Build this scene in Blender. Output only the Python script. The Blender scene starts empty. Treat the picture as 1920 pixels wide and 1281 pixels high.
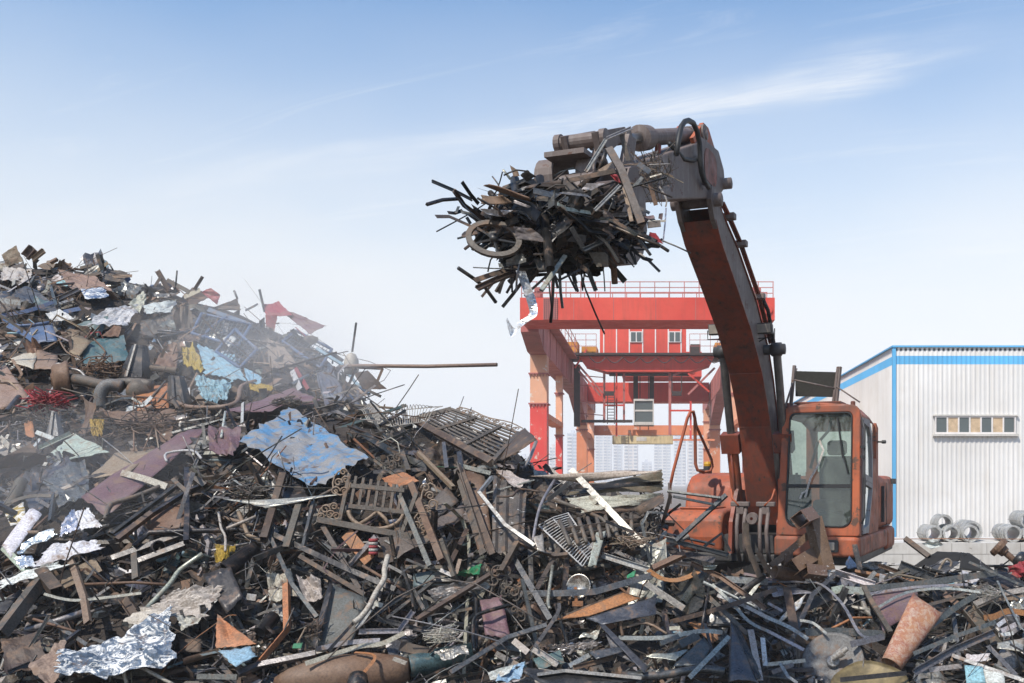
import bpy, math, random
from mathutils import Vector, Matrix, noise as mnoise
R = math.radians
sc = bpy.context.scene
col = sc.collection
rng = random.Random(7)

# ------------------------------------------------------------------ camera, sky, sun
FPX, CX, CY, CAMH = 1867.0, 1225.0, 905.0, 2.0
cam = bpy.data.cameras.new('camera'); cam_o = bpy.data.objects.new('camera', cam); col.objects.link(cam_o)
cam.sensor_width = 36.0; cam.lens = 36.0 * FPX / 1920.0
cam.shift_x = -(CX - 960.0) / 1920.0; cam.shift_y = (CY - 640.5) / 1920.0
cam.clip_start = 0.1; cam.clip_end = 6000
cam_o.location = (0, 0, CAMH); cam_o.rotation_euler = (R(90), 0, 0)
sc.camera = cam_o

SUN_EL, SUN_AZ = R(53), R(216)      # azimuth measured clockwise from +Y (the viewing direction)
sdir = Vector((math.sin(SUN_AZ) * math.cos(SUN_EL), math.cos(SUN_AZ) * math.cos(SUN_EL), math.sin(SUN_EL)))
world = bpy.data.worlds.new('World'); sc.world = world; world.use_nodes = True
wn = world.node_tree; wn.nodes.clear()
def W(t, **k):
    n = wn.nodes.new(t)
    for a, b in k.items(): setattr(n, a, b)
    return n
wl = wn.links.new
sky = W('ShaderNodeTexSky'); sky.sky_type = 'NISHITA'; sky.sun_disc = False
sky.sun_elevation = SUN_EL; sky.sun_rotation = SUN_AZ
sky.air_density = 1.3; sky.dust_density = 0.6; sky.ozone_density = 3.0; sky.altitude = 0
tc = W('ShaderNodeTexCoord')
sepn = W('ShaderNodeSeparateXYZ'); wl(tc.outputs['Generated'], sepn.inputs[0])
# thin white haze lying over the horizon, the same all round
hz = W('ShaderNodeMapRange'); hz.interpolation_type = 'SMOOTHSTEP'
hz.inputs['From Min'].default_value = 0.12; hz.inputs['From Max'].default_value = 0.475
hz.inputs['To Min'].default_value = 0.97; hz.inputs['To Max'].default_value = 0.0
# cirrus: stretched noise on a dome projection
dome = W('ShaderNodeVectorMath', operation='DIVIDE')
addz = W('ShaderNodeMath', operation='ADD'); wl(sepn.outputs['Z'], addz.inputs[0]); addz.inputs[1].default_value = 0.12
cmb = W('ShaderNodeCombineXYZ')
for i in range(3): wl(addz.outputs[0], cmb.inputs[i])
wl(tc.outputs['Generated'], dome.inputs[0]); wl(cmb.outputs[0], dome.inputs[1])
rot = W('ShaderNodeMapping'); wl(dome.outputs[0], rot.inputs[0]); rot.inputs['Rotation'].default_value = (0, 0, R(18.4))
mp = W('ShaderNodeMapping'); wl(rot.outputs[0], mp.inputs[0]); mp.inputs['Scale'].default_value = (0.8, 4.2, 1); mp.inputs['Location'].default_value = (0.3, 0.85, 0)
n1 = W('ShaderNodeTexNoise'); n1.inputs['Scale'].default_value = 1.6; n1.inputs['Detail'].default_value = 10; n1.inputs['Roughness'].default_value = 0.66; n1.inputs['Distortion'].default_value = 0.7
wl(mp.outputs[0], n1.inputs['Vector'])
n3 = W('ShaderNodeTexNoise'); n3.inputs['Scale'].default_value = 1.7; n3.inputs['Detail'].default_value = 5; wl(rot.outputs[0], n3.inputs['Vector'])
sr = W('ShaderNodeSeparateXYZ'); wl(rot.outputs[0], sr.inputs[0])
def WM(op, a, b=None):
    n = W('ShaderNodeMath', operation=op)
    for i, v in enumerate((a, b)):
        if v is None: continue
        if isinstance(v, (int, float)): n.inputs[i].default_value = v
        else: wl(v, n.inputs[i])
    return n.outputs[0]
def WR(v, a, b, lo=0.0, hi=1.0):
    n = W('ShaderNodeMapRange'); n.interpolation_type = 'SMOOTHSTEP'; wl(v, n.inputs['Value'])
    for k_, x in (('From Min', a), ('From Max', b), ('To Min', lo), ('To Max', hi)): n.inputs[k_].default_value = x
    return n.outputs[0]
off_ = WM('ABSOLUTE', WM('ADD', WM('SUBTRACT', sr.outputs['Y'], 1.86), WM('MULTIPLY', WM('SUBTRACT', n3.outputs['Fac'], 0.5), 0.34)))
band = WM('MULTIPLY', WM('MULTIPLY', WR(off_, 0.0, 0.115, 0.85, 0.0), WM('MULTIPLY', WR(sr.outputs['X'], -0.22, 0.05, 1.0, 0.12), WR(sr.outputs['X'], -1.8, -0.7, 0.25, 1.0))), WR(n1.outputs['Fac'], 0.32, 0.68, 0.08, 1.0))
thin = WR(n1.outputs['Fac'], 0.54, 0.84, 0.0, 0.42)
cloud = WM('MAXIMUM', band, thin)
class _C: outputs = [cloud]
cr = _C
# uneven haze top
n2 = W('ShaderNodeTexNoise'); n2.inputs['Scale'].default_value = 0.8; n2.inputs['Detail'].default_value = 3
wl(dome.outputs[0], n2.inputs['Vector'])
zz = W('ShaderNodeMath', operation='MULTIPLY_ADD'); wl(n2.outputs['Fac'], zz.inputs[0]); zz.inputs[1].default_value = -0.16
zadd = W('ShaderNodeMath', operation='ADD'); wl(sepn.outputs['Z'], zadd.inputs[0]); zadd.inputs[1].default_value = 0.08
wl(zadd.outputs[0], zz.inputs[2]); wl(zz.outputs[0], hz.inputs['Value'])
mx1 = W('ShaderNodeMix', data_type='RGBA'); wl(hz.outputs[0], mx1.inputs[0]); 
hs = W('ShaderNodeHueSaturation'); hs.inputs['Saturation'].default_value = 1.32; hs.inputs['Value'].default_value = 1.25; wl(sky.outputs[0], hs.inputs['Color']); wl(hs.outputs[0], mx1.inputs[6])
mx1.inputs[7].default_value = (6.75, 6.9, 7.0, 1)
mx2 = W('ShaderNodeMix', data_type='RGBA'); wl(cr.outputs[0], mx2.inputs[0]); wl(mx1.outputs[2], mx2.inputs[6])
mx2.inputs[7].default_value = (6.9, 7.1, 7.35, 1)
bg = W('ShaderNodeBackground'); bg.inputs['Strength'].default_value = 0.135
wl(mx2.outputs[2], bg.inputs['Color'])
wo = W('ShaderNodeOutputWorld'); wl(bg.outputs[0], wo.inputs['Surface'])

sun = bpy.data.lights.new('sun', 'SUN'); sun_o = bpy.data.objects.new('sun', sun); col.objects.link(sun_o)
sun.energy = 5.0; sun.angle = R(0.8); sun.color = (1.0, 0.945, 0.86)
sun_o.rotation_euler = sdir.to_track_quat('Z', 'Y').to_euler(); sun_o.location = (0, 0, 60)
vs = sc.view_settings; vs.view_transform = 'Standard'; vs.look = 'None'; vs.exposure = 0.06; vs.gamma = 1.0; vs.use_curve_mapping = False
try:
    sc.cycles.use_denoising = True
    sc.cycles.max_bounces = 6; sc.cycles.diffuse_bounces = 3; sc.cycles.glossy_bounces = 3; sc.cycles.transparent_max_bounces = 48; sc.cycles.volume_bounces = 2
except Exception: pass

# ------------------------------------------------------------------ helpers
def P(px, py, Y):
    return Vector(((px - CX) / FPX * Y, Y, CAMH - (py - CY) / FPX * Y))

class MB:
    """collects faces with a colour each, then links them as ONE mesh object"""
    def __init__(s, c=(0.5, 0.5, 0.5)): s.v = []; s.f = []; s.c = []; s.col = c; s.sm = []; s.smooth = False
    def add(s, vs, fs, c=None):
        b = len(s.v); s.v.extend([tuple(x) for x in vs]); c = c or s.col
        for f in fs:
            s.f.append([b + i for i in f]); s.c.append(c); s.sm.append(s.smooth)
    def hexa(s, p, c=None):     # 8 points: bottom 0-3 ccw, top 4-7
        s.add(p, [(3, 2, 1, 0), (4, 5, 6, 7), (0, 1, 5, 4), (1, 2, 6, 5), (2, 3, 7, 6), (3, 0, 4, 7)], c)
    def box(s, x0, x1, y0, y1, z0, z1, c=None):
        s.hexa([(x0, y0, z0), (x1, y0, z0), (x1, y1, z0), (x0, y1, z0), (x0, y0, z1), (x1, y0, z1), (x1, y1, z1), (x0, y1, z1)], c)
    def beam(s, a, b, w, h, up=(0, 0, 1), c=None):
        a = Vector(a); b = Vector(b); d = (b - a).normalized(); u = Vector(up)
        r = d.cross(u)
        if r.length < 1e-4: r = d.cross(Vector((1, 0, 0)))
        r.normalize(); u = r.cross(d).normalized(); r = r * w / 2; u = u * h / 2
        s.hexa([a - r - u, a + r - u, b + r - u, b - r - u, a - r + u, a + r + u, b + r + u, b - r + u], c)
    def sweep(s, path, prof, up=(0, 0, 1), closed=True, c=None, caps=True, scale=None):
        path = [Vector(p) for p in path]; n = len(path); k = len(prof); vs = []; u0 = Vector(up)
        for i, p in enumerate(path):
            d = (path[min(i + 1, n - 1)] - path[max(i - 1, 0)])
            d = d.normalized() if d.length > 1e-9 else Vector((1, 0, 0))
            r = d.cross(u0)
            if r.length < 1e-3: r = d.cross(Vector((0.3, 1, 0.2)))
            r.normalize(); u = r.cross(d).normalized(); u0 = u
            q = scale[i] if scale else 1.0
            for (x, y) in prof: vs.append(p + r * (x * q) + u * (y * q))
        fs = []
        for i in range(n - 1):
            for j in range(k if closed else k - 1):
                a = i * k + j; b = i * k + (j + 1) % k
                fs.append((a, b, b + k, a + k))
        if caps and closed: fs.append(tuple(range(k - 1, -1, -1))); fs.append(tuple(range((n - 1) * k, n * k)))
        s.add(vs, fs, c)
    def tube(s, path, r, n=8, c=None, caps=True, scale=None, up=(0.13, 0.21, 1)):
        old = s.smooth; s.smooth = n >= 6
        s.sweep(path, [(r * math.cos(2 * math.pi * i / n), r * math.sin(2 * math.pi * i / n)) for i in range(n)], up, True, c, caps, scale); s.smooth = old
    def hollow(s, path, w, h, t, up=(0, 0, 1), c=None, n=0):
        """hollow tube with open ends: outer + inner skin; n=0 rectangular, else round"""
        def pr(W_, H_):
            if n: return [(W_ / 2 * math.cos(2 * math.pi * i / n), H_ / 2 * math.sin(2 * math.pi * i / n)) for i in range(n)]
            return [(-W_ / 2, -H_ / 2), (W_ / 2, -H_ / 2), (W_ / 2, H_ / 2), (-W_ / 2, H_ / 2)]
        o = pr(w, h); i_ = pr(w - 2 * t, h - 2 * t); k = len(o); old = s.smooth; s.smooth = n >= 8
        s.sweep(path, o, up, True, c, False); bo = len(s.v) - k * len(path)
        s.sweep(path, i_, up, True, c, False); bi = len(s.v) - k * len(path)
        s.smooth = False
        for e in (0, len(path) - 1):
            for j in range(k):
                a = bo + e * k + j; b = bo + e * k + (j + 1) % k; cc = bi + e * k + (j + 1) % k; d = bi + e * k + j
                s.f.append([a, b, cc, d]); s.c.append(c or s.col); s.sm.append(False)
        s.smooth = old
    def prism(s, poly, fn, a, b, c=None):
        """2-D polygon mapped by fn(x, y, t) at t=a and t=b"""
        k = len(poly); vs = [fn(x, y, a) for x, y in poly] + [fn(x, y, b) for x, y in poly]
        fs = [tuple(range(k - 1, -1, -1)), tuple(range(k, 2 * k))] + [(i, (i + 1) % k, k + (i + 1) % k, k + i) for i in range(k)]
        s.add(vs, fs, c)
    def ring(s, outer, inner, off, c=None):
        """plate with a hole; outer / inner loops with equal counts; off = thickness vector"""
        k = len(outer); o = [Vector(p) for p in outer]; i_ = [Vector(p) for p in inner]; off = Vector(off)
        vs = o + i_ + [p + off for p in o] + [p + off for p in i_]; fs = []
        for j in range(k):
            n = (j + 1) % k
            fs += [(j, n, k + n, k + j), (2 * k + j, 3 * k + j, 3 * k + n, 2 * k + n), (j, 2 * k + j, 2 * k + n, n), (k + j, k + n, 3 * k + n, 3 * k + j)]
        s.add(vs, fs, c)
    def lathe(s, a, b, prof, n=20, c=None):
        """prof: (t along a->b in metres, radius)"""
        a = Vector(a); d = (Vector(b) - a).normalized(); r = d.cross(Vector((0.2, 0.1, 1)))
        if r.length < 1e-3: r = d.cross(Vector((1, 0, 0)))
        r.normalize(); u = r.cross(d); vs = []; k = len(prof)
        for i in range(n):
            t = 2 * math.pi * i / n; q = r * math.cos(t) + u * math.sin(t)
            for (x, rr) in prof: vs.append(a + d * x + q * rr)
        fs = [(i * k + j, i * k + j + 1, ((i + 1) % n) * k + j + 1, ((i + 1) % n) * k + j) for i in range(n) for j in range(k - 1)]
        s.add(vs, fs, c)
    def build(s, name, mat, parent=None, origin=None):
        me = bpy.data.meshes.new(name)
        if parent is not None:
            o0 = Vector((0, 0, 0)); q = parent
            while q is not None: o0 = o0 + q.location; q = q.parent
            loc = Vector((0, 0, 0))
        else:
            if origin is None:
                xs = [v[0] for v in s.v]; ys = [v[1] for v in s.v]; zs = [v[2] for v in s.v]
                origin = ((min(xs) + max(xs)) / 2, (min(ys) + max(ys)) / 2, min(zs))
            o0 = Vector(origin); loc = o0
        me.from_pydata([(v[0] - o0[0], v[1] - o0[1], v[2] - o0[2]) for v in s.v], [], s.f)
        mats = mat if isinstance(mat, (list, tuple)) else [mat]
        for m in mats: me.materials.append(m)
        ca = me.color_attributes.new('Col', 'FLOAT_COLOR', 'CORNER')
        buf = []
        for f, c in zip(s.f, s.c): buf.extend((c[0], c[1], c[2], 1.0) * len(f))
        ca.data.foreach_set('color', buf)
        me.polygons.foreach_set('use_smooth', s.sm)
        me.validate(clean_customdata=False); me.update()
        o = bpy.data.objects.new(name, me); col.objects.link(o); o.location = loc; o.parent = parent
        return o

def tag(o, label=None, cat=None, group=None, kind=None):
    if label: o['label'] = label
    if cat: o['category'] = cat
    if group: o['group'] = group
    if kind: o['kind'] = kind
    return o
def empty(name, loc, label, cat, group=None):
    o = bpy.data.objects.new(name, None); col.objects.link(o); o.location = loc; o.empty_display_size = 0.2
    return tag(o, label, cat, group)
def rrect(cx, cy, w, h, r, n=4):
    """rounded rectangle, ccw; r single or 4 (bl, br, tr, tl)"""
    rs = r if isinstance(r, (tuple, list)) else (r,) * 4; pts = []
    for (sx, sy, a0, rr) in ((-1, -1, 180, rs[0]), (1, -1, 270, rs[1]), (1, 1, 0, rs[2]), (-1, 1, 90, rs[3])):
        for i in range(n + 1):
            a = R(a0 + 90 * i / n)
            pts.append((cx + sx * (w / 2 - rr) + rr * math.cos(a), cy + sy * (h / 2 - rr) + rr * math.sin(a)))
    return pts

# ------------------------------------------------------------------ materials
class NT:
    def __init__(s, name):
        s.m = bpy.data.materials.new(name); s.m.use_nodes = True; s.t = s.m.node_tree; s.t.nodes.clear()
        s.out = s.n('ShaderNodeOutputMaterial'); s.b = s.n('ShaderNodeBsdfPrincipled'); s.l(s.b.outputs[0], s.out.inputs['Surface'])
    def n(s, t, **k):
        x = s.t.nodes.new(t)
        for a, b in k.items(): setattr(x, a, b)
        return x
    def l(s, a, b): s.t.links.new(a, b)
    def pos(s, scale=(1, 1, 1)):
        g = s.n('ShaderNodeNewGeometry'); m = s.n('ShaderNodeMapping'); m.inputs['Scale'].default_value = scale
        s.l(g.outputs['Position'], m.inputs[0]); return m.outputs[0]
    def noise(s, scale, detail=5, rough=0.6, vec=None, dist=0.0):
        x = s.n('ShaderNodeTexNoise'); x.inputs['Scale'].default_value = scale; x.inputs['Detail'].default_value = detail
        x.inputs['Roughness'].default_value = rough; x.inputs['Distortion'].default_value = dist
        s.l(vec if vec is not None else s.pos(), x.inputs['Vector']); return x.outputs['Fac']
    def ramp(s, v, a, b, lo=0.0, hi=1.0):
        x = s.n('ShaderNodeMapRange'); x.inputs['From Min'].default_value = a; x.inputs['From Max'].default_value = b
        x.inputs['To Min'].default_value = lo; x.inputs['To Max'].default_value = hi; s.l(v, x.inputs['Value']); return x.outputs[0]
    def mix(s, f, a, b, mode='MIX'):
        x = s.n('ShaderNodeMix', data_type='RGBA', blend_type=mode)
        for sock, v in ((x.inputs[0], f), (x.inputs[6], a), (x.inputs[7], b)):
            if hasattr(v, 'default_value') or hasattr(v, 'is_linked'): s.l(v, sock)
            elif isinstance(v, (int, float)): sock.default_value = v
            else: sock.default_value = (v[0], v[1], v[2], 1)
        return x.outputs[2]
    def bump(s, h, strength=0.3, dist=0.01):
        x = s.n('ShaderNodeBump'); x.inputs['Strength'].default_value = strength; x.inputs['Distance'].default_value = dist
        s.l(h, x.inputs['Height']); s.l(x.outputs[0], s.b.inputs['Normal'])
    def set(s, **k):
        for a, v in k.items():
            i = s.b.inputs[a.replace('_', ' ')]
            if hasattr(v, 'is_linked'): s.l(v, i)
            elif isinstance(v, (int, float)): i.default_value = v
            else: i.default_value = (v[0], v[1], v[2], 1)

def mat_plain(name, c, rough=0.6, metal=0.0, var=0.25, scale=6.0):
    t = NT(name); f = t.noise(scale, 6, 0.65)
    t.set(Base_Color=t.mix(t.ramp(f, 0.3, 0.75), [x * (1 - var) for x in c], [min(1, x * (1 + var)) for x in c]), Roughness=rough, Metallic=metal)
    return t.m
def mat_paint(name, c, rust=(0.10, 0.045, 0.025), amount=0.35, dirt=(0.11, 0.085, 0.065), dirt_amt=0.5, rough=0.5, scale=3.0, streak=True, fade=None, grime=0.0):
    """weathered paint: fading, rust chips, vertical dirt streaks, grime blotches"""
    t = NT(name)
    big = t.noise(scale * 0.4, 4, 0.6); fine = t.noise(scale * 6, 6, 0.7); mid = t.noise(scale * 1.7, 7, 0.68)
    base = t.mix(t.ramp(big, 0.3, 0.7), [x * 0.8 for x in c], fade or [min(1, x * 1.18 + 0.01) for x in c])
    if streak:
        st = t.noise(scale * 2.2, 4, 0.6, t.pos((3.0, 3.0, 0.22)))
        base = t.mix(t.ramp(st, 0.5, 0.78, 0, dirt_amt), base, dirt)
    base = t.mix(t.ramp(mid, 0.5, 0.8, 0, dirt_amt), base, dirt)
    if grime:
        gm = t.noise(1.5, 8, 0.68, t.pos((1.0, 1.0, 0.8)), dist=0.8)
        base = t.mix(t.ramp(gm, 0.46, 0.66, 0, grime), base, (0.085, 0.058, 0.045))
    chip = t.n('ShaderNodeMath', operation='MULTIPLY'); t.l(t.ramp(mid, 0.35, 0.65), chip.inputs[0]); t.l(fine, chip.inputs[1])
    cf = t.ramp(chip.outputs[0], 0.62 - 0.35 * amount, 0.68 - 0.35 * amount)
    base = t.mix(cf, base, rust)
    t.set(Base_Color=base, Roughness=t.ramp(mid, 0.3, 0.7, rough - 0.1, rough + 0.3))
    t.bump(mid, 0.18, 0.01)
    return t.m
def mat_scrap(name, rough=0.75, metal=0.0, rust_amt=0.5, rustc=(0.110, 0.064, 0.037), sc_=7.0, dust=0.25, white=False, worn=False, thr=0.505):
    """colour of each piece comes from its own 'Col'; rust, scale and dust on top"""
    t = NT(name); a = t.n('ShaderNodeAttribute'); a.attribute_name = 'Col'
    mid = t.noise(sc_, 7, 0.7, dist=0.4); fine = t.noise(sc_ * 7, 5, 0.7); big = t.noise(sc_ * 0.35, 3, 0.5)
    base = t.mix(t.ramp(fine, 0.38, 0.62, 0.0, 0.75), a.outputs['Color'], t.mix(1.0, a.outputs['Color'], (0.34, 0.30, 0.27), 'MULTIPLY'))
    rc = t.mix(t.ramp(fine, 0.35, 0.65), rustc, [x * 2.1 for x in rustc])
    base = t.mix(t.ramp(mid, 0.58 - 0.22 * rust_amt, 0.72 - 0.2 * rust_amt, 0, 0.92), base, rc)
    g = t.n('ShaderNodeNewGeometry'); sp = t.n('ShaderNodeSeparateXYZ'); t.l(g.outputs['Normal'], sp.inputs[0])
    base = t.mix(t.ramp(big, 0.4, 0.75, 0.0, dust), base, (0.27, 0.235, 0.19))
    if worn:
        wf = t.noise(2.6, 8, 0.72, dist=1.2)
        base = t.mix(t.ramp(wf, 0.42, 0.55, 0, 0.92), base, t.mix(t.ramp(fine, 0.35, 0.65), (0.16, 0.145, 0.13), (0.27, 0.25, 0.23)))
        base = t.mix(t.ramp(t.noise(4.5, 5, 0.6), 0.60, 0.66, 0, 0.9), base, (0.10, 0.065, 0.045))
    if white:
        scr = t.noise(5.5, 10, 0.78, t.pos((1.0, 1.0, 1.9)), dist=1.6)
        base = t.mix(t.ramp(scr, thr, thr + 0.03), base, (0.66, 0.65, 0.62))
    t.set(Base_Color=base, Roughness=t.ramp(mid, 0.3, 0.75, rough - 0.15, min(1, rough + 0.2)), Metallic=t.ramp(mid, 0.45, 0.6, metal, metal * 0.15) if metal else 0.0)
    t.bump(mid, 0.45, 0.012)
    return t.m

M = {}
M['red'] = mat_paint('crane red paint', (0.70, 0.050, 0.028), rust=(0.30, 0.20, 0.16), amount=0.12, dirt=(0.33, 0.07, 0.045), dirt_amt=0.45, scale=0.9, fade=(0.72, 0.085, 0.05))
M['red_pale'] = mat_paint('crane red flaking paint', (0.66, 0.055, 0.045), rust=(0.62, 0.50, 0.44), amount=0.62, dirt=(0.55, 0.20, 0.13), dirt_amt=0.5, scale=0.9)
M['crane_orange'] = mat_paint('crane faded orange paint', (0.70, 0.24, 0.11), rust=(0.66, 0.52, 0.42), amount=0.45, dirt=(0.60, 0.34, 0.24), dirt_amt=0.4, scale=0.8)
M['crane_peach'] = mat_paint('crane bleached orange paint', (0.70, 0.36, 0.22), rust=(0.70, 0.60, 0.52), amount=0.6, dirt=(0.62, 0.40, 0.30), dirt_amt=0.5, scale=0.9)
M['crane_amber'] = mat_paint('amber paint', (0.62, 0.25, 0.02), amount=0.3, scale=2)
M['crane_dull'] = mat_paint('crane dull rose paint', (0.44, 0.14, 0.12), rust=(0.22, 0.11, 0.09), amount=0.25, dirt=(0.22, 0.12, 0.11), dirt_amt=0.65, scale=0.8)
M['crane_dark'] = mat_plain('dark greasy steel', (0.05, 0.035, 0.03), 0.6, 0.2)
M['cream'] = mat_paint('cream spreader paint', (0.62, 0.50, 0.28), amount=0.3, scale=1.5)
M['white_trim'] = mat_plain('white painted trim', (0.75, 0.70, 0.66), 0.5, 0, 0.1)
M['wall_white'] = mat_paint('white sheet cladding', (0.80, 0.775, 0.735), rust=(0.6, 0.57, 0.52), amount=0.03, dirt=(0.60, 0.55, 0.48), dirt_amt=0.5, rough=0.45, scale=0.5, fade=(0.83, 0.81, 0.775))
M['blue_trim'] = mat_paint('sky blue trim', (0.10, 0.42, 0.72), amount=0.0, dirt=(0.16, 0.42, 0.60), dirt_amt=0.3, rough=0.45, scale=0.4)
M['concrete'] = mat_paint('pale plastered blocks', (0.56, 0.53, 0.48), rust=(0.30, 0.27, 0.23), amount=0.2, dirt=(0.34, 0.30, 0.25), dirt_amt=0.5, rough=0.85, scale=1.6)
M['galv'] = mat_plain('galvanised wire', (0.52, 0.51, 0.48), 0.45, 0.5, 0.25, 20)
M['blind'] = mat_plain('tan window blind', (0.55, 0.40, 0.25), 0.8)
def mat_glass(name, c, rough=0.06, alpha=1.0, trans=0.0):
    t = NT(name); t.set(Base_Color=c, Roughness=rough, Metallic=0.0, IOR=1.5)
    if alpha < 1: t.set(Alpha=alpha)
    return t.m
M['pane_dark'] = mat_glass('dark window pane', (0.09, 0.11, 0.11), 0.1)
def mat_windshield():
    """green tinted dusty glass: see-through, mirror-like, with a film of dirt"""
    t = NT('dusty green windscreen'); nt = t
    d = nt.noise(3.5, 6, 0.65); f = nt.noise(26, 5, 0.7)
    tr = nt.n('ShaderNodeBsdfTransparent'); tr.inputs[0].default_value = (0.44, 0.60, 0.54, 1)
    gl = nt.n('ShaderNodeBsdfGlossy'); gl.inputs['Roughness'].default_value = 0.03; gl.inputs['Color'].default_value = (0.9, 0.95, 0.95, 1)
    fr = nt.n('ShaderNodeFresnel'); fr.inputs['IOR'].default_value = 2.1
    m1 = nt.n('ShaderNodeMixShader'); nt.l(fr.outputs[0], m1.inputs[0]); nt.l(tr.outputs[0], m1.inputs[1]); nt.l(gl.outputs[0], m1.inputs[2])
    df = nt.n('ShaderNodeBsdfDiffuse'); df.inputs[0].default_value = (0.25, 0.30, 0.26, 1)
    mul = nt.n('ShaderNodeMath', operation='MULTIPLY'); nt.l(nt.ramp(d, 0.38, 0.75, 0.08, 0.42), mul.inputs[0]); nt.l(nt.ramp(f, 0.3, 0.7, 0.6, 1.2), mul.inputs[1])
    m2 = nt.n('ShaderNodeMixShader'); nt.l(mul.outputs[0], m2.inputs[0]); nt.l(m1.outputs[0], m2.inputs[1]); nt.l(df.outputs[0], m2.inputs[2])
    nt.l(m2.outputs[0], nt.out.inputs['Surface'])
    return t.m
M['windshield'] = mat_windshield()
M['orange'] = mat_paint('worn excavator orange', (0.42, 0.080, 0.026), rust=(0.11, 0.06, 0.04), amount=0.55, dirt=(0.15, 0.080, 0.045), dirt_amt=0.75, rough=0.55, scale=2.6, fade=(0.46, 0.115, 0.042), grime=0.75)
M['orange_dirty'] = mat_paint('oily excavator orange', (0.22, 0.040, 0.014), rust=(0.05, 0.032, 0.024), amount=0.40, dirt=(0.060, 0.038, 0.028), dirt_amt=0.85, rough=0.5, scale=3.2, grime=0.6)
M['arm_grey'] = mat_paint('greasy grey-brown arm steel', (0.13, 0.095, 0.08), rust=(0.10, 0.05, 0.032), amount=0.5, dirt=(0.30, 0.28, 0.27), dirt_amt=0.4, rough=0.55, scale=4)
M['rod'] = mat_plain('dull cylinder rod', (0.20, 0.19, 0.18), 0.35, 0.8, 0.3, 9)
M['black'] = mat_plain('black rubber', (0.018, 0.018, 0.018), 0.55, 0, 0.3)
M['matte_black'] = mat_plain('sooty black sheet', (0.014, 0.013, 0.012), 0.95, 0, 0.4)
M['dark_grey'] = mat_plain('dark grey steel', (0.055, 0.052, 0.05), 0.6, 0.2, 0.4)
M['door_grey'] = mat_paint('faded grey door', (0.24, 0.225, 0.215), rust=(0.12, 0.07, 0.05), amount=0.3, dirt=(0.30, 0.16, 0.12), dirt_amt=0.5, scale=3)
M['seat'] = mat_plain('dark green grey cab lining', (0.055, 0.065, 0.06), 0.85, 0, 0.3)
M['lens'] = mat_plain('lamp lens', (0.42, 0.38, 0.32), 0.15, 0.3, 0.2)
M['yellow'] = mat_plain('yellow cap', (0.60, 0.33, 0.02), 0.5)
# scrap finishes
M['s_rust'] = mat_scrap('rusty scrap', 0.66, 0.15, 0.30, dust=0.2)
M['s_dark'] = mat_scrap('dark steel scrap', 0.36, 0.5, 0.16, dust=0.12)
M['s_steel'] = mat_scrap('bare steel scrap', 0.42, 0.55, 0.12, dust=0.22)
M['s_paint'] = mat_scrap('painted scrap', 0.55, 0.0, 0.22, dust=0.3)
M['s_white'] = mat_scrap('scraped painted scrap', 0.5, 0.0, 0.12, dust=0.1, white=True)
M['s_flake'] = mat_scrap('flaking paint and glint scrap', 0.6, 0.0, 0.3, dust=0.25, white=True, thr=0.60)
M['s_worn'] = mat_scrap('worn blue paint', 0.6, 0.0, 0.15, dust=0.0, worn=True)
M['s_shiny'] = mat_scrap('bright sheet scrap', 0.26, 0.9, 0.0, dust=0.0)
M['s_cloth'] = mat_scrap('rag and plastic scrap', 0.9, 0.0, 0.0, dust=0.2)
def mat_ground():
    t = NT('trodden dirt'); a = t.noise(0.8, 8, 0.65); b = t.noise(14, 6, 0.7)
    c = t.mix(t.ramp(a, 0.3, 0.7), (0.10, 0.075, 0.055), (0.22, 0.18, 0.145)); c = t.mix(t.ramp(b, 0.45, 0.7, 0, 0.7), c, (0.07, 0.05, 0.04))
    t.set(Base_Color=c, Roughness=0.95); t.bump(b, 0.6, 0.03); return t.m
M['ground'] = mat_ground()
# ================================================================== the setting
GZ = -1.2
g = MB(); N = 24
ext = [-3000, -900, -300, -90, -40, -15, 0, 15, 40, 90, 300, 900, 3000]
ys_ = [-60, -10, 5, 15, 30, 50, 90, 150, 300, 700, 1500, 3000, 5000]
g.v = [(x, y, GZ) for y in ys_ for x in ext]; k = len(ext)
g.f = [[j * k + i, j * k + i + 1, (j + 1) * k + i + 1, (j + 1) * k + i] for j in range(len(ys_) - 1) for i in range(k - 1)]
g.c = [(0.2, 0.16, 0.13)] * len(g.f); g.sm = [False] * len(g.f)
tag(g.build('ground', M['ground'], origin=(0, 0, 0)), kind='structure')

# ------------------------------------------------------------------ warehouse
WX, WY, WT = 9.66, 40.0, 7.50
wh = empty('warehouse', (WX, WY, GZ), 'white corrugated metal warehouse with sky blue roof trim and stripe', 'warehouse')
def corr(z0, z1, mat, name, prog=0.0):
    pitch, dep = 0.19, 0.022
    def strip(n, fn):
        m = MB((0.8, 0.8, 0.8)); pr = []
        for i in range(n):
            b = i * pitch
            pr += [(b, 0), (b + pitch * 0.42, 0), (b + pitch * 0.55, dep), (b + pitch * 0.87, dep)]
        vs = []
        for (a, d) in pr: vs += [fn(a, d + prog, z0), fn(a, d + prog, z1)]
        m.add(vs, [(2 * i, 2 * i + 2, 2 * i + 3, 2 * i + 1) for i in range(len(pr) - 1)])
        return m
    strip(170, lambda a, d, z: (WX + 0.06 + a, WY - d, z)).build(name, mat, wh)
    strip(190, lambda a, d, z: (WX - d, WY + 0.06 + a, z)).build(name, mat, wh)
corr(GZ, 6.75, M['wall_white'], 'wall_cladding'); corr(6.75, 7.09, M['blue_trim'], 'stripe', 0.002); corr(7.09, 7.44, M['wall_white'], 'wall_cladding')
m = MB(); m.box(WX - 0.09, WX + 33, WY - 0.10, WY - 0.002, 7.43, WT); m.build('roof_trim', M['blue_trim'], wh)
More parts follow.
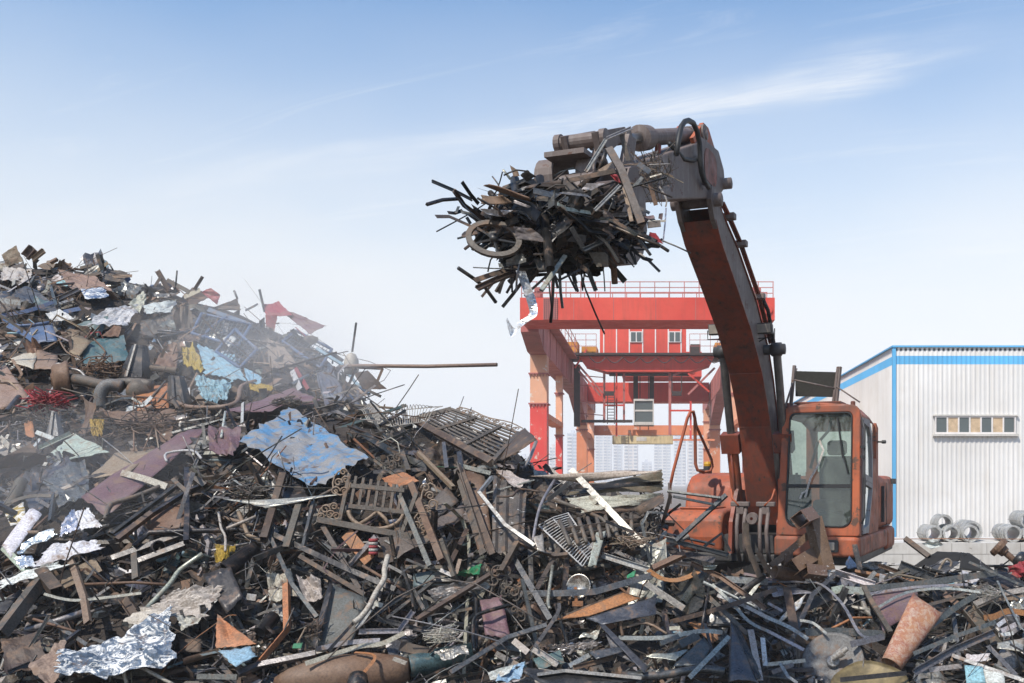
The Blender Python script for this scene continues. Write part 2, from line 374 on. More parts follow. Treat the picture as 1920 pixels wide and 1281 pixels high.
m = MB(); m.box(WX - 0.10, WX - 0.003, WY - 0.001, WY + 36.2, 7.43, WT - 0.01); m.build('roof_trim', M['blue_trim'], wh)
m = MB(); m.box(WX - 0.06, WX + 0.075, WY - 0.06, WY + 0.075, GZ, 7.429); m.build('corner_trim', M['blue_trim'], wh)
m = MB(); m.hexa([(WX, WY, 7.3), (WX + 33, WY, 7.3), (WX + 33, WY + 36, 7.3), (WX, WY + 36, 7.3), (WX, WY, 7.39), (WX + 33, WY, 7.39), (WX + 33, WY + 36, 7.39), (WX, WY + 36, 7.39)]); m.build('roof', M['wall_white'], wh)
wx0, wx1, wz0, wz1 = 11.29, 14.53, 3.95, 4.66
win = MB(); win.box(wx0, wx1, WY - 0.10, WY - 0.04, wz0 - 0.0, wz0 + 0.07); win.box(wx0, wx1, WY - 0.10, WY - 0.04, wz1 - 0.05, wz1)
win.box(wx0, wx0 + 0.05, WY - 0.101, WY - 0.04, wz0 + 0.07, wz1 - 0.05); win.box(wx1 - 0.05, wx1, WY - 0.101, WY - 0.04, wz0 + 0.07, wz1 - 0.05)
win_o = win.build('window', M['white_trim'], wh)
m = MB(); m.box(wx0 - 0.08, wx1 + 0.1, WY - 0.16, WY - 0.03, wz0 - 0.09, wz0 - 0.003); m.build('sill', M['concrete'], win_o)
m = MB(); m.box(wx0 - 0.08, wx1 + 0.1, WY - 0.13, WY - 0.03, wz1 + 0.003, wz1 + 0.06); m.build('lintel', M['concrete'], win_o)
nw = 7; pw = (wx1 - wx0 - 0.1) / nw
for i in range(nw):
    a = wx0 + 0.05 + i * pw
    m = MB(); m.box(a + 0.03, a + pw - 0.03, WY - 0.07, WY - 0.06, wz0 + 0.07, wz1 - 0.05)
    m.build('pane', M['blind'] if i % 2 else M['pane_dark'], win_o)
    if i:
        m = MB(); m.box(a - 0.03, a + 0.03, WY - 0.098, WY - 0.041, wz0 + 0.071, wz1 - 0.051); m.build('mullion', M['white_trim'], win_o)

# ------------------------------------------------------------------ plinth wall with wire coils on it
PY0 = 26.0
lw = empty('block_wall', (6, PY0, GZ), 'low whitewashed block wall in front of the warehouse', 'wall')
m = MB(); m.box(2.4, 14.5, PY0 + 0.03, PY0 + 3.2, GZ, 0.40); m.build('core', M['concrete'], lw)
zt = 0.43; rowh = [0.30, 0.30, 0.30, 0.30]
for r_ in range(4):
    x = 2.4 - (0.45 if r_ % 2 else 0)
    while x < 14.5:
        w = 0.92 + rng.uniform(-0.05, 0.05); d = rng.uniform(0, 0.012)
        m = MB(); m.box(x + 0.006, x + w - 0.006, PY0 - 0.02 - d, PY0 + 0.028, zt - 0.30 * (r_ + 1) + 0.007, zt - 0.30 * r_ - 0.005)
        m.build('block', M['concrete'], lw); x += w
fr = empty('pipe_rail', (6, PY0 + 0.2, 0.43), 'thin rusty pipe rail along the low block wall', 'railing')
m = MB((0.35, 0.16, 0.08)); m.tube([(4.2, PY0 + 0.2, 0.50), (8, PY0 + 0.2, 0.525), (11, PY0 + 0.2, 0.50), (14, PY0 + 0.2, 0.51)], 0.012, 6); m.build('rail', M['s_rust'], fr)
for x in (6.6, 7.5, 8.3, 9.3, 10.6, 11.8):
    m = MB((0.4, 0.38, 0.35)); m.tube([(x, PY0 + 0.2, 0.40), (x, PY0 + 0.2, 0.55)], 0.012, 6); m.build('post', M['s_steel'], fr)
def coil(px, py, dpx, Y, ln, label):
    c = P(px, py, Y); r = dpx * Y / FPX / 2; m = MB(); m.smooth = True; prof = []; nt = max(8, int(ln / 0.035))
    for i in range(nt + 1):
        t = ln * i / nt; prof += [(t, r * (1 + 0.02 * math.sin(i * 2.1))), (t + ln / nt * 0.5, r * 0.965)]
    ri = r * 0.80; outer = list(prof)
    prof = outer + [(ln, ri)] + [(ln * (1 - i / 6), ri * (1 + 0.02 * (i % 2))) for i in range(7)] + [(outer[0][0], outer[0][1])]
    m.lathe((c.x, c.y, c.z), (c.x + 0.02, c.y + 1, c.z), prof, 24)
    for i in range(16):
        t0 = rng.uniform(0, ln); rr_ = r * rng.uniform(0.985, 1.05); ox, oz = rng.uniform(-.012, .012), rng.uniform(-.012, .012); tl = rng.uniform(-0.06, 0.06)
        m.tube([(c.x + ox + rr_ * math.cos(a_ * math.pi / 10), c.y + t0 + tl * math.cos(a_ * math.pi / 10), c.z + oz + rr_ * math.sin(a_ * math.pi / 10)) for a_ in range(21)], 0.009, 4)
    for i in range(5):
        rr_ = r * (0.82 + 0.042 * i); m.tube([(c.x + rr_ * math.cos(a_ * math.pi / 10), c.y - 0.006 - rng.uniform(0, .01), c.z + rr_ * math.sin(a_ * math.pi / 10)) for a_ in range(21)], 0.008, 4)
    ob = m.build('wire_coil', M['galv'])
    for j in range(2):
        b = MB(); a0 = 0.8 + j * 2.4
        d = Vector((math.cos(a0), 0, math.sin(a0))); q = c + Vector((0, -0.012, 0))
        b.beam(q + d * r * 0.72, q + d * (r * 1.03), 0.02, 0.02); b.beam(q + d * (r * 1.04) + Vector((0, 0, 0)), q + d * (r * 1.04) + Vector((0, ln + 0.02, 0)), 0.02, 0.008, up=d)
        b.build('tie_band', M['galv'], ob)
    tag(ob, label, 'wire coil', 'galvanised wire coils on the block wall')
coil(1771, 981, 30, 26.7, 0.45, 'topmost galvanised wire coil of the nearer stack on the block wall')
coil(1771, 981, 30, 27.25, 0.60, 'galvanised wire coil lying end to end behind the topmost one')
coil(1751, 1001, 30, 26.7, 0.95, 'leftmost galvanised wire coil resting on the block wall')
coil(1784, 1001, 31, 26.65, 0.7, 'galvanised wire coil right of the leftmost one, under the topmost')
coil(1820, 1001, 31, 26.6, 0.5, 'galvanised wire coil standing alone in front, middle of the block wall')
coil(1822, 996, 37, 27.2, 0.9, 'larger galvanised wire coil half hidden behind the middle one')
coil(1900, 1001, 32, 26.6, 1.1, 'galvanised wire coil at the right end behind the rusty bolt head')
coil(1933, 1001, 32, 26.6, 1.1, 'lower galvanised wire coil cut off by the right picture edge')
coil(1928, 975, 31, 26.7, 0.9, 'upper galvanised wire coil cut off by the right picture edge')

# ------------------------------------------------------------------ far tower blocks
def mat_tower(name, c):
    t = NT(name); f = t.noise(0.03, 3); t.set(Base_Color=t.mix(f, c, [x * 0.8 for x in c]), Roughness=0.8); return t.m
M['tower_pane'] = mat_glass('pale tower glass', (0.22, 0.26, 0.30), 0.3)
TM = [mat_tower('pale tower render %d' % i, c) for i, c in enumerate([(0.66, 0.63, 0.59), (0.58, 0.58, 0.59), (0.68, 0.59, 0.52), (0.54, 0.57, 0.61)])]
TW = [(943, 966, 846, 'leftmost pale tower block beside the tilted iron gate'), (970, 992, 856, 'second pale tower block just left of the crane leg'),
      (1030, 1042, 838, 'slim pale tower block between the front and second crane legs'), (1063, 1084, 812, 'grey tower block between the second and third crane legs'),
      (1116, 1146, 811, 'broad pale tower block right of the rear crane legs'), (1150, 1166, 815, 'slim beige tower block under the left end of the spreader'),
      (1170, 1196, 812, 'grey blue tower block under the middle of the spreader'), (1203, 1222, 866, 'low distant tower block in the gap under the spreader'),
      (1226, 1258, 812, 'broad beige tower block under the right end of the spreader'), (1264, 1286, 806, 'pale tower block behind the orange handrail'),
      (1290, 1318, 809, 'bluish tower block right of the orange handrail'), (1322, 1352, 812, 'pale tower block behind the rear right crane leg')]
for i, (a, b, t_, lab) in enumerate(TW):
    Y = 820 + 37 * (i * 5 % 7) + (260 if 'low distant' in lab else 0)
    x0 = (a - CX) / FPX * Y; x1 = (b - CX) / FPX * Y; zt_ = CAMH + (CY - t_) / FPX * Y; w = x1 - x0
    tw = empty('tower_block', ((x0 + x1) / 2, Y, GZ), lab, 'building', 'tower blocks far behind the crane')
    m = MB(); m.box(x0, x1, Y, Y + 16, GZ, zt_); m.box(x0 + w * 0.3, x0 + w * 0.62, Y + 4, Y + 12, zt_, zt_ + 2.6); m.build('wall', TM[i % 4], tw)
    bm_ = MB(); wm = MB(); nb = max(2, int(w / 3.6)); bw = w / nb
    nf = int((zt_ - GZ) / 3.0)
    for f in range(nf):
        z = GZ + 3.0 * f
        for j in range(nb):
            xa = x0 + bw * j
            if j % 2 == 0: bm_.box(xa + 0.3, xa + bw - 0.5, Y - 1.3, Y - 0.004, z + 0.1, z + 1.25)
            wm.box(xa + 0.5, xa + bw - 0.7, Y - 0.05, Y - 0.01, z + 1.3, z + 2.75)
    tag(bm_.build('balcony', M['white_trim'], tw), kind='stuff'); tag(wm.build('window', M['tower_pane'], tw), kind='stuff')

# ------------------------------------------------------------------ gantry crane
cr_ = empty('gantry_crane', (0, 60, GZ), 'big red and orange gantry crane with a red machine house, behind the excavator', 'crane')
def cb(name, mat, *boxes, par=None):
    m = MB((0.5, 0.1, 0.08))
    for b in boxes: m.box(*b)
    return m.build(name, M[mat], par or cr_)
beam_o = cb('end_beam', 'red', (-5.36, 4.88, 40, 42.4, 8.53, 9.43))
cb('bolt_plate', 'crane_dull', (-4.42, -3.84, 39.985, 39.998, 8.55, 9.41), par=beam_o)
m = MB()
for i in range(7):
    for j in range(10): m.box(-4.39 + i * 0.085, -4.36 + i * 0.085, 39.955, 39.984, 8.60 + j * 0.082, 8.63 + j * 0.082)
tag(m.build('bolt', M['crane_dark'], beam_o), kind='stuff')
m = MB(); m.lathe((4.58, 39.94, 8.95), (4.58, 41, 8.95), [(0, 0), (0, 0.2), (0.055, 0.22)], 20); m.build('hatch_cover', M['red'], beam_o)
rail = MB((0.3, 0.1, 0.07)); X0, X1 = -5.3, 4.82
for zz_ in (9.62, 9.85, 10.08): rail.beam((X0, 40.08, zz_), (X1, 40.08, zz_), 0.03, 0.03); 
for zz_ in (9.62, 9.85, 10.08): rail.beam((X0, 42.3, zz_), (X1, 42.3, zz_), 0.03, 0.03)
rl = rail.build('guard_rail', M['crane_dull'], cr_)
for i in range(18):
    x = X0 + (X1 - X0) * i / 17
    for y in (40.08, 42.3):
        m = MB(); m.beam((x, y, 9.43), (x, y, 10.1), 0.035, 0.035); m.build('rail_post', M['crane_dull'], rl)
for x in (-4.66, 4.2):
    cb('junction_box', 'crane_dull', (x - 0.16, x + 0.16, 40.3, 40.6, 9.44, 9.9)); 
for sx in (-1, 1):
    a, b = (-5.65, -4.88) if sx < 0 else (4.15, 4.92)
    m = MB()
    side = [(42.41, 8.42), (44.6, 7.86), (47.4, 7.85), (84, 7.85), (84, 9.3), (42.41, 9.3)]
    m.prism(side, lambda y, z, t: (t, y, z), a, b); gd = m.build('main_girder', M['crane_dull'], cr_)
    m = MB()
    for y in range(44, 84, 3): m.box(b - 0.001 if sx < 0 else a - 0.03, b + 0.03 if sx < 0 else a + 0.001, y, y + 0.06, 7.9, 9.28)
    tag(m.build('stiffener', M['crane_dull'], gd), kind='stuff')
    m = MB(); xi = b - 0.12 if sx < 0 else a + 0.12
    m.box(xi - 0.05, xi + 0.05, 42.5, 84, 9.301, 9.42); m.build('trolley_rail', M['crane_dark'], gd)
    m = MB(); xo = b + 0.45 if sx < 0 else a - 0.45      # walkway rail along the inside
    for zz_ in (9.75, 10.15): m.beam((xo, 44, zz_), (xo, 58, zz_), 0.03, 0.03)
    for y in range(44, 59, 2): m.beam((xo, y, 9.3), (xo, y, 10.15), 0.03, 0.03)
    m.box(min(xo, b if sx < 0 else a), max(xo, b if sx < 0 else a), 44, 58, 9.2, 9.26); m.build('walkway', M['crane_dull'], cr_)
    # legs: (Y0, Y1, x0, x1, split z, upper, lower)
    for (y0, y1, dx0, dx1, zs, mu, ml) in ((45.6, 46.5, 0, 0, 5.62, 'crane_peach', 'red_pale'), (54.5, 55.2, 0.3, -0.12, 4.6, 'crane_peach', 'red_pale'), (73, 73.8, 0.02, 0, 5.9, 'crane_peach', 'crane_orange'), (80, 80.8, 0.3, 0.1, 4.7, 'crane_peach', 'crane_orange')):
        xa, xb = a + dx0, b + dx1
        if sx > 0: xa, xb = a - dx1, b - dx0
        lg = cb('leg', ml, (xa, xb, y0, y1, GZ, zs - 0.03))
        cb('leg_upper', mu, (xa + 0.003, xb - 0.003, y0 + 0.003, y1 - 0.003, zs + 0.03, 7.849), par=lg)
        for zf in (zs, 7.0 if y0 < 50 else 6.9):
            m = MB(); m.box(xa - 0.07, xb + 0.07, y0 - 0.07, y1 + 0.07, zf - 0.028, zf + 0.028)
            for q in range(6): m.box(xa + (xb - xa) * q / 5 - 0.02, xa + (xb - xa) * q / 5 + 0.02, y0 - 0.06, y0 - 0.001, zf - 0.14, zf - 0.028)
            m.build('flange', M['crane_dull'], lg)
    # haunch under the girder over the rear legs
    m = MB(); m.prism([(66, 7.848), (72.98, 7.848), (72.98, 6.2), (70.5, 6.9)], lambda y, z, t: (t, y, z), a + 0.02, b - 0.02); m.build('haunch', M['crane_dull'], cr_)
    cb('leg_tie', 'crane_orange', (a + 0.1, b - 0.05, 46.51, 54.49, 5.0, 5.25)); cb('leg_tie', 'crane_orange', (a + 0.12, b - 0.12, 73.81, 79.99, 5.5, 5.9))
    cb('leg_tie', 'crane_orange', (a + 0.1, b - 0.05, 46.51, 54.49, 2.2, 2.4))
    m = MB(); xl = b - 0.2 if sx < 0 else a + 0.2
    for dy in (47.2, 47.75): m.beam((xl, dy, GZ), (xl, dy, 9.2), 0.05, 0.05)
    for q in range(28): m.beam((xl, 47.2, GZ + 0.3 + q * 0.36), (xl, 47.75, GZ + 0.3 + q * 0.36), 0.03, 0.03)
    m.build('ladder', M['crane_dark'], cr_)
cb('rear_end_beam', 'red', (-4.87, 4.14, 74.0, 76, 8.02, 9.44))
cb('rear_tie_beam', 'crane_orange', (-4.9, 4.2, 80.81, 81.6, 5.86, 6.65))
hr = cb('electric_house', 'red', (-2.2, 3.4, 70, 73.5, 9.45, 11.2))
for x in (-1.6, 0.3, 2.5):
    cb('window_frame', 'white_trim', (x - 0.35, x + 0.35, 69.93, 69.995, 9.7, 10.7), par=hr); cb('pane', 'pane_dark', (x - 0.27, x + 0.27, 69.90, 69.928, 9.78, 10.62), par=hr)
# trolley with machine house
tr_ = MB(); f58 = lambda px, py, t: tuple(P(px, py, 58) + Vector((0, t, 0)))
tr_.prism([(1085, 668), (1340, 668), (1332, 684), (1292, 697), (1138, 697), (1098, 686)], f58, 0, 1.6); tr_o = tr_.build('trolley', M['red'], cr_)
cb('deck', 'crane_dark', (-5.2, 4.6, 57.5, 61, 9.38, 9.50), par=tr_o)
cb('under_beam', 'crane_dark', (-2.6, 2.1, 58.6, 59.0, 8.30, 8.42), par=tr_o)
HX0, HX1, HY, HZ0, HZ1 = -3.22, 1.98, 60.0, 9.56, 12.0
ho = cb('machine_house', 'red', (HX0, HX1, HY, HY + 3, HZ0, HZ1))
for px in (1132, 1156, 1180, 1205, 1229, 1253, 1277):
    x = (px - CX) / FPX * HY; cb('panel_joint', 'white_trim', (x - 0.035, x + 0.035, HY - 0.03, HY - 0.003, HZ0 + 0.02, HZ1 - 0.01), par=ho)
cb('panel_joint', 'white_trim', (HX0 + 0.02, HX1 - 0.02, HY - 0.04, HY - 0.031, HZ0 + 0.06, HZ0 + 0.15), par=ho)
for px in (1193, 1265):
    x = (px - CX) / FPX * HY; z0, z1 = 10.45, 11.05
    wo_ = cb('window', 'white_trim', (x - 0.38, x + 0.38, HY - 0.07, HY - 0.045, z0, z1 + 0.05), par=ho)
    wo_.parent = ho
    for s in (-1, 1): cb('pane', 'pane_dark', (x + s * 0.175 - 0.14, x + s * 0.175 + 0.14, HY - 0.085, HY - 0.071, z0 + 0.05, z1), par=ho)
cb('motor', 'crane_amber', (-5.1, -4.4, 58, 59.4, 9.51, 10.2)); cb('motor', 'crane_amber', (-4.2, -3.3, 58.2, 60, 9.51, 9.95)); cb('motor', 'crane_amber', (3.6, 4.5, 58, 60, 9.51, 10.15))
cb('control_cabinet', 'crane_dark', (2.2, 2.8, 59, 60, 9.51, 10.2))
m = MB()
for x in [-5.1 + 0.6 * i for i in range(4)] + [2.1 + 0.6 * i for i in range(5)]: m.beam((x, 57.6, 9.5), (x, 57.6, 10.6), 0.03, 0.03)
for zz_ in (9.9, 10.25, 10.6): m.beam((-5.1, 57.6, zz_), (-3.3, 57.6, zz_), 0.03, 0.03); m.beam((2.1, 57.6, zz_), (4.5, 57.6, zz_), 0.03, 0.03)
m.build('deck_rail', M['crane_dull'], tr_o)
def pbeam(name, mat, Y, pts, w, par=cr_):
    m = MB((0.3, 0.1, 0.08))
    for a, b in zip(pts[:-1], pts[1:]): m.beam(P(a[0], a[1], Y), P(b[0], b[1], Y), w, w)
    return m.build(name, M[mat], par)
for px, t0, t1, w, mt in ((1133, 697, 793, 0.14, 'crane_dull'), (1170, 700, 793, 0.12, 'crane_dull'), (1256, 697, 815, 0.16, 'crane_dull'), (1295, 752, 826, 0.12, 'red_pale'), (1082, 684, 800, 0.35, 'crane_dark'), (1156, 690, 818, 0.10, 'red')):
    pbeam('hanger', mt, 58.4, [(px, t0), (px, t1)], w)
for px in (1192, 1222): pbeam('cab_column', 'crane_dark', 60, [(px, 700), (px, 752)], 0.28)
cabm = MB(); a = P(1188, 748, 58.6); b = P(1226, 797, 58.6)
cabm.box(a.x, b.x, 58.6, 60.2, b.z, b.z + 0.18); cabm.box(a.x, b.x, 58.6, 60.2, a.z - 0.12, a.z); cabm.box(a.x, b.x, 58.65, 60.2, b.z + 0.8, b.z + 0.9)
for x in (a.x, b.x - 0.07): cabm.box(x, x + 0.07, 58.6, 58.7, b.z + 0.181, a.z - 0.121)
co = cabm.build('operator_cabin', M['concrete'], cr_)
m = MB(); m.box(a.x + 0.03, b.x - 0.03, 58.68, 60.1, b.z + 0.182, a.z - 0.122); m.build('glazing', M['pane_dark'], co)
sp_ = MB(); a = P(1148, 817, 59); b = P(1262, 832, 59); sp_.box(a.x, b.x, 59, 60.2, b.z, a.z); so = sp_.build('spreader_beam', M['cream'], cr_)
cb('nameplate', 'concrete', (-1.0, -0.4, 58.985, 58.998, b.z + 0.16, a.z - 0.08), par=so)
cb('head_block', 'crane_orange', (-1.5, 0.2, 59.2, 60, a.z + 0.002, a.z + 0.35), par=so)
for px in (1155, 1200, 1216, 1258):
    pbeam('hoist_rope', 'crane_dark', 59.6, [(px, 700), (px, 817)], 0.05, so)
for pts in ([(1086, 686), (1130, 737)], [(1086, 696), (1126, 742)], [(1340, 690), (1290, 740)], [(1332, 676), (1262, 704)]): pbeam('stair_stringer', 'crane_dull', 58.2, pts, 0.12)
for (x0, x1) in ((1133, 1152), (1260, 1278)): 
    pbeam('cage', 'crane_dark', 58.0, [(x0, 704), (x0, 736), (x1, 736), (x1, 704)], 0.06); pbeam('cage_floor', 'crane_dark', 58.0, [(x0, 738), (x1, 738)], 0.25)
m = MB()
for px in (1139, 1152): m.beam(P(px, 742, 57.9), P(px, 795, 57.9), 0.05, 0.05)
for q in range(9): m.beam(P(1139, 745 + q * 5.6, 57.9), P(1152, 745 + q * 5.6, 57.9), 0.04, 0.04)
m.build('ladder', M['crane_dark'], cr_)
pbeam('walk_beam', 'crane_dark', 58, [(1090, 790), (1186, 790)], 0.16); pbeam('cable_tray', 'crane_orange', 58, [(1262, 825), (1340, 825)], 0.1)

for x in (-3.2, -1.6, 0.1, 1.7, 3.3):
    cb('weld_seam', 'crane_dull', (x - 0.012, x + 0.012, 39.988, 39.998, 8.54, 9.42), par=beam_o)
m = MB(); pts = []
for i in range(49): pts.append((4.0 - i * 0.16, 57.4, 9.25 - 0.35 * abs(math.sin(i * math.pi / 6))))
m.tube(pts, 0.03, 5); m.build('festoon_cable', M['crane_dark'], cr_)
for (a, b) in (((1078, 690), (1100, 655)), ((1100, 690), (1131, 690)), ((1290, 700), (1330, 735)), ((1133, 760), (1170, 760)), ((1256, 770), (1295, 770))): pbeam('brace', 'red', 58.1, [a, b], 0.10)
for y in (704, 722, 752, 775): pbeam('platform_rail', 'crane_dull', 58.6, [(1084, y), (1132, y + 4)], 0.05)

for i in range(14):
    x = WX + 0.95 + i * 0.95
    m = MB(); m.box(x, x + 0.02, WY - 0.040, WY - 0.024, GZ, 6.74); m.build('sheet_joint', M['wall_white'], wh)
# ================================================================== excavator
TH = R(20.7); OX, OY = 1.27, 12.53
FV = Vector((-math.sin(TH), -math.cos(TH), 0)); LV = Vector((math.cos(TH), -math.sin(TH), 0))
def E(u, v, z): return Vector((OX, OY, 0)) + FV * u + LV * v + Vector((0, 0, z))
ex = empty('excavator', (OX, OY, 0), 'dirty orange crawler excavator lifting a bucketful of scrap', 'excavator')
def ebox(m, u0, u1, v0, v1, z0, z1):
    m.hexa([E(u0, v0, z0), E(u1, v0, z0), E(u1, v1, z0), E(u0, v1, z0), E(u0, v0, z1), E(u1, v0, z1), E(u1, v1, z1), E(u0, v1, z1)])
def eprism(name, mat, poly, v0, v1, par=ex):          # side profile (u, z)
    m = MB(); m.prism(poly, lambda u, z, t: E(u, t, z), v0, v1); return m.build(name, M[mat], par)
def bev(o, w=0.02, n=2):
    b = o.modifiers.new('bevel', 'BEVEL'); b.width = w; b.segments = n; b.limit_method = 'ANGLE'; b.angle_limit = R(35); return o
def plan(name, mat, poly, z0, z1, par=ex, top=0.0, bw=0.03):
    m = MB(); m.prism(poly, lambda u, v, t: E(u, v, t), z0, z1); return bev(m.build(name, M[mat], par), bw, 3)
# upper structure
plan('deck_frame', 'dark_grey', [(-0.1, -1.25), (-0.1, 1.28), (-3.4, 1.28), (-3.4, -1.25)], 0.98, 1.10)
body = plan('engine_housing', 'orange', [(-1.62, 1.30), (-3.1, 1.32), (-3.75, 1.12), (-3.95, 0.6), (-3.95, -0.6), (-3.7, -1.1), (-3.1, -1.3), (-2.3, -1.3), (-2.3, 0.2), (-1.62, 0.2)], 1.36, 2.10, bw=0.10)
plan('counterweight', 'orange', [(-2.4, 1.34), (-3.2, 1.33), (-3.8, 1.14), (-4.02, 0.6), (-4.02, -0.6), (-3.76, -1.12), (-3.2, -1.33), (-2.4, -1.33)], 1.02, 1.355, bw=0.08)
m = MB()
for q in range(5): ebox(m, -2.9 - 0.09 * q, -2.95 - 0.09 * q, 1.2, 1.34, 1.98, 2.06)
m.build('vent_slats', M['dark_grey'], body)
m = MB(); ebox(m, -2.35, -2.352, 1.318, 1.326, 1.40, 2.0); ebox(m, -2.0, -2.75, 1.31, 1.33, 1.385, 1.395); m.build('panel_seam', M['dark_grey'], body)
m = MB(); ebox(m, -1.95, -1.99, 1.30, 1.345, 1.45, 1.95); m.build('grab_handle', M['dark_grey'], body)
tk = eprism('fuel_tank', 'orange', [(-0.95, 1.2), (-0.95, 1.62), (-1.05, 1.98), (-1.22, 2.10), (-1.45, 2.14), (-2.28, 2.14), (-2.28, 1.2)], -1.27, -0.36); bev(tk, 0.09, 4)
tb = eprism('tool_box', 'orange', [(-0.10, 1.11), (-0.06, 1.3), (-0.08, 1.5), (-0.16, 1.61), (-0.34, 1.65), (-0.94, 1.66), (-0.94, 1.11)], -1.29, -0.45); bev(tb, 0.05, 4)
m = MB(); ebox(m, -0.30, -0.85, -1.1, -0.62, 1.655, 1.675); bev(m.build('lid', M['orange'], tb), 0.008)
st_ = MB(); ebox(st_, 0.05, -0.6, -1.2, -0.55, 0.93, 1.02); ebox(st_, 0.06, 0.1, -1.1, -0.7, 0.80, 0.98); st_.build('step', M['dark_grey'], ex)
m = MB(); ebox(m, -0.10, -0.75, -0.42, 0.24, 1.11, 1.34); ebox(m, -0.8, -2.2, -0.34, 0.19, 1.11, 1.75); m.build('centre_deck', M['dark_grey'], ex)
# boom foot plates and hoses
for v in (-0.34, 0.28):
    eprism('boom_bracket', 'orange_dirty', [(0.02, 1.1), (-0.02, 1.5), (-0.3, 1.92), (-0.62, 1.9), (-0.95, 1.1)], v, v + 0.05)
hoses = [(-0.20, [(0.03, 1.66), (0.10, 1.45), (0.08, 1.2), (-0.05, 1.0)]), (-0.10, [(0.02, 1.70), (0.12, 1.5), (0.10, 1.2), (-0.02, 1.0)]), (0.10, [(0.03, 1.70), (0.12, 1.45), (0.10, 1.2), (-0.02, 1.0)]), (0.19, [(0.03, 1.66), (0.14, 1.4), (0.08, 1.15), (-0.05, 1.0)])]
for v, pts in hoses:
    m = MB(); m.tube([E(u, v, z) for u, z in pts], 0.025, 8); m.build('hose', M['arm_grey'], ex)
for v in (-0.17, 0.16):
    m = MB(); ebox(m, 0.0, 0.08, v - 0.12, v + 0.12, 1.70, 1.76); ebox(m, 0.02, 0.07, v - 0.05, v + 0.05, 1.60, 1.70); bev(m.build('hose_clamp', M['arm_grey'], ex), 0.01)
m = MB(); m.lathe(E(0.14, 0.0, 1.55), E(0.3, 0.0, 1.55), [(0, 0.02), (0, 0.03), (0.0, 0.07), (-0.02, 0.075), (-0.06, 0.08)], 18); m.build('swivel', M['arm_grey'], ex)
for v, s in ((-0.30, -1), (0.27, 1)):
    m = MB(); m.tube([E(0.02, v + s * 0.0, 1.92), E(0.06, v - s * 0.03, 1.80), E(0.08, v - s * 0.12, 1.71)], 0.013, 6); m.build('pipe', M['orange'], ex)
# tracks
for s in (-1, 1):
    tr = MB(); vc = s * 0.98
    lp = []
    for i in range(9): a = R(-90 - 180 * i / 8); lp.append((1.15 * 1 + 0.0 - 0.0 + 0.36 * -math.cos(a) * -1 if False else 0, 0))
    side = [(0.9 + 0.36 * math.cos(R(90 - 22.5 * i)), 0.40 + 0.36 * math.sin(R(90 - 22.5 * i))) for i in range(9)] + [(-2.6 + 0.36 * math.cos(R(270 - 22.5 * i)), 0.40 + 0.36 * math.sin(R(270 - 22.5 * i))) for i in range(9)]
    tr.prism([(u - 0.4, z) for u, z in side], lambda u, z, t: E(u, t, z), vc - 0.22, vc + 0.22); fo = tr.build('track_frame', M['dark_grey'], ex)
    per = [(u - 0.4, z) for u, z in side]; per.append(per[0]); sh = MB()
    for (u0, z0), (u1, z1) in zip(per[:-1], per[1:]):
        L_ = math.hypot(u1 - u0, z1 - z0); n_ = max(1, int(L_ / 0.17)); nx, nz = (z1 - z0) / L_, -(u1 - u0) / L_
        for q in range(n_):
            t = (q + 0.5) / n_; u = u0 + (u1 - u0) * t; z = z0 + (z1 - z0) * t; hx, hz_ = (u1 - u0) / L_ * 0.075, (z1 - z0) / L_ * 0.075
            k_ = -1 if True else 1
            a_ = [(u - hx, z - hz_), (u + hx, z + hz_), (u + hx - nx * 0.04 * k_, z + hz_ - nz * 0.04 * k_), (u - hx - nx * 0.04 * k_, z - hz_ - nz * 0.04 * k_)]
            sh.prism(a_, lambda x, y, t_: E(x, t_, y), vc - 0.27, vc + 0.27)
    tag(sh.build('track_shoe', M['dark_grey'], fo), kind='stuff')
# ------------------------------------------------------------------ cab
ZB, ZT, V0, V1, UR = 1.345, 2.955, 0.285, 1.315, -1.60
# the front leans back a little; taper to the top on the left
def CF(v, z, u=0.0): 
    t = (z - ZB) / (ZT - ZB); return E(u - 0.05 * t, v + 0.07 * t * (V1 - v) / (V1 - V0), z)
out = rrect((V0 + V1) / 2, (ZB + ZT) / 2, V1 - V0, ZT - ZB, (0.03, 0.03, 0.12, 0.12), 5)
inn = rrect((V0 + V1) / 2 + 0.0, (1.455 + 2.865) / 2, 0.83, 2.865 - 1.455, (0.14, 0.13, 0.07, 0.07), 5)
cabo = MB(); cabo.ring([CF(v, z) for v, z in out], [CF(v, z) for v, z in inn], -FV * 0.07); cab = bev(cabo.build('cab', M['orange'], ex), 0.015)
# gasket
i2 = rrect((V0 + V1) / 2, (1.455 + 2.865) / 2, 0.80, 1.38, (0.13, 0.12, 0.06, 0.06), 5)
m = MB(); m.ring([CF(v, z, 0.012) for v, z in inn], [CF(v, z, 0.012) for v, z in i2], -FV * 0.03); m.build('gasket', M['black'], cab)
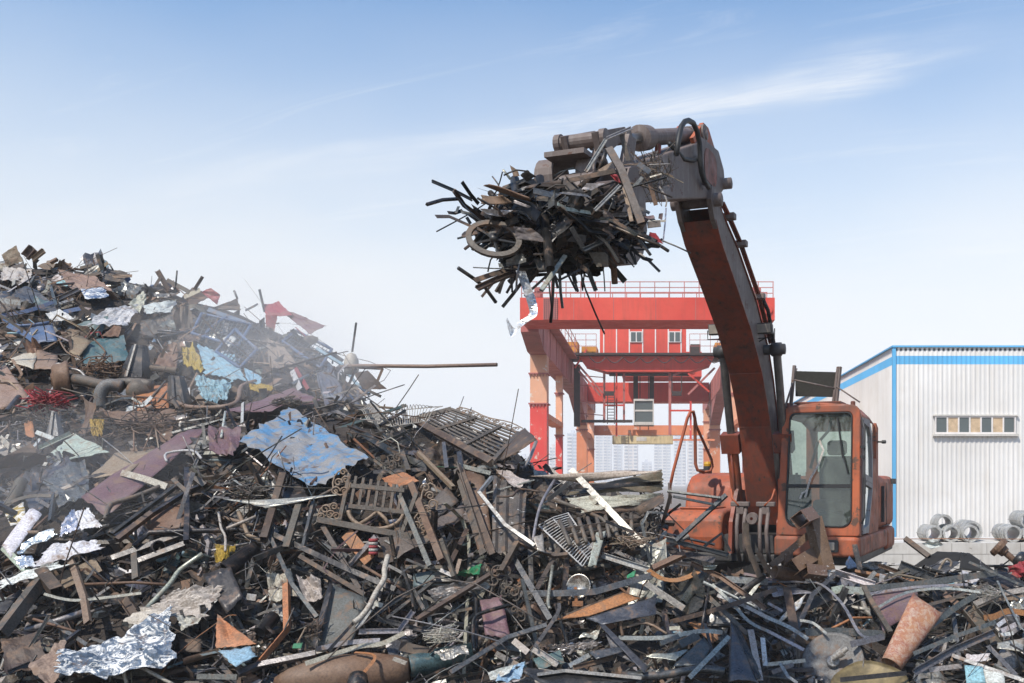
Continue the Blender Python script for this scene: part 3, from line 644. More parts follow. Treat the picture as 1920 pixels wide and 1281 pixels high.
# windscreen: upper and lower sheet, bar between
def pane(name, poly, u=-0.02, par=cab):
    m = MB(); m.add([CF(v, z, u) for v, z in poly], [tuple(range(len(poly)))]); return m.build(name, M['windshield'], par)
ZBAR = 1.955
pane('windscreen', [p for p in i2 if p[1] > ZBAR] + [] if False else [(i2[5 * 2 + 2][0] + 0.0, ZBAR)] + [p for p in i2 if p[1] > ZBAR] + [(i2[-1][0], ZBAR)])
lo = [p for p in i2 if p[1] < ZBAR]
pane('lower_windscreen', lo + [(i2[5 * 2 + 2][0], ZBAR - 0.002), (i2[-1][0], ZBAR - 0.002)] if False else [p for p in i2[:12]] + [(i2[12][0], ZBAR - 0.002), (i2[-1][0], ZBAR - 0.002)])
m = MB(); m.hexa([CF(V0 + 0.115, ZBAR - 0.02, -0.015), CF(V1 - 0.115, ZBAR - 0.02, -0.015), CF(V1 - 0.115, ZBAR - 0.02, 0.01), CF(V0 + 0.115, ZBAR - 0.02, 0.01), CF(V0 + 0.115, ZBAR + 0.025, -0.015), CF(V1 - 0.115, ZBAR + 0.025, -0.015), CF(V1 - 0.115, ZBAR + 0.025, 0.01), CF(V0 + 0.115, ZBAR + 0.025, 0.01)]); m.build('screen_bar', M['black'], cab)
m = MB(); m.tube([CF(1.02, 2.80, 0.03), CF(1.08, 2.45, 0.035), CF(1.17, 2.10, 0.03)], 0.009, 5); m.beam(CF(1.03, 2.79, 0.02), CF(1.10, 2.30, 0.02), 0.012, 0.02); m.build('wiper', M['black'], cab)
# roof
rf = MB(); prof = [(V0 + 0.09, 2.90), (V0 + 0.16, 2.965), (0.8, 2.99), (V1 - 0.15, 2.965), (V1 - 0.02, 2.84), (V1 - 0.03, 2.80), (V0 + 0.09, 2.80)]
rf.prism(prof, lambda v, z, t: E(t, v, z - 0.10 * max(0, (-t - 0.9) / 0.7) ** 2), -0.075, -1.0); rf.prism(prof, lambda v, z, t: E(t, v, z - 0.10 * max(0, (-t - 0.9) / 0.7) ** 2), -1.001, UR); bev(rf.build('roof', M['orange'], cab), 0.02)
m = MB(); ebox(m, -0.1, -0.5, V0 + 0.2, V1 - 0.25, 2.985, 3.005); m.build('roof_hatch', M['orange_dirty'], cab)
for v in (V0 + 0.12, V1 - 0.10):
    m = MB(); m.lathe(E(-0.12, v, 2.93), E(-0.12, v, 3.2), [(0, 0.03), (0.06, 0.03), (0.07, 0.02), (0.07, 0)], 10); m.build('bolt_knob', M['orange_dirty'], cab)
# left side (seen on the right): frame with door
sid = rrect((-0.09 + UR) / 2, (ZB + 2.86) / 2, abs(UR) - 0.09, 2.86 - ZB, (0.02, 0.02, 0.05, 0.22), 4)
dr = [(-0.14, ZB + 0.02), (-0.14, 2.80), (-0.70, 2.80), (-0.90, 2.66), (-1.0, 2.3), (-1.0, 1.9), (-0.62, ZB + 0.02)]
m = MB(); m.prism([(-0.72, ZB), (-0.115, ZB), (-0.115, 2.84), (-0.075, 2.84), (-0.075, ZB - 0.0)][::-1] if False else [(-0.075, ZB), (-0.075, 2.84), (-0.135, 2.84), (-0.135, ZB)], lambda u, z, t: E(u, t, z), V1 - 0.06, V1); m.build('door_post', M['orange'], cab)
m = MB(); m.prism([(-0.64, ZB), (-1.03, 1.88), (-1.03, 2.32), (-1.6, 2.32), (-1.6, ZB)], lambda u, z, t: E(u, t, z), V1 - 0.06, V1 - 0.002)
m.prism([(-1.42, 2.32), (-1.42, 2.80), (-1.6, 2.74), (-1.6, 2.32)], lambda u, z, t: E(u, t, z), V1 - 0.06, V1 - 0.002); m.build('side_panel', M['orange'], cab)
m = MB(); m.prism([(-1.035, 2.33), (-1.035, 2.78), (-1.41, 2.78), (-1.41, 2.33)], lambda u, z, t: E(u, t, z), V1 - 0.035, V1 - 0.03); m.build('quarter_window', M['windshield'], cab)
def inset(poly, d):
    cx = sum(p[0] for p in poly) / len(poly); cy = sum(p[1] for p in poly) / len(poly); out_ = []
    for x, y in poly:
        dx, dy = cx - x, cy - y; L_ = math.hypot(dx, dy); out_.append((x + dx / L_ * d, y + dy / L_ * d))
    return out_
door = MB(); up_ = [(-0.145, 2.06), (-0.145, 2.80), (-0.70, 2.80), (-0.90, 2.66), (-1.0, 2.3), (-1.0, 1.98)]; dn_ = [(-0.145, ZB + 0.02), (-0.145, 2.055), (-1.0, 1.975), (-0.985, 1.90), (-0.62, ZB + 0.02)]
for pl in (up_, dn_): door.ring([E(u, V1 - 0.03, z) for u, z in pl], [E(u, V1 - 0.03, z) for u, z in inset(pl, 0.10)], LV * 0.045)
do = door.build('door', M['door_grey'], cab)
for pl in (up_, dn_):
    m = MB(); q = inset(pl, 0.095); m.add([E(u, V1 - 0.01, z) for u, z in q], [tuple(range(len(q)))]); m.build('pane', M['windshield'], do)
m = MB(); ebox(m, -0.17, -0.33, V1 + 0.016, V1 + 0.04, 2.0, 2.03); ebox(m, -0.17, -0.20, V1 + 0.016, V1 + 0.045, 1.86, 2.06); m.build('handle', M['black'], do)
m = MB(); m.tube([E(-0.03, V1 + 0.02, 1.50), E(-0.035, V1 + 0.05, 1.58), E(-0.06, V1 + 0.05, 2.65), E(-0.08, V1 + 0.02, 2.76)], 0.014, 6); m.build('grab_rail', M['dark_grey'], cab)
for z in (2.3, 2.42):
    m = MB(); ebox(m, -0.02, -0.06, V1 + 0.005, V1 + 0.06, z, z + 0.03); m.build('bracket', M['black'], cab)
m = MB(); m.tube([E(-1.5, V1, 2.55), E(-1.5, V1 + 0.09, 2.55)], 0.012, 6); m.lathe(E(-1.5, V1 + 0.06, 2.55), E(-1.5, V1 + 0.2, 2.55), [(0, 0), (0, 0.025), (0.05, 0.025), (0.06, 0)], 8); m.build('hook', M['black'], cab)
# right cab wall, back wall, interior
m = MB(); ebox(m, -0.075, UR, V0, V0 + 0.04, ZB, 2.05); ebox(m, -0.075, -0.16, V0 + 0.04, V0 + 0.09, 2.05, 2.85); ebox(m, UR + 0.06, UR, V0 + 0.04, V1 - 0.07, ZB, 2.15); ebox(m, UR + 0.06, UR, V0 + 0.05, V0 + 0.2, 2.15, 2.8); ebox(m, UR + 0.06, UR, V1 - 0.2, V1 - 0.07, 2.15, 2.72); m.build('cab_wall', M['orange'], cab)
m = MB(); ebox(m, -0.09, UR + 0.07, V0 + 0.05, V1 - 0.07, ZB + 0.01, ZB + 0.05); m.build('cab_floor', M['seat'], cab)
se = MB(); ebox(se, -0.55, -1.05, 0.62, 1.08, 1.62, 1.78); ebox(se, -0.98, -1.14, 0.62, 1.08, 1.75, 2.35); ebox(se, -1.0, -1.12, 0.72, 0.98, 2.36, 2.56); ebox(se, -0.5, -1.1, 0.66, 1.04, 1.4, 1.62)
bev(se.build('seat', M['seat'], cab), 0.05, 3)
for v in (0.46, 1.14):
    m = MB(); ebox(m, -0.4, -1.0, v - 0.09, v + 0.06, 1.40, 1.92); m.tube([E(-0.42, v, 1.92), E(-0.36, v, 2.12)], 0.018, 6); m.build('console', M['seat'], cab)
m = MB(); ebox(m, -0.16, -0.5, V0 + 0.06, V0 + 0.2, ZB + 0.05, 2.1); m.build('instrument_box', M['seat'], cab)
m = MB(); m.tube([E(-0.15, 0.95, 2.82), E(-0.25, 0.9, 2.66), E(-0.5, 0.7, 2.5), E(-0.8, 0.55, 2.2)], 0.02, 6); m.build('cable', M['black'], cab)
m = MB((0.62, 0.58, 0.52)); m.sweep([CF(0.80, 2.52, 0.05), CF(0.86, 2.40, 0.07), CF(0.80, 2.22, 0.06), CF(0.70, 2.05, 0.05), CF(0.66, 1.90, 0.05)], [(-0.012, -0.003), (0.012, -0.003), (0.012, 0.003), (-0.012, 0.003)], up=FV); m.sweep([CF(0.66, 1.90, 0.05), CF(0.60, 1.87, 0.05), CF(0.575, 1.80, 0.05)], [(-0.01, -0.003), (0.01, -0.003), (0.01, 0.003), (-0.01, 0.003)], up=FV); m.sweep([CF(0.665, 1.90, 0.05), CF(0.64, 1.82, 0.05)], [(-0.01, -0.003), (0.01, -0.003), (0.01, 0.003), (-0.01, 0.003)], up=FV); m.build('torn_strap', M['s_cloth'], cab)
# skirt below the cab with a lamp
sk = plan('cab_skirt', 'orange', [(0.03, V0 - 0.03), (0.03, V1 - 0.05), (-0.03, V1 + 0.01), (-2.39, V1 + 0.02), (-2.39, V0 - 0.03)], 1.085, 1.338, bw=0.04)
m = MB(); ebox(m, 0.028, 0.06, 0.82, 1.02, 1.17, 1.27); bev(m.build('lamp', M['lens'], sk), 0.01)
m = MB(); m.ring([E(0.032, v, z) for v, z in rrect(0.93, 1.225, 0.27, 0.15, 0.02, 2)], [E(0.032, v, z) for v, z in rrect(0.92, 1.22, 0.205, 0.105, 0.01, 2)], FV * 0.012); m.build('lamp_bezel', M['dark_grey'], sk)
M['screen'] = mat_plain('dark screen mesh', (0.030, 0.028, 0.023), 0.9, 0, 0.3, 40)
# roof guard: tilted dark screen on posts with tie rods
gd_ = MB(); gd_.hexa([E(-0.34, 0.45, 3.10), E(-0.34, 0.97, 3.075), E(-0.37, 0.97, 3.075), E(-0.37, 0.45, 3.10), E(-0.32, 0.45, 3.42), E(-0.32, 0.97, 3.385), E(-0.35, 0.97, 3.385), E(-0.35, 0.45, 3.42)]); guard = gd_.build('roof_screen', M['screen'], ex)
for (v0, v1, mt) in ((0.41, 0.47, 'arm_grey'), (0.985, 1.02, 'arm_grey'), (0.97, 1.0, 'arm_grey')):
    m = MB(); m.beam(E(-0.25, v0 - (0.02 if v0 == 0.97 else 0.0), 2.97), E(-0.33, v1 if v0 > 0.9 else v0 + 0.03, 3.45 if v0 > 0.9 else 3.49), 0.035, 0.035); m.build('post', M[mt], guard)
for a, b in (((-0.05, V0 + 0.09, 2.93), (-0.42, 0.45, 3.46)), ((-0.06, V0 + 0.10, 2.93), (-0.30, 0.42, 3.26)), ((-0.15, V0 + 0.19, 3.29), (-0.27, 0.96, 3.18)), ((-0.27, 0.985, 3.2), (-0.2, V1 - 0.03, 2.99))):
    m = MB(); m.tube([E(*a), E(*b)], 0.010, 6); m.build('tie_rod', M['arm_grey'], guard)
# handrail right of the boom, filler cap
hw = lambda px, py, Y: P(px, py, Y)
m = MB(); m.tube([hw(1256, 915, 13.1), hw(1262, 885, 13.1), hw(1289, 784, 13.1), hw(1294, 773, 13.1), hw(1300, 772, 13.15), hw(1303, 785, 13.2), hw(1304, 870, 13.25), hw(1308, 882, 13.25), hw(1320, 885, 13.3)], 0.022, 8)
m.tube([hw(1303, 785, 13.2), hw(1306, 800, 13.25), hw(1334, 862, 13.7), hw(1336, 875, 13.7), hw(1331, 884, 13.7), hw(1318, 886, 13.5)], 0.020, 8); m.build('handrail', M['orange'], ex)
m = MB(); m.beam(hw(1256, 905, 13.1), hw(1256, 945, 13.1), 0.04, 0.05); m.build('rail_bracket', M['arm_grey'], ex)
c0 = hw(1327, 888, 13.75)
m = MB(); m.lathe(c0, c0 + Vector((0, 0, 1)), [(0, 0.06), (0.10, 0.06), (0.10, 0.0)], 14); fc = m.build('filler_neck', M['dark_grey'], ex)
m = MB(); m.lathe(c0 + Vector((0, 0, 0.101)), c0 + Vector((0, 0, 1)), [(0, 0.05), (0.03, 0.055), (0.06, 0.045), (0.065, 0)], 14); m.build('cap', M['yellow'], fc)
m = MB(); m.lathe(hw(1315, 888, 13.5), hw(1315, 878, 13.5), [(0, 0.03), (0.06, 0.03), (0.06, 0)], 10); m.build('rail_socket', M['dark_grey'], ex)

# ------------------------------------------------------------------ boom (banana profile), stick, cylinders
und = [(-0.55, 1.45), (-0.42, 1.69), (-0.28, 2.03), (-0.02, 2.70), (0.18, 3.02), (0.41, 3.33), (0.92, 3.78), (1.66, 4.26), (2.10, 4.53), (2.30, 4.72)]
thk = [0.24, 0.30, 0.36, 0.44, 0.48, 0.50, 0.48, 0.42, 0.34, 0.24]
top = []
for i, (u, z) in enumerate(und):
    a = und[max(0, i - 1)]; b = und[min(len(und) - 1, i + 1)]; du, dz = b[0] - a[0], b[1] - a[1]; L_ = math.hypot(du, dz)
    top.append((u - dz / L_ * thk[i], z + du / L_ * thk[i]))
def strip(name, mat, A, B, v0, v1, par, flip=False):
    m = MB(); vs = []
    for (u0, z0), (u1, z1) in zip(A, B): vs += [E(u0, v0, z0), E(u0, v1, z0), E(u1, v1, z1), E(u1, v0, z1)]
    fs = []
    for i in range(len(A) - 1):
        b = 4 * i
        for j in range(4): fs.append((b + j, b + (j + 1) % 4, b + 4 + (j + 1) % 4, b + 4 + j))
    fs += [(3, 2, 1, 0), tuple(4 * (len(A) - 1) + j for j in range(4))]
    m.add(vs, fs); return m.build(name, M[mat], par)
def inward(A, B, f): return [(a[0] + (b[0] - a[0]) * f, a[1] + (b[1] - a[1]) * f) for a, b in zip(A, B)]
boom = strip('boom', 'orange_dirty', inward(und, top, 0.0), inward(und, top, 0.04), -0.205, 0.205, ex)      # underside plate
strip('top_plate', 'orange_dirty', inward(und, top, 0.96), inward(und, top, 1.0), -0.205, 0.205, boom)
for v in (-0.19, 0.165): strip('side_plate', 'arm_grey', inward(und, top, 0.041), inward(und, top, 0.959), v, v + 0.025, boom)
m = MB()
for i in (3, 5):
    u, z = und[i]; a, b = und[i], und[i + 1]; ebox(m, u - 0.005, u + 0.008, -0.2, 0.2, z - 0.004, z + 0.004)
m.build('weld_seam', M['orange_dirty'], boom)
# fork at the boom tip
for v in (-0.20, 0.15): eprism('fork_plate', 'arm_grey', [(2.02, 4.52), (2.34, 4.72), (2.46, 4.90), (2.42, 5.05), (2.2, 5.02), (1.95, 4.78)], v, v + 0.05, boom)
def pin(name, u, z, v0, v1, r, mat='arm_grey', par=ex):
    m = MB(); m.tube([E(u, v0, z), E(u, v1, z)], r, 14); return m.build(name, M[mat], par)
pin('pin', 2.32, 4.92, -0.27, 0.27, 0.07, par=boom)
pin('cylinder_pin', 0.24, 3.63, -0.45, 0.45, 0.065, 'dark_grey', boom)
# pipes along the boom back
for v in (0.22, 0.25):
    pts = inward(und, top, 1.06)[5:]; m = MB(); m.tube([E(u - 0.02, v - 0.02, z + 0.04) for u, z in pts], 0.016, 6); m.build('pipe', M['orange_dirty'], boom)
for i in (6, 7, 8):
    u, z = inward(und, top, 1.06)[i]; m = MB(); ebox(m, u - 0.07, u + 0.03, 0.14, 0.29, z, z + 0.07); bev(m.build('pipe_clamp', M['arm_grey'], boom), 0.01)
m = MB(); pts = inward(und, top, 1.06); m.tube([E(pts[6][0] - 0.02, 0.24, pts[6][1] + 0.05), E(pts[6][0] - 0.25, 0.27, pts[6][1] - 0.1), E(pts[5][0] - 0.1, 0.26, pts[5][1] - 0.1), E(pts[4][0], 0.24, pts[4][1])], 0.026, 8); m.build('hose', M['black'], boom)
# work lights
for (px, py, Y, v) in ((1345, 619, 11.9, -1), (1434, 617, 11.95, 1)):
    c = P(px, py, Y); m = MB(); d = FV; r = LV
    def q(a, b, h): return c + d * a + r * b + Vector((0, 0, h))
    m.hexa([q(0.04, -0.10, -0.065), q(0.05, 0.10, -0.065), q(-0.06, 0.09, -0.055), q(-0.06, -0.09, -0.055), q(0.07, -0.10, 0.065), q(0.07, 0.10, 0.065), q(-0.06, 0.09, 0.055), q(-0.06, -0.09, 0.055)])
    lo_ = bev(m.build('work_light', M['dark_grey'], ex), 0.012)
    m = MB(); m.hexa([q(0.052, -0.085, -0.05), q(0.062, 0.085, -0.05), q(0.04, 0.085, -0.05), q(0.04, -0.085, -0.05), q(0.077, -0.085, 0.05), q(0.079, 0.085, 0.05), q(0.05, 0.085, 0.05), q(0.05, -0.085, 0.05)]); m.build('lens', M['lens'], lo_)
    m = MB(); m.tube([q(0, -0.12, 0.0), q(0, -0.12, -0.11), q(0, 0.12, -0.11), q(0, 0.12, 0.0)], 0.008, 5); m.tube([q(0, 0, -0.11), q(-0.05, -0.12 * v, -0.16), q(-0.1, -0.2 * v, -0.15)], 0.008, 5); m.build('bracket', M['black'], lo_)
# boom cylinders
for v in (-0.34, 0.345):
    a = E(-0.60, v, 1.30); b = E(0.24, v, 3.63); d = (b - a).normalized(); L_ = (b - a).length
    m = MB(); m.lathe(a, b, [(0, 0), (0, 0.075), (L_ * 0.50, 0.075), (L_ * 0.50, 0.095), (L_ * 0.56, 0.095), (L_ * 0.56, 0.05), (L_ * 0.56, 0)], 18); cy = m.build('boom_cylinder', M['orange'], ex)
    m = MB(); m.lathe(a, b, [(L_ * 0.561, 0), (L_ * 0.561, 0.052), (L_, 0.052), (L_, 0)], 16); m.build('rod', M['rod'], cy)
    m = MB(); m.lathe(a, b, [(L_ * 0.49, 0.077), (L_ * 0.49, 0.105), (L_ * 0.515, 0.105), (L_ * 0.515, 0.097)], 12)
    m.beam(a + d * L_ * 0.47 + FV * 0.02, a + d * L_ * 0.57 + FV * 0.02, 0.24, 0.17, up=FV); m.build('collar', M['orange_dirty'], cy)
    m = MB(); m.tube([a + FV * 0.09 + d * 0.2, a + FV * 0.09 + d * L_ * 0.48], 0.014, 6); m.build('pipe', M['orange_dirty'], cy)
    m = MB(); m.tube([E(0.24, v - 0.06, 3.63), E(0.24, v + 0.06, 3.63)], 0.085, 14); m.build('rod_eye', M['dark_grey'], cy)
# stick
stick = eprism('stick', 'arm_grey', [(1.86, 5.38), (1.80, 5.20), (2.05, 5.02), (2.2, 4.97), (3.31, 4.67), (5.2, 4.12), (5.32, 4.22), (5.25, 4.36), (3.98, 4.86), (2.80, 5.36), (2.62, 5.48), (2.05, 5.52)], -0.16, 0.16); bev(stick, 0.015)
for v in (-0.14, 0.10): eprism('bracket_plate', 'orange', [(1.98, 5.42), (2.35, 5.66), (2.52, 5.66), (2.85, 5.40), (2.6, 5.2), (2.1, 5.2)], v, v + 0.04, stick)
pin('pin', 1.86, 5.22, -0.24, 0.24, 0.06, par=stick); pin('pin', 2.5, 5.54, -0.17, 0.17, 0.05, par=stick)
m = MB(); m.prism(rrect(2.35, 5.25, 0.42, 0.34, 0.12, 3), lambda u, z, t: E(u, t, z), 0.161, 0.167); m.build('wear_plate', M['orange_dirty'], stick)
# bucket cylinder
a = E(2.52, 0, 5.55); b = E(4.40, 0, 4.90); L_ = (b - a).length
m = MB(); m.lathe(a, b, [(0, 0), (0, 0.085), (0.12, 0.085), (0.12, 0.075), (L_ * 0.66, 0.075), (L_ * 0.66, 0.11), (L_ * 0.76, 0.115), (L_ * 0.77, 0.06), (L_ * 0.77, 0)], 20); bc = m.build('bucket_cylinder', M['arm_grey'], ex)
m = MB(); m.lathe(a, b, [(L_ * 0.771, 0), (L_ * 0.771, 0.045), (L_ * 1.0, 0.045), (L_, 0)], 14); m.build('rod', M['rod'], bc)
m = MB(); m.lathe(E(2.52, -0.16, 5.55), E(2.52, 0.2, 5.55), [(0, 0), (0, 0.09), (0.32, 0.09), (0.32, 0)], 16); m.build('barrel_eye', M['arm_grey'], bc)
m = MB(); m.tube([E(3.5, 0.12, 5.14), E(3.2, 0.16, 5.08), E(2.95, 0.18, 5.14), E(2.78, 0.18, 5.22), E(2.66, 0.18, 5.12), E(2.6, 0.18, 5.0)], 0.022, 8); m.build('hose', M['black'], bc)
m = MB(); m.tube([E(3.62, 0.05, 4.97), E(3.6, 0.05, 5.1)], 0.03, 8); m.build('port', M['orange_dirty'], bc)
# hose loop over the stick
hp = []
for (px, py) in ((1268, 290), (1272, 262), (1277, 238), (1284, 228), (1291, 226), (1300, 231), (1307, 246), (1312, 270), (1313, 300), (1315, 322), (1321, 340), (1329, 352)):
    kx = (px - CX) / FPX; uu = (1.4758 - 12.452 * kx) / (0.3535 - 0.9354 * kx); hp.append((px, py, 12.452 - 0.9354 * uu))
m = MB(); m.tube([P(*p) for p in hp], 0.026, 10); m.build('hose_loop', M['black'], stick)
# bucket linkage: cross tubes, rocker plates and bucket
def xtube(u, z, v0, v1, r, name='cross_tube', mat='arm_grey'):
    m = MB(); m.lathe(E(u, v0, z), E(u, v1, z), [(0, 0), (0, r * 1.25), (0.05, r * 1.25), (0.05, r), (v1 - v0 - 0.05, r), (v1 - v0 - 0.05, r * 1.25), (v1 - v0, r * 1.25), (v1 - v0, 0)], 16); return m.build(name, M[mat], ex)
xtube(4.42, 4.90, -0.26, 0.10, 0.055); xtube(4.95, 4.72, -0.32, 0.12, 0.06)
for v in (-0.24, 0.03):
    eprism('link_arm', 'arm_grey', [(4.36, 4.95), (4.48, 4.97), (5.05, 4.74), (4.98, 4.62), (4.86, 4.62)], v, v + 0.05)
    eprism('rocker_arm', 'arm_grey', [(4.34, 4.9), (4.5, 4.9), (4.72, 4.44), (4.6, 4.36), (4.48, 4.42)], v + 0.06, v + 0.10)
m = MB(); ebox(m, 4.9, 5.25, -0.28, 0.06, 4.52, 4.56); m.build('link_plate', M['arm_grey'], ex)
# bucket: curved shell between two cheek plates
bk = [(5.10, 4.42), (4.92, 4.22), (4.88, 3.98), (4.96, 3.78), (5.12, 3.66), (5.34, 3.62), (5.54, 3.68), (5.72, 3.80)]
bin_ = [(5.13, 4.40), (4.95, 4.22), (4.91, 3.98), (4.99, 3.80), (5.13, 3.69), (5.34, 3.65), (5.53, 3.71), (5.71, 3.83)]
bucket = strip('bucket', 'arm_grey', bk, bin_, -0.42, 0.42, ex)
for v in (-0.435, 0.421): eprism("cheek_plate", "arm_grey", bk + [(5.45, 4.02), (5.25, 4.36)], v, v + 0.014, bucket)
for i in range(5):
    v = -0.36 + i * 0.18; eprism("tooth", "dark_grey", [(5.66, 3.76), (5.70, 3.84), (5.86, 3.92)], v - 0.035, v + 0.035, bucket)
for v in (-0.36, 0.0):
    c_ = [(4.98 + 0.17 * math.cos(R(a)), 4.42 + 0.17 * math.sin(R(a))) for a in range(-20, 201, 20)]
    ci = [(4.98 + 0.145 * math.cos(R(a)), 4.42 + 0.145 * math.sin(R(a))) for a in range(-20, 201, 20)]
    strip('ear_guard', 'arm_grey', c_, ci, v - 0.06, v + 0.10, bucket)
pin('bucket_pin', 5.22, 4.24, -0.3, 0.3, 0.05)
# ================================================================== the scrap heaps: one height field
SEC = [
 (-4.0, -0.02, None), (8.8, 0.0, None), (9.6, 0.02, None),
 (10.2, None, [(-300, 1205), (400, 1200), (900, 1205), (1400, 1200), (2300, 1195)]),
 (10.8, None, [(-300, 1110), (0, 1110), (400, 1090), (700, 1080), (1000, 1100), (1250, 1120), (1500, 1130), (2300, 1120)]),
 (11.2, None, [(-300, 1050), (0, 1050), (300, 1030), (600, 1010), (850, 1000), (1050, 1030), (1200, 1050), (1320, 1068), (1500, 1078), (1700, 1070), (2300, 1075)]),
 (11.8, None, [(-300, 990), (0, 985), (300, 950), (600, 920), (850, 910), (1000, 930), (1100, 960), (1200, 1010), (1260, 1060), (1330, 1160), (1690, 1160), (1740, 1066), (2300, 1062)]),
 (12.6, None, [(-300, 930), (0, 920), (300, 880), (500, 850), (700, 850), (900, 850), (1000, 870), (1100, 900), (1215, 935), (1240, 1010), (1265, 1190), (1700, 1190), (1760, 1078), (2300, 1070)]),
 (13.5, None, [(-300, 880), (0, 870), (300, 830), (480, 800), (600, 785), (700, 800), (850, 800), (950, 835), (1020, 885), (1150, 905), (1215, 950), (1240, 1180), (1700, 1180), (1780, 1140), (2300, 1130)]),
 (14.5, None, [(-300, 825), (0, 820), (300, 790), (500, 770), (640, 775), (760, 778), (860, 778), (950, 822), (1010, 885), (1100, 950), (1190, 1010), (1235, 1170), (2300, 1220)]),
 (16.0, None, [(-300, 770), (0, 760), (300, 742), (500, 735), (600, 742), (700, 765), (760, 780), (840, 805), (960, 890), (1100, 1020), (1230, 1170), (2300, 1280)]),
 (18.0, None, [(-300, 640), (0, 645), (200, 660), (400, 675), (520, 685), (600, 705), (680, 745), (740, 795), (860, 890), (1000, 1010), (1230, 1190), (2300, 1240)]),
 (20.0, None, [(-300, 525), (0, 545), (200, 565), (300, 592), (400, 618), (500, 643), (580, 665), (640, 705), (700, 765), (760, 830), (900, 1010), (1100, 1200), (2300, 1205)]),
 (22.0, None, [(-300, 455), (0, 492), (60, 494), (190, 504), (300, 538), (400, 569), (500, 602), (560, 630), (620, 672), (680, 738), (740, 815), (860, 980), (1000, 1180), (2300, 1180)]),
 (24.5, None, [(-300, 520), (0, 550), (190, 570), (300, 610), (400, 650), (500, 690), (620, 770), (740, 900), (860, 1100), (2300, 1160)]),
 (30.0, GZ - 0.1, None), (34.0, GZ - 0.3, None)]
PXS = list(range(-320, 2321, 8))
def interp(t, x):
    if x <= t[0][0]: return t[0][1]
    for (a, b), (c, d) in zip(t[:-1], t[1:]):
        if x <= c: return b + (d - b) * (x - a) / (c - a)
    return t[-1][1]
HT = []
for (Y, z, t) in SEC:
    HT.append([z if t is None else CAMH - (interp(t, px) - CY) / FPX * Y for px in PXS])
SY = [s[0] for s in SEC]
def hgt(x, y):
    px = CX + FPX * x / max(y, 6.0); f = min(max((px + 320) / 8.0, 0), len(PXS) - 1.001); i = int(f); f -= i
    if y <= SY[0]: return HT[0][i]
    for k_ in range(len(SY) - 1):
        if y <= SY[k_ + 1]:
            t = (y - SY[k_]) / (SY[k_ + 1] - SY[k_]); a = HT[k_][i] * (1 - f) + HT[k_][i + 1] * f; b = HT[k_ + 1][i] * (1 - f) + HT[k_ + 1][i + 1] * f
            return a + (b - a) * t
    return GZ - 0.3
def surfY(px, py):
    """distance at which the sight line meets the heap (None when it passes above it)"""
    k1 = (px - CX) / FPX; k2 = (py - CY) / FPX; y = 8.6
    while y < 25.5:
        if CAMH - k2 * y <= hgt(k1 * y, y): return y
        y += 0.06
    return None
def surfD(px, py):
    for d in range(0, 400, 8):
        y = surfY(px, py + d)
        if y: return y
    return 12.0
def S(px, py, off=0.3):
    Y = surfD(px, py) - off; return P(px, py, Y)
def nrm(x, y, e=0.25):
    return Vector((-(hgt(x + e, y) - hgt(x - e, y)) / (2 * e), -(hgt(x, y + e) - hgt(x, y - e)) / (2 * e), 1)).normalized()
def mat_mound():
    t = NT('packed rusty dirt'); b = t.noise(5, 7, 0.7); c = t.mix(t.ramp(b, 0.35, 0.7), (0.018, 0.014, 0.012), (0.06, 0.044, 0.033))
    t.set(Base_Color=c, Roughness=0.95); t.bump(b, 0.8, 0.08); return t.m
md = MB((0.05, 0.04, 0.03)); gx = [-9 + 0.25 * i for i in range(0, 81)]; gy = [-3.9, -1, 3, 6] + [8 + 0.25 * i for i in range(0, 103)]
# columns fan out with distance so that the sheet follows the heaps
md.v = []
for y in gy:
    for i in range(110):
        px = -315 + 24 * i; yy = max(y, 6.0); x = (px - CX) / FPX * yy
        z = hgt(x, y) + (0.12 * mnoise.noise((x * 1.3, y * 1.3, 0)) if y > 9.6 else 0.02 * mnoise.noise((x * 4, y * 4, 0)))
        md.v.append((x, y, z - 0.10 if y > 9.7 else z))
md.f = [[j * 110 + i, j * 110 + i + 1, (j + 1) * 110 + i + 1, (j + 1) * 110 + i] for j in range(len(gy) - 1) for i in range(109)]
md.c = [md.col] * len(md.f); md.sm = [True] * len(md.f)
tag(md.build('heap_base', mat_mound(), origin=(0, 0, 0)), kind='structure')

# ------------------------------------------------------------------ scrap piece shapes (added to an MB)
C = dict(rust=(0.165, 0.090, 0.050), dkrust=(0.085, 0.054, 0.037), brown=(0.108, 0.092, 0.076), dark=(0.042, 0.041, 0.041), grey=(0.165, 0.163, 0.158), steel=(0.37, 0.365, 0.355), pale=(0.47, 0.445, 0.40),
         white=(0.62, 0.615, 0.60), tan=(0.29, 0.21, 0.145), blue=(0.065, 0.125, 0.25), ltblue=(0.27, 0.47, 0.58), maroon=(0.165, 0.085, 0.095), green=(0.02, 0.22, 0.10), cream=(0.55, 0.51, 0.40), yellow=(0.40, 0.27, 0.035), red=(0.34, 0.03, 0.04), teal=(0.06, 0.12, 0.13), orange=(0.42, 0.17, 0.06), mint=(0.38, 0.44, 0.37), black=(0.02, 0.02, 0.021), slate=(0.095, 0.10, 0.105), foil=(0.75, 0.77, 0.78), bone=(0.50, 0.46, 0.39), azure=(0.09, 0.25, 0.42), cream_in_shade=(0.15, 0.13, 0.085), denim=(0.085, 0.125, 0.19))
ADJ = dict(rust='rusty', dkrust='dark rusty', brown='brown', dark='blackened', grey='grey', steel='bare grey', pale='pale grey', white='white', tan='tan', blue='dark blue', ltblue='light blue', maroon='maroon', green='green', cream='cream', yellow='yellow', red='red', teal='dark teal', orange='orange rusty', mint='pale green', black='black', slate='slate grey', foil='shiny', bone='off-white', azure='blue', cream_in_shade='cream_in_shade', denim='dark blue')
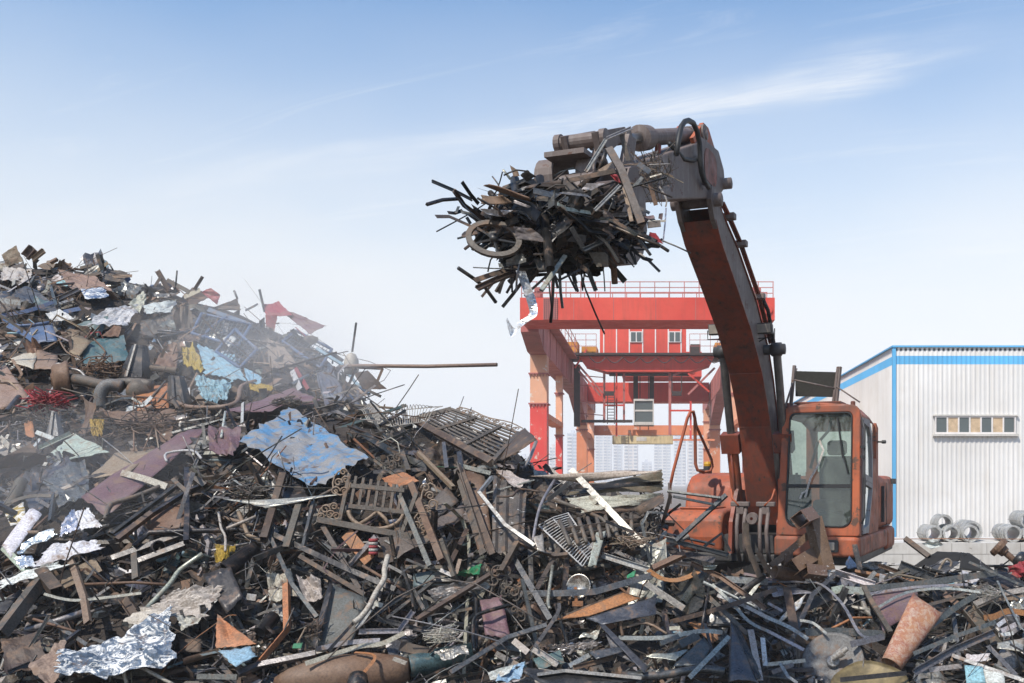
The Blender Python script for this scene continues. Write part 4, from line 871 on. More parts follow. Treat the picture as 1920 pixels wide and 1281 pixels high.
def matfor(c):
    return {'rust': 's_rust', 'dkrust': 's_rust', 'brown': 's_rust', 'tan': 's_rust', 'orange': 's_rust', 'dark': 's_dark', 'black': 's_dark', 'slate': 's_dark', 'grey': 's_dark', 'steel': 's_steel', 'pale': 's_steel', 'foil': 's_shiny', 'green': 's_cloth'}.get(c, 's_paint')
def jit(c, a=0.25, r=rng):
    k_ = 1 + r.uniform(-a, a); return tuple(max(0.004, min(0.9, x * k_ * (1 + r.uniform(-0.06, 0.06)))) for x in c)
def refine(path, n):
    """Catmull-Rom through the points"""
    if len(path) < 3 or n < 2: return path
    out_ = []; p = [path[0]] + list(path) + [path[-1]]
    for i in range(1, len(p) - 2):
        for j in range(n):
            t = j / n; a, b, c, d = p[i - 1], p[i], p[i + 1], p[i + 2]
            out_.append(0.5 * ((2 * b) + (c - a) * t + (2 * a - 5 * b + 4 * c - d) * t * t + (3 * b - a - 3 * c + d) * t ** 3))
    out_.append(p[-2]); return out_
def profile(kind, w):
    t = max(0.006, w * 0.09)
    if kind == 'L': return [(-w / 2, -w * 0.3), (w / 2, -w * 0.3), (w / 2, -w * 0.3 + t), (-w / 2 + t, -w * 0.3 + t), (-w / 2 + t, w * 0.5), (-w / 2, w * 0.5)]
    if kind == 'U': return [(-w / 2, 0.3 * w), (-w / 2, -0.2 * w), (w / 2, -0.2 * w), (w / 2, 0.3 * w), (w / 2 - t, 0.3 * w), (w / 2 - t, -0.2 * w + t), (-w / 2 + t, -0.2 * w + t), (-w / 2 + t, 0.3 * w)]
    if kind == 'I': return [(-w / 2, -w / 2), (w / 2, -w / 2), (w / 2, -w / 2 + t), (t / 2, -w / 2 + t), (t / 2, w / 2 - t), (w / 2, w / 2 - t), (w / 2, w / 2), (-w / 2, w / 2), (-w / 2, w / 2 - t), (-t / 2, w / 2 - t), (-t / 2, -w / 2 + t), (-w / 2, -w / 2 + t)]
    th = max(0.004, w * 0.10)
    return [(-w / 2, -th / 2), (w / 2, -th / 2), (w / 2, th / 2), (-w / 2, th / 2)]
def put_bar(m, path, kind, w, c, up):
    if kind == 'sq': m.hollow(path, w, w, max(0.004, w * 0.07), up, c)
    elif kind == 'box': m.hollow(path, w, w * 0.6, max(0.004, w * 0.07), up, c)
    elif kind == 'pipe': m.hollow(path, w, w, w * 0.08, up, c, n=12)
    elif kind == 'rod': m.tube(path, w / 2, 6, c, up=up)
    else: m.sweep(path, profile(kind, w), up, True, c)
def put_sheet(m, A, B, Cc, D, c, amp=0.05, n=7, freq=2.0, seed=0, ragged=0.06, thick=0.006, curl=0.0, ribs=0, smooth=False):
    """crumpled plate between four corners A B C D (A-B one edge, D-C the opposite)"""
    A, B, Cc, D = Vector(A), Vector(B), Vector(Cc), Vector(D); nv = (B - A).cross(D - A)
    nv = nv.normalized() if nv.length > 1e-9 else Vector((0, -1, 0)); size = ((B - A).length + (D - A).length) / 2; pts = []
    k_ = n + 1
    for j in range(k_):
        for i in range(k_):
            s_, t_ = i / n, j / n
            if i in (0, n): s_ += ragged * mnoise.noise((seed + j * 0.9, i * 3.1, 1.7)) * (1 if 0 < j < n else 0.6)
            if j in (0, n): t_ += ragged * mnoise.noise((seed + i * 0.9, j * 2.3, 5.2)) * (1 if 0 < i < n else 0.6)
            p = A * (1 - s_) * (1 - t_) + B * s_ * (1 - t_) + Cc * s_ * t_ + D * (1 - s_) * t_
            q = (s_ * size * freq + seed * 7.3, t_ * size * freq, seed * 1.9)
            h = amp * (0.8 * mnoise.noise(q) + 1.3 * (0.25 - abs(mnoise.noise((q[0] * 1.6 + 3, q[1] * 1.6 - q[0] * 0.7, q[2] + 9)))) + 0.5 * (0.25 - abs(mnoise.noise((q[0] * 3.7, q[1] * 3.7 + q[0], q[2] + 4)))))
            h += curl * ((s_ - 0.5) ** 2 * 4 + 0.3 * (t_ - 0.5))
            if ribs: h += 0.018 * (1 if int(s_ * ribs * 2 + 0.01) % 2 else -1)
            pts.append(p + nv * h)
    f = [(j * k_ + i, j * k_ + i + 1, (j + 1) * k_ + i + 1, (j + 1) * k_ + i) for j in range(n) for i in range(n)]
    old = m.smooth; m.smooth = smooth
    if thick:
        t_ = nv * thick; b = [p + t_ for p in pts]; o = len(pts); m.smooth = smooth
        m.add(pts + b, f + [tuple(o + q for q in reversed(x)) for x in f] +
              [(i, o + i, o + i + 1, i + 1) for i in range(n)] + [(n * k_ + i + 1, o + n * k_ + i + 1, o + n * k_ + i, n * k_ + i) for i in range(n)] +
              [(j * k_ + k_, o + j * k_ + k_, o + j * k_, j * k_) for j in range(n)] + [(j * k_ + n, o + j * k_ + n, o + j * k_ + k_ + n, j * k_ + k_ + n) for j in range(n)], c)
    else: m.add(pts, f, c)
    m.smooth = old

# ------------------------------------------------------------------ labels worked out from look and place
LAND = []        # (px, py, phrase) of things one can find
PEND = []        # (object, adjective noun phrase, px, py, tilt)
def pxof(v): return (CX + FPX * v[0] / v[1], CY - FPX * (v[2] - CAMH) / v[1])
def tilt_of(a, b):
    dx, dy = b[0] - a[0], -(b[1] - a[1]); ang = math.degrees(math.atan2(dy, dx)) % 180
    if ang < 15 or ang > 165: return 'lying level'
    if ang < 38: return 'rising right'
    if ang < 70: return 'leaning right'
    if ang < 110: return 'upright'
    if ang < 142: return 'leaning left'
    return 'falling right'
NOUN = dict(sq=('square_tube', 'square steel tube', 'steel tube'), box=('box_section', 'rectangular steel tube', 'steel tube'), L=('angle_iron', 'angle iron', 'angle iron'), U=('steel_channel', 'steel channel', 'channel'), I=('steel_beam', 'steel beam', 'beam'), flat=('steel_strip', 'flat steel strip', 'steel strip'), pipe=('steel_pipe', 'steel pipe', 'pipe'), rod=('steel_rod', 'thin steel rod', 'rod'), sheet=('metal_sheet', 'crumpled metal sheet', 'metal sheet'))
def size_word(L_): return 'long' if L_ > 190 else ('short' if L_ < 70 else '')
def pend(o, kind, cn, a, b, bent=False, grp='scrap pieces on the heap'):
    nm, noun, cat = NOUN[kind]; L_ = math.hypot(a[0] - b[0], a[1] - b[1]); o['category'] = cat; o['group'] = noun + 's in the scrap heap' if grp == 'scrap pieces on the heap' else grp
    ph = ' '.join(x for x in (size_word(L_), 'bent' if bent else '', ADJ[cn], noun) if x)
    PEND.append((o, ph, (a[0] + b[0]) / 2, (a[1] + b[1]) / 2, '' if kind == 'sheet' else tilt_of(a, b)))
def resolve_labels():
    by = {}
    for (o, ph, x, y, t) in PEND:
        best = None
        for (lx, ly, lp) in LAND:
            d = math.hypot(lx - x, (ly - y) * 1.2)
            if best is None or d < best[0]: best = (d, lx, ly, lp)
        d, lx, ly, lp = best; dx, dy = x - lx, y - ly
        rel = 'across' if d < 22 else (('right of' if dx > 0 else 'left of') if abs(dx) > abs(dy) * 1.1 else ('below' if dy > 0 else 'above'))
        if d > 110: rel = 'well ' + rel
        lab = ' '.join((ph + ' ' + t).split() + [rel] + lp.split())
        if len(lab.split()) > 11: lab = ' '.join(ph.split() + [rel] + lp.split())
        by.setdefault(lab, []).append((x, y, o))
    for lab, v in by.items():
        v.sort(key=lambda q: q[0]); n = len(v)
        if n == 1: v[0][2]['label'] = lab; continue
        words = {2: ('left one', 'right one'), 3: ('leftmost of three', 'middle of three', 'rightmost of three'), 4: ('leftmost of four', 'second of four', 'third of four', 'rightmost of four')}.get(n)
        for i, q in enumerate(v):
            q[2]['label'] = lab + (', ' + words[i] if words else '')
NM_SEED = [0]
def bar(pts, w, kind, cn, off=0.30, Y=None, sm=0, name=None, lab=True, face=None, offs=None, grp='scrap pieces on the heap', mat=None):
    """a traced bar: picture points laid on the heap; w = seen width in picture pixels"""
    NM_SEED[0] += 1
    if Y is None: path = [S(p[0], p[1], (offs[i] if offs else off)) for i, p in enumerate(pts)]
    else:
        ys = Y if isinstance(Y, (list, tuple)) else [Y] * len(pts)
        if len(ys) != len(pts): ys = [ys[0] + (ys[-1] - ys[0]) * i / (len(pts) - 1) for i in range(len(pts))]
        path = [P(p[0], p[1], y) for p, y in zip(pts, ys)]
    Ym = sum(p.y for p in path) / len(path); wm = w * Ym / FPX
    if kind in ('sq', 'L', 'I'): wm *= 0.82
    r2 = random.Random(NM_SEED[0])
    up = Vector((0, -1, 0.25)) if kind in ('flat', 'U', 'box') else Vector((r2.uniform(-0.6, 0.6), -1, r2.uniform(0.3, 0.9)))
    if face: up = Vector(face)
    if sm: path = refine(path, sm)
    m = MB(jit([x * 0.88 for x in C[cn]], 0.15, r2)); put_bar(m, path, kind, max(wm, 0.006), None, up)
    o = m.build(name or NOUN[kind][0], M[mat or matfor(cn)])
    if lab: pend(o, kind, cn, pts[0], pts[-1], len(pts) > 2, grp)
    return o
def plate(corners, cn, off=0.25, amp=0.05, n=8, freq=2.0, ragged=0.06, curl=0.0, offs=None, Y=None, label=None, name='metal_sheet', cat='metal sheet', mat=None, thick=0.006, smooth=True, ribs=0, grp='scrap pieces on the heap'):
    NM_SEED[0] += 1
    ps = [P(p[0], p[1], (Y if not isinstance(Y, (list, tuple)) else Y[i])) if Y else S(p[0], p[1], offs[i] if offs else off) for i, p in enumerate(corners)]
    if amp >= 0.04 and not ribs: n = int(n * 1.7); smooth = False
    m = MB(jit(C[cn], 0.08, random.Random(NM_SEED[0]))); put_sheet(m, *ps, None, amp, n, freq, NM_SEED[0] * 1.37, ragged, thick, curl, ribs, smooth and not ribs)
    o = m.build(name, M[mat or matfor(cn)])
    if label: tag(o, label, cat); LAND_ADD(corners, label)
    else: pend(o, 'sheet', cn, corners[0], corners[2], False, grp)
    return o
def LAND_ADD(corners, phrase): pass
def T(ox, oy, pts): return [(ox + x / 4.0, oy + y / 4.0) for x, y in pts]
tA = lambda *p: T(0, 961, p)
tB = lambda *p: T(480, 961, p)
tC = lambda *p: T(960, 961, p)
tD = lambda *p: T(1440, 961, p)
tE = lambda *p: T(0, 460, p)
tF = lambda *p: T(0, 700, p)
tG = lambda *p: T(400, 540, p)
tH = lambda *p: T(840, 760, p)

# ------------------------------------------------------------------ scattered scrap
def palette(px, py, Y, r):
    t = r.random()
    if Y > 15.2:       # the far heap: brown, tan and dusty
        return r.choices(['brown', 'tan', 'rust', 'dkrust', 'grey', 'pale', 'slate', 'dark', 'blue', 'white', 'teal', 'ltblue', 'maroon', 'yellow', 'red'], [24, 13, 18, 12, 10, 7, 6, 6, 2.5, 3, 2, 1.5, 1.5, 0.5, 0.5])[0]
    if px > 1180:
        return r.choices(['grey', 'dark', 'slate', 'steel', 'pale', 'dkrust', 'rust', 'brown', 'white', 'maroon', 'ltblue', 'orange'], [18, 22, 13, 17, 5, 10, 7, 5, 2, 1.2, 0.8, 1])[0]
    return r.choices(['dark', 'grey', 'brown', 'dkrust', 'rust', 'slate', 'steel', 'pale', 'bone', 'white', 'teal', 'blue', 'orange', 'cream', 'green', 'maroon', 'ltblue'], [27, 19, 12, 11, 6, 9, 13, 5, 1.5, 1.4, 1.2, 0.6, 0.8, 0.8, 0.1, 1.2, 0.5])[0]
def scatter_piece(m, r, c0, nv, scale, cn, Y):
    """one random piece centred at c0 lying roughly in the plane with normal nv; returns kind, endpoints"""
    d = Vector((r.gauss(0, 1), r.gauss(0, 0.6), r.gauss(0, 0.55))); d = d - nv * d.dot(nv) * r.uniform(0.35, 1.0); d.normalize()
    kind = r.choices(['sq', 'L', 'flat', 'rod', 'pipe', 'sheet', 'U'], [13, 11, 21, 20, 6, 27 if Y < 15.2 else 40, 3])[0]
    colr = jit([x * (0.62 if Y < 15.2 else 0.9) for x in C[cn]], 0.45, r)
    if kind == 'sheet':
        L_ = min(0.85, scale * math.exp(r.gauss(-1.15, 0.5))); wd = L_ * r.uniform(0.22, 0.85); s = d.cross(nv).normalized()
        e = (s + nv * r.gauss(0, 0.35)).normalized() * wd / 2; d2 = (d + nv * r.gauss(0, 0.2)).normalized() * L_ / 2
        q = lambda: Vector((r.uniform(-1, 1), r.uniform(-1, 1), r.uniform(-1, 1))) * L_ * 0.10
        put_sheet(m, c0 - d2 - e + q(), c0 + d2 - e + q(), c0 + d2 + e + q(), c0 - d2 + e + q(), colr, r.uniform(0.06, 0.30) * L_, 6, r.uniform(1.5, 4) / max(L_, 0.2) * 0.5, r.random() * 100, 0.13, 0, r.choice([0, 0, 0.12, -0.12, 0.2]) * L_, 0, False)
        return kind, c0 - d2, c0 + d2
    L_ = scale * math.exp(r.gauss(-0.42, 0.5)); L_ = min(L_, 2.0)
    w = {'sq': r.choice([0.025, 0.035, 0.045, 0.055]), 'L': r.uniform(0.025, 0.05), 'flat': r.uniform(0.014, 0.05), 'rod': r.uniform(0.006, 0.017), 'pipe': r.uniform(0.03, 0.07), 'U': r.uniform(0.06, 0.12)}[kind]
    n = 2 if kind in ('sq', 'pipe', 'U', 'L') and r.random() < 0.5 else r.choice([3, 4])
    if kind == 'U': L_ = min(L_, 0.9)
    bend = {'rod': 0.24, 'flat': 0.17}.get(kind, 0.10) * L_
    path = [c0 + d * L_ * (i / (n - 1) - 0.5) + Vector((r.gauss(0, 1), r.gauss(0, 1), r.gauss(0, 1))) * bend * (1 if n > 2 else 0) for i in range(n)]
    if kind in ('rod', 'flat') and n > 2: path = refine(path, 3)
    up = (nv + Vector((r.gauss(0, .5), r.gauss(0, .5), r.gauss(0, .5)))).normalized()
    put_bar(m, path, kind, w, colr, up)
    return kind, path[0], path[-1]
FIN = ['s_rust', 's_dark', 's_steel', 's_paint', 's_shiny', 's_cloth']
class MM(MB):
    """MB that keeps a finish per face"""
    def __init__(s): super().__init__(); s.mi = []
    def take(s, m, fin):
        b = len(s.v); s.v.extend(m.v)
        for f, c, q in zip(m.f, m.c, m.sm): s.f.append([b + i for i in f]); s.c.append(c); s.sm.append(q); s.mi.append(fin)
    def build2(s, name):
        o = s.build(name, [M[x] for x in FIN], origin=(0, 12, 0)); o.data.polygons.foreach_set('material_index', s.mi); return o
CLEAR = [(565, 838, 120, 62), (235, 1205, 115, 52), (1560, 1238, 62, 46), (1705, 1190, 52, 64), (710, 945, 115, 66), (880, 815, 120, 55), (950, 960, 50, 80), (1150, 918, 115, 45), (270, 880, 105, 70), (500, 752, 95, 30), (335, 1130, 95, 50), (640, 1155, 55, 62), (1140, 1140, 105, 38), (640, 1262, 140, 34), (85, 1020, 105, 65), (415, 695, 60, 60), (230, 592, 90, 32), (190, 725, 115, 40), (252, 680, 40, 42), (1165, 1215, 60, 46), (1300, 1222, 45, 34), (1395, 1220, 42, 60), (1630, 1268, 80, 30), (1520, 1025, 60, 60), (560, 598, 70, 34), (95, 760, 45, 30), (1070, 1010, 60, 50), (440, 620, 70, 40), (130, 838, 80, 34), (1790, 1048, 80, 30), (1300, 970, 70, 60), (335, 735, 30, 36), (120, 970, 60, 40)]
def run_scatter(n_total, n_solo):
    r = random.Random(21); items = []; made = 0; tries = 0
    while made < n_total and tries < n_total * 4:
        tries += 1
        px = r.uniform(-90, 2010); py = r.uniform(455, 1300)
        Y = surfY(px, py)
        if not Y or Y > 24.5: continue
        p = P(px, py, Y)
        if p.z < -0.6: continue
        du, dv = (p - Vector((OX, OY, 0))).dot(FV), (p - Vector((OX, OY, 0))).dot(LV)
        if -4.2 < du < 0.5 and -1.5 < dv < 1.6 and p.z > 0.75: continue      # keep the machine clear
        far = Y > 15.2
        nv = nrm(p.x, p.y); nv = (nv + Vector((0, -0.6, 0))).normalized()
        cn = palette(px, py, Y, r); m = MB()
        depth = r.uniform(-0.22, 0.10)
        if any(((px - c[0]) / c[2]) ** 2 + ((py - c[1]) / c[3]) ** 2 < 1.25 for c in CLEAR): depth = r.uniform(-0.45, -0.28)
        kind, a, b = scatter_piece(m, r, p + nv * depth, nv, (1.15 if far else 0.92) * (0.75 if py > 1180 else 1.0), cn, Y)
        if Y < 14 and 1255 < px < 1700:      # nothing may stick up through the cab floor
            if max(v[2] for v in m.v) > 1.05 or max(v[1] for v in m.v) > 11.75: continue
        if px > 1640 and max(v[2] for v in m.v) > 1.16: continue
        made += 1
        Yc = p.y; apx = pxof(a) if a.y > 3 else (px, py); bpx = pxof(b) if b.y > 3 else (px, py)
        L_ = math.hypot(apx[0] - bpx[0], apx[1] - bpx[1])
        vis = L_ * (3 if kind == 'sheet' else 1) * (1 if depth > -0.05 else 0.2)
        items.append((vis, kind, cn, apx, bpx, m))
    items.sort(key=lambda q: -q[0]); mm = MM(); cnt = {}
    for i, (vis, kind, cn, a, b, m) in enumerate(items):
        if i < n_solo and 5 < (a[0] + b[0]) / 2 < 1915 and (a[1] + b[1]) / 2 < 1275:
            o = m.build(NOUN[kind][0], M[matfor(cn)]); pend(o, kind, cn, a, b)
        else: mm.take(m, FIN.index(matfor(cn)))
    for q in range(7000):          # chips and shreds in the gaps
        px = r.uniform(-60, 1980); py = r.uniform(455, 1295); Y = surfY(px, py)
        if not Y or Y > 24.5: continue
        p = P(px, py, Y); nv = (nrm(p.x, p.y) + Vector((0, -0.6, 0))).normalized()
        du, dv = (p - Vector((OX, OY, 0))).dot(FV), (p - Vector((OX, OY, 0))).dot(LV)
        if -4.2 < du < 0.5 and -1.5 < dv < 1.6 and p.z > 0.75: continue
        cn = r.choices(['dark', 'black', 'dkrust', 'rust', 'brown', 'tan', 'grey', 'steel', 'pale', 'white', 'foil'], [14, 8, 14, 10, 14, 5, 10, 8, 6, 4, 3])[0]
        L_ = r.uniform(0.03, 0.13) * (1.5 if Y > 15 else 1); v3 = lambda: Vector((r.gauss(0, 1), r.gauss(0, 1), r.gauss(0, 1))); d = (v3() - nv * 0.2).normalized() * L_; e = v3().normalized() * L_ * r.uniform(0.2, 0.7)
        c0 = p + nv * r.uniform(-0.12, 0.05); m = MB(); k2 = v3() * L_ * 0.25
        m.add([c0 - d - e, c0 - e * 0.6 + k2, c0 + d - e * 0.8, c0 + d * 0.8 + e, c0 + e * 0.7 + k2, c0 - d * 0.9 + e * 0.6], [(0, 1, 4, 5), (1, 2, 3, 4)], jit(C[cn], 0.3, r)); mm.take(m, FIN.index(matfor(cn)))
    o = mm.build2('loose_scrap'); tag(o, 'tangled small rusty and grey scrap offcuts filling the heaps', 'scrap', kind='stuff')
    return items
# ================================================================== traced pieces
LAND += [(560, 835, 'the dented blue sheet'), (890, 810, 'the tilted iron gate'), (700, 940, 'the scrollwork window grille'), (955, 960, 'the brown ribbed door panel'), (1130, 905, 'the cream folded panel'),
         (270, 880, 'the long maroon sheet'), (235, 1200, 'the scraped blue and white sheet'), (330, 1130, 'the crumpled off-white sheet'), (630, 1150, 'the rust-streaked chute'), (690, 1175, 'the white corrugated hose'),
         (1135, 1140, 'the rusty channel trough'), (1185, 1215, 'the grey gusset plate'), (1300, 1225, 'the plate with a hole'), (1395, 1220, 'the dark folded fin'), (1700, 1195, 'the mottled flattened pipe'),
         (1560, 1235, 'the round lid with a valve'), (1640, 1270, 'the brass dish'), (1520, 1020, 'the rusty welded box tubes'), (1790, 1045, 'the black arched sheet'), (1880, 1035, 'the rusty bolt head'),
         (252, 675, 'the black tapered post'), (105, 710, 'the brake drum axle'), (95, 760, 'the red wire tangle'), (415, 680, 'the light blue panel'), (240, 590, 'the dented white sheet'), (550, 600, 'the red sheet on the ridge'),
         (150, 840, 'the pale green bracket plate'), (60, 1000, 'the curled shiny strips'), (1310, 960, 'the excavator tool box'), (1540, 1020, 'the excavator cab'), (800, 685, 'the long pipe on the ridge'), (450, 590, 'the blue mesh cage'),
         (590, 1265, 'the rusty half tank'), (1080, 1010, 'the wire rack'), (1700, 1060, 'the block wall'), (-15, 500, 'the left end of the ridge'), (300, 540, 'the crest of the far heap'), (620, 720, 'the shoulder of the far heap'), (820, 1130, 'the dark hollow below the grille'), (1935, 1180, 'the right picture edge'), (1470, 1160, 'the strips below the cab'), (-15, 1130, 'the left picture edge'), (450, 1090, 'the fat dark pipe'), (970, 1300, 'the bottom picture edge')]
B_ = bar
def far(f): return f
# ---- bottom left
B_(tA((0, 920), (310, 510)), 25, 'sq', 'brown', 0.42)
B_(tA((310, 450), (430, 600)), 26, 'sq', 'dkrust', 0.46)
B_(tA((495, 280), (560, 430), (630, 640), (660, 830)), 12, 'box', 'tan', 0.45)
B_(tA((840, 350), (1380, 160)), 13, 'sq', 'dark', 0.36)
B_(tA((1040, 370), (1390, 240)), 13, 'sq', 'dark', 0.44)
B_([(350, 880), (351, 960), (349, 1016)], 11, 'sq', 'dark', 0.5)
B_(tF((840, 1210), (1330, 840)), 9, 'sq', 'dark', 0.42)
B_(tF((870, 1230), (1420, 880), (1550, 830)), 10, 'sq', 'dark', 0.46)
B_(tF((880, 1250), (1140, 1050)), 12, 'sq', 'dkrust', 0.52)
B_(tF((1300, 800), (1410, 900)), 9, 'sq', 'brown', 0.5)
B_(tF((1430, 760), (1545, 850)), 12, 'sq', 'brown', 0.5)
B_(tA((1010, 310), (1020, 500)), 12, 'box', 'brown', 0.42); B_(tA((1015, 120), (1022, 250)), 6, 'flat', 'dark', 0.36)
B_(tA((450, 280), (480, 440)), 7, 'flat', 'dark', 0.4)
B_(tA((1080, 740), (1270, 540), (1350, 430), (1520, 310)), 9, 'pipe', 'pale', 0.42, sm=3)
B_(tA((620, 540), (1000, 525), (1240, 540)), 6, 'rod', 'rust', 0.42)
B_(tA((330, 610), (480, 650), (640, 655), (1060, 605)), 5, 'flat', 'pale', 0.48, sm=3); B_(tA((690, 650), (820, 560)), 5, 'flat', 'grey', 0.42)
B_(tA((250, 800), (420, 850), (590, 900)), 6, 'rod', 'rust', 0.4); B_(tA((340, 790), (480, 880), (650, 990)), 7, 'flat', 'grey', 0.36)
B_(tA((480, 980), (600, 890)), 9, 'sq', 'dark', 0.42); B_(tA((60, 1200), (230, 1130)), 9, 'L', 'dark', 0.4)
B_(tA((1480, 1230), (1780, 1235)), 10, 'box', 'grey', 0.4); B_([(922 - 480 + 3, 1264), (480, 1249), (592, 1226)], 13, 'sq', 'slate', 0.42)
B_(tA((1370, 1120), (1640, 1040)), 13, 'pipe', 'rust', 0.4)
B_([(290, 1029), (298, 1025)], 24, 'pipe', 'dark', Y=(11.15, 10.75))
B_(tA((1690, 430), (1920, 270)), 32, 'pipe', 'dark', 0.25)
B_(tA((1640, 0), (1660, 120), (1690, 180), (1690, 290)), 5, 'rod', 'bone', 0.45, sm=3); B_(tA((1790, 0), (1860, 170), (1990, 220)), 8, 'rod', 'tan', 0.45)
B_(tA((1680, 40), (1800, 70), (1900, 95)), 7, 'rod', 'tan', 0.42); B_(tA((1700, 120), (1920, 30)), 6, 'rod', 'bone', 0.45)
B_(tA((0, 760), (90, 640), (170, 600)), 18, 'flat', 'dark', 0.25); B_(tA((380, 560), (740, 390)), 30, 'flat', 'tan', 0.34)
B_(tA((700, 640), (900, 660), (1000, 640)), 14, 'flat', 'dark', 0.25); B_(tA((900, 600), (1010, 760)), 18, 'U', 'dkrust', 0.3)
B_(tA((1850, 630), (1920, 640)), 12, 'flat', 'pale', 0.3)
# ---- bottom centre
B_([(531, 888), (494, 1012)], 15, 'sq', 'dkrust', 0.55); B_([(561, 945), (536, 1029)], 14, 'sq', 'brown', 0.5); B_([(588, 942), (569, 1025)], 8, 'sq', 'grey', 0.46)
B_(tB((120, 110), (110, 190), (270, 540), (460, 790)), 9, 'sq', 'slate', 0.5)
B_(tB((140, 170), (480, 330), (720, 440), (1050, 580)), 12, 'sq', 'dark', 0.44)
B_(tB((330, 330), (820, 620)), 10, 'sq', 'dkrust', 0.38); B_(tB((500, 100), (660, 370), (780, 580)), 9, 'box', 'brown', 0.34)
B_([(742, 911), (806, 1062)], 9, 'box', 'grey', 0.62); B_([(772, 908), (829, 1052)], 15, 'sq', 'rust', 0.6)
B_(tB((1580, 130), (1440, 410)), 10, 'sq', 'dkrust', 0.45); B_([(650, 1000), (693, 1052)], 24, 'flat', 'orange', 0.3)
B_(tB((1120, 410), (1440, 415)), 8, 'sq', 'brown', 0.42); B_(tB((1090, 400), (1150, 560), (1180, 700)), 9, 'L', 'dark', 0.45); B_(tB((1170, 560), (1260, 730)), 7, 'flat', 'dark', 0.42)
B_(tB((1200, 810), (1800, 440)), 10, 'sq', 'dkrust', 0.5); B_(tB((890, 770), (1140, 600)), 9, 'U', 'dark', 0.42); B_(tB((980, 800), (1330, 520), (1500, 510)), 8, 'sq', 'dark', 0.36)
B_(tB((1640, 1050), (1625, 900), (1640, 790), (1720, 745), (1920, 690)), 8, 'rod', 'black', 0.52, sm=4); B_(tB((1480, 580), (1600, 600), (1650, 660), (1650, 1030)), 8, 'rod', 'black', 0.36, sm=4)
B_([(843, 1262), (950, 1196), (1025, 1172)], 10, 'sq', 'grey', 0.5)
B_(tB((770, 895), (1070, 890), (1180, 740)), 10, 'U', 'steel', 0.46); B_(tB((760, 870), (890, 690)), 9, 'U', 'pale', 0.42); B_(tB((890, 680), (950, 700)), 9, 'flat', 'white', 0.44)
B_(tB((450, 1025), (700, 975), (930, 960)), 9, 'flat', 'steel', 0.42, sm=3); B_(tB((370, 1135), (660, 1040), (800, 1000), (940, 985), (1110, 905)), 9, 'flat', 'bone', 0.5, sm=3)
B_(tB((540, 1040), (730, 830)), 7, 'sq', 'dark', 0.55); B_([(535, 1090), (537, 1178), (482, 1243)], 19, 'L', 'orange', 0.4)
B_(tB((880, 790), (1400, 920)), 9, 'U', 'dark', 0.34); B_(tB((1300, 1050), (1480, 860)), 7, 'L', 'dkrust', 0.4); B_(tB((800, 400), (1120, 590)), 6, 'rod', 'rust', 0.4)
B_(tB((1080, 1000), (1290, 1050)), 18, 'flat', 'dkrust', 0.34); B_(tB((1380, 430), (1490, 480)), 7, 'flat', 'white', 0.46); B_(tB((1530, 350), (1500, 460)), 7, 'flat', 'tan', 0.46)
B_(tB((800, 1210), (890, 1100), (860, 1060), (740, 1050)), 6, 'flat', 'orange', 0.5, sm=3); B_(tB((30, 900), (140, 780)), 26, 'pipe', 'dark', 0.32)
B_(tB((1240, 620), (1500, 740), (1620, 720)), 6, 'flat', 'brown', 0.36); B_(tB((300, 1000), (380, 850)), 4, 'rod', 'tan', 0.45); B_(tB((1330, 890), (1470, 840)), 4, 'rod', 'bone', 0.48)
# ---- centre right
B_(tC((0, 320), (290, 810)), 13, 'sq', 'slate', 0.5); B_(tC((140, 280), (150, 600)), 11, 'sq', 'dark', 0.42); B_(tC((390, 200), (180, 580)), 10, 'sq', 'brown', 0.52); B_(tC((420, 240), (390, 590)), 11, 'sq', 'dark', 0.46)
B_(tC((305, 400), (270, 660), (285, 720)), 7, 'rod', 'pale', 0.56, sm=3); B_(tC((60, 610), (380, 605), (620, 595), (1050, 470)), 12, 'flat', 'grey', 0.48)
B_(tC((670, 320), (1020, 430)), 11, 'U', 'steel', 0.46); B_(tC((770, 290), (1010, 390)), 7, 'flat', 'dark', 0.40); B_(tC((740, 300), (900, 250), (1150, 370), (1400, 405)), 9, 'L', 'grey', 0.36); B_(tC((1100, 260), (1520, 360)), 12, 'flat', 'grey', 0.30)
B_(tC((1060, 420), (1300, 310)), 13, 'sq', 'rust', 0.56); B_(tC((1020, 430), (1110, 490), (1220, 510), (1330, 480), (1400, 440)), 11, 'flat', 'orange', 0.5, sm=3, face=(0, -0.5, 1))
B_(tC((1150, 200), (1620, 320)), 9, 'U', 'dark', 0.36); B_(tC((1340, 380), (1560, 480), (1900, 720)), 10, 'L', 'rust', 0.5); B_(tC((1280, 690), (1450, 450)), 20, 'pipe', 'grey', 0.34)
B_(tC((1460, 620), (1620, 770), (1770, 920)), 8, 'box', 'brown', 0.45); B_(tC((1500, 540), (1650, 680), (1780, 820), (1920, 890)), 6, 'flat', 'steel', 0.55, sm=3); B_(tC((1540, 620), (1700, 680), (1920, 790)), 7, 'flat', 'steel', 0.52, sm=3)
B_(tC((1490, 480), (1420, 880)), 5, 'rod', 'dark', 0.5); B_(tC((1000, 530), (1290, 720)), 12, 'flat', 'dark', 0.38); B_(tC((800, 940), (1130, 940), (1400, 890), (1580, 900)), 8, 'flat', 'steel', 0.46, sm=3)
B_(tC((170, 1010), (340, 760), (350, 680)), 7, 'flat', 'grey', 0.56, sm=3); B_(tC((10, 960), (120, 1050)), 12, 'flat', 'bone', 0.44); B_(tC((160, 1020), (340, 1140)), 13, 'U', 'pale', 0.46)
B_(tC((190, 1220), (400, 1190), (970, 1245)), 12, 'U', 'pale', 0.55, face=(0, 0.3, 1)); B_(tC((820, 1220), (1100, 1225), (1400, 1175), (1600, 1195)), 16, 'pipe', 'slate', 0.5, sm=3)
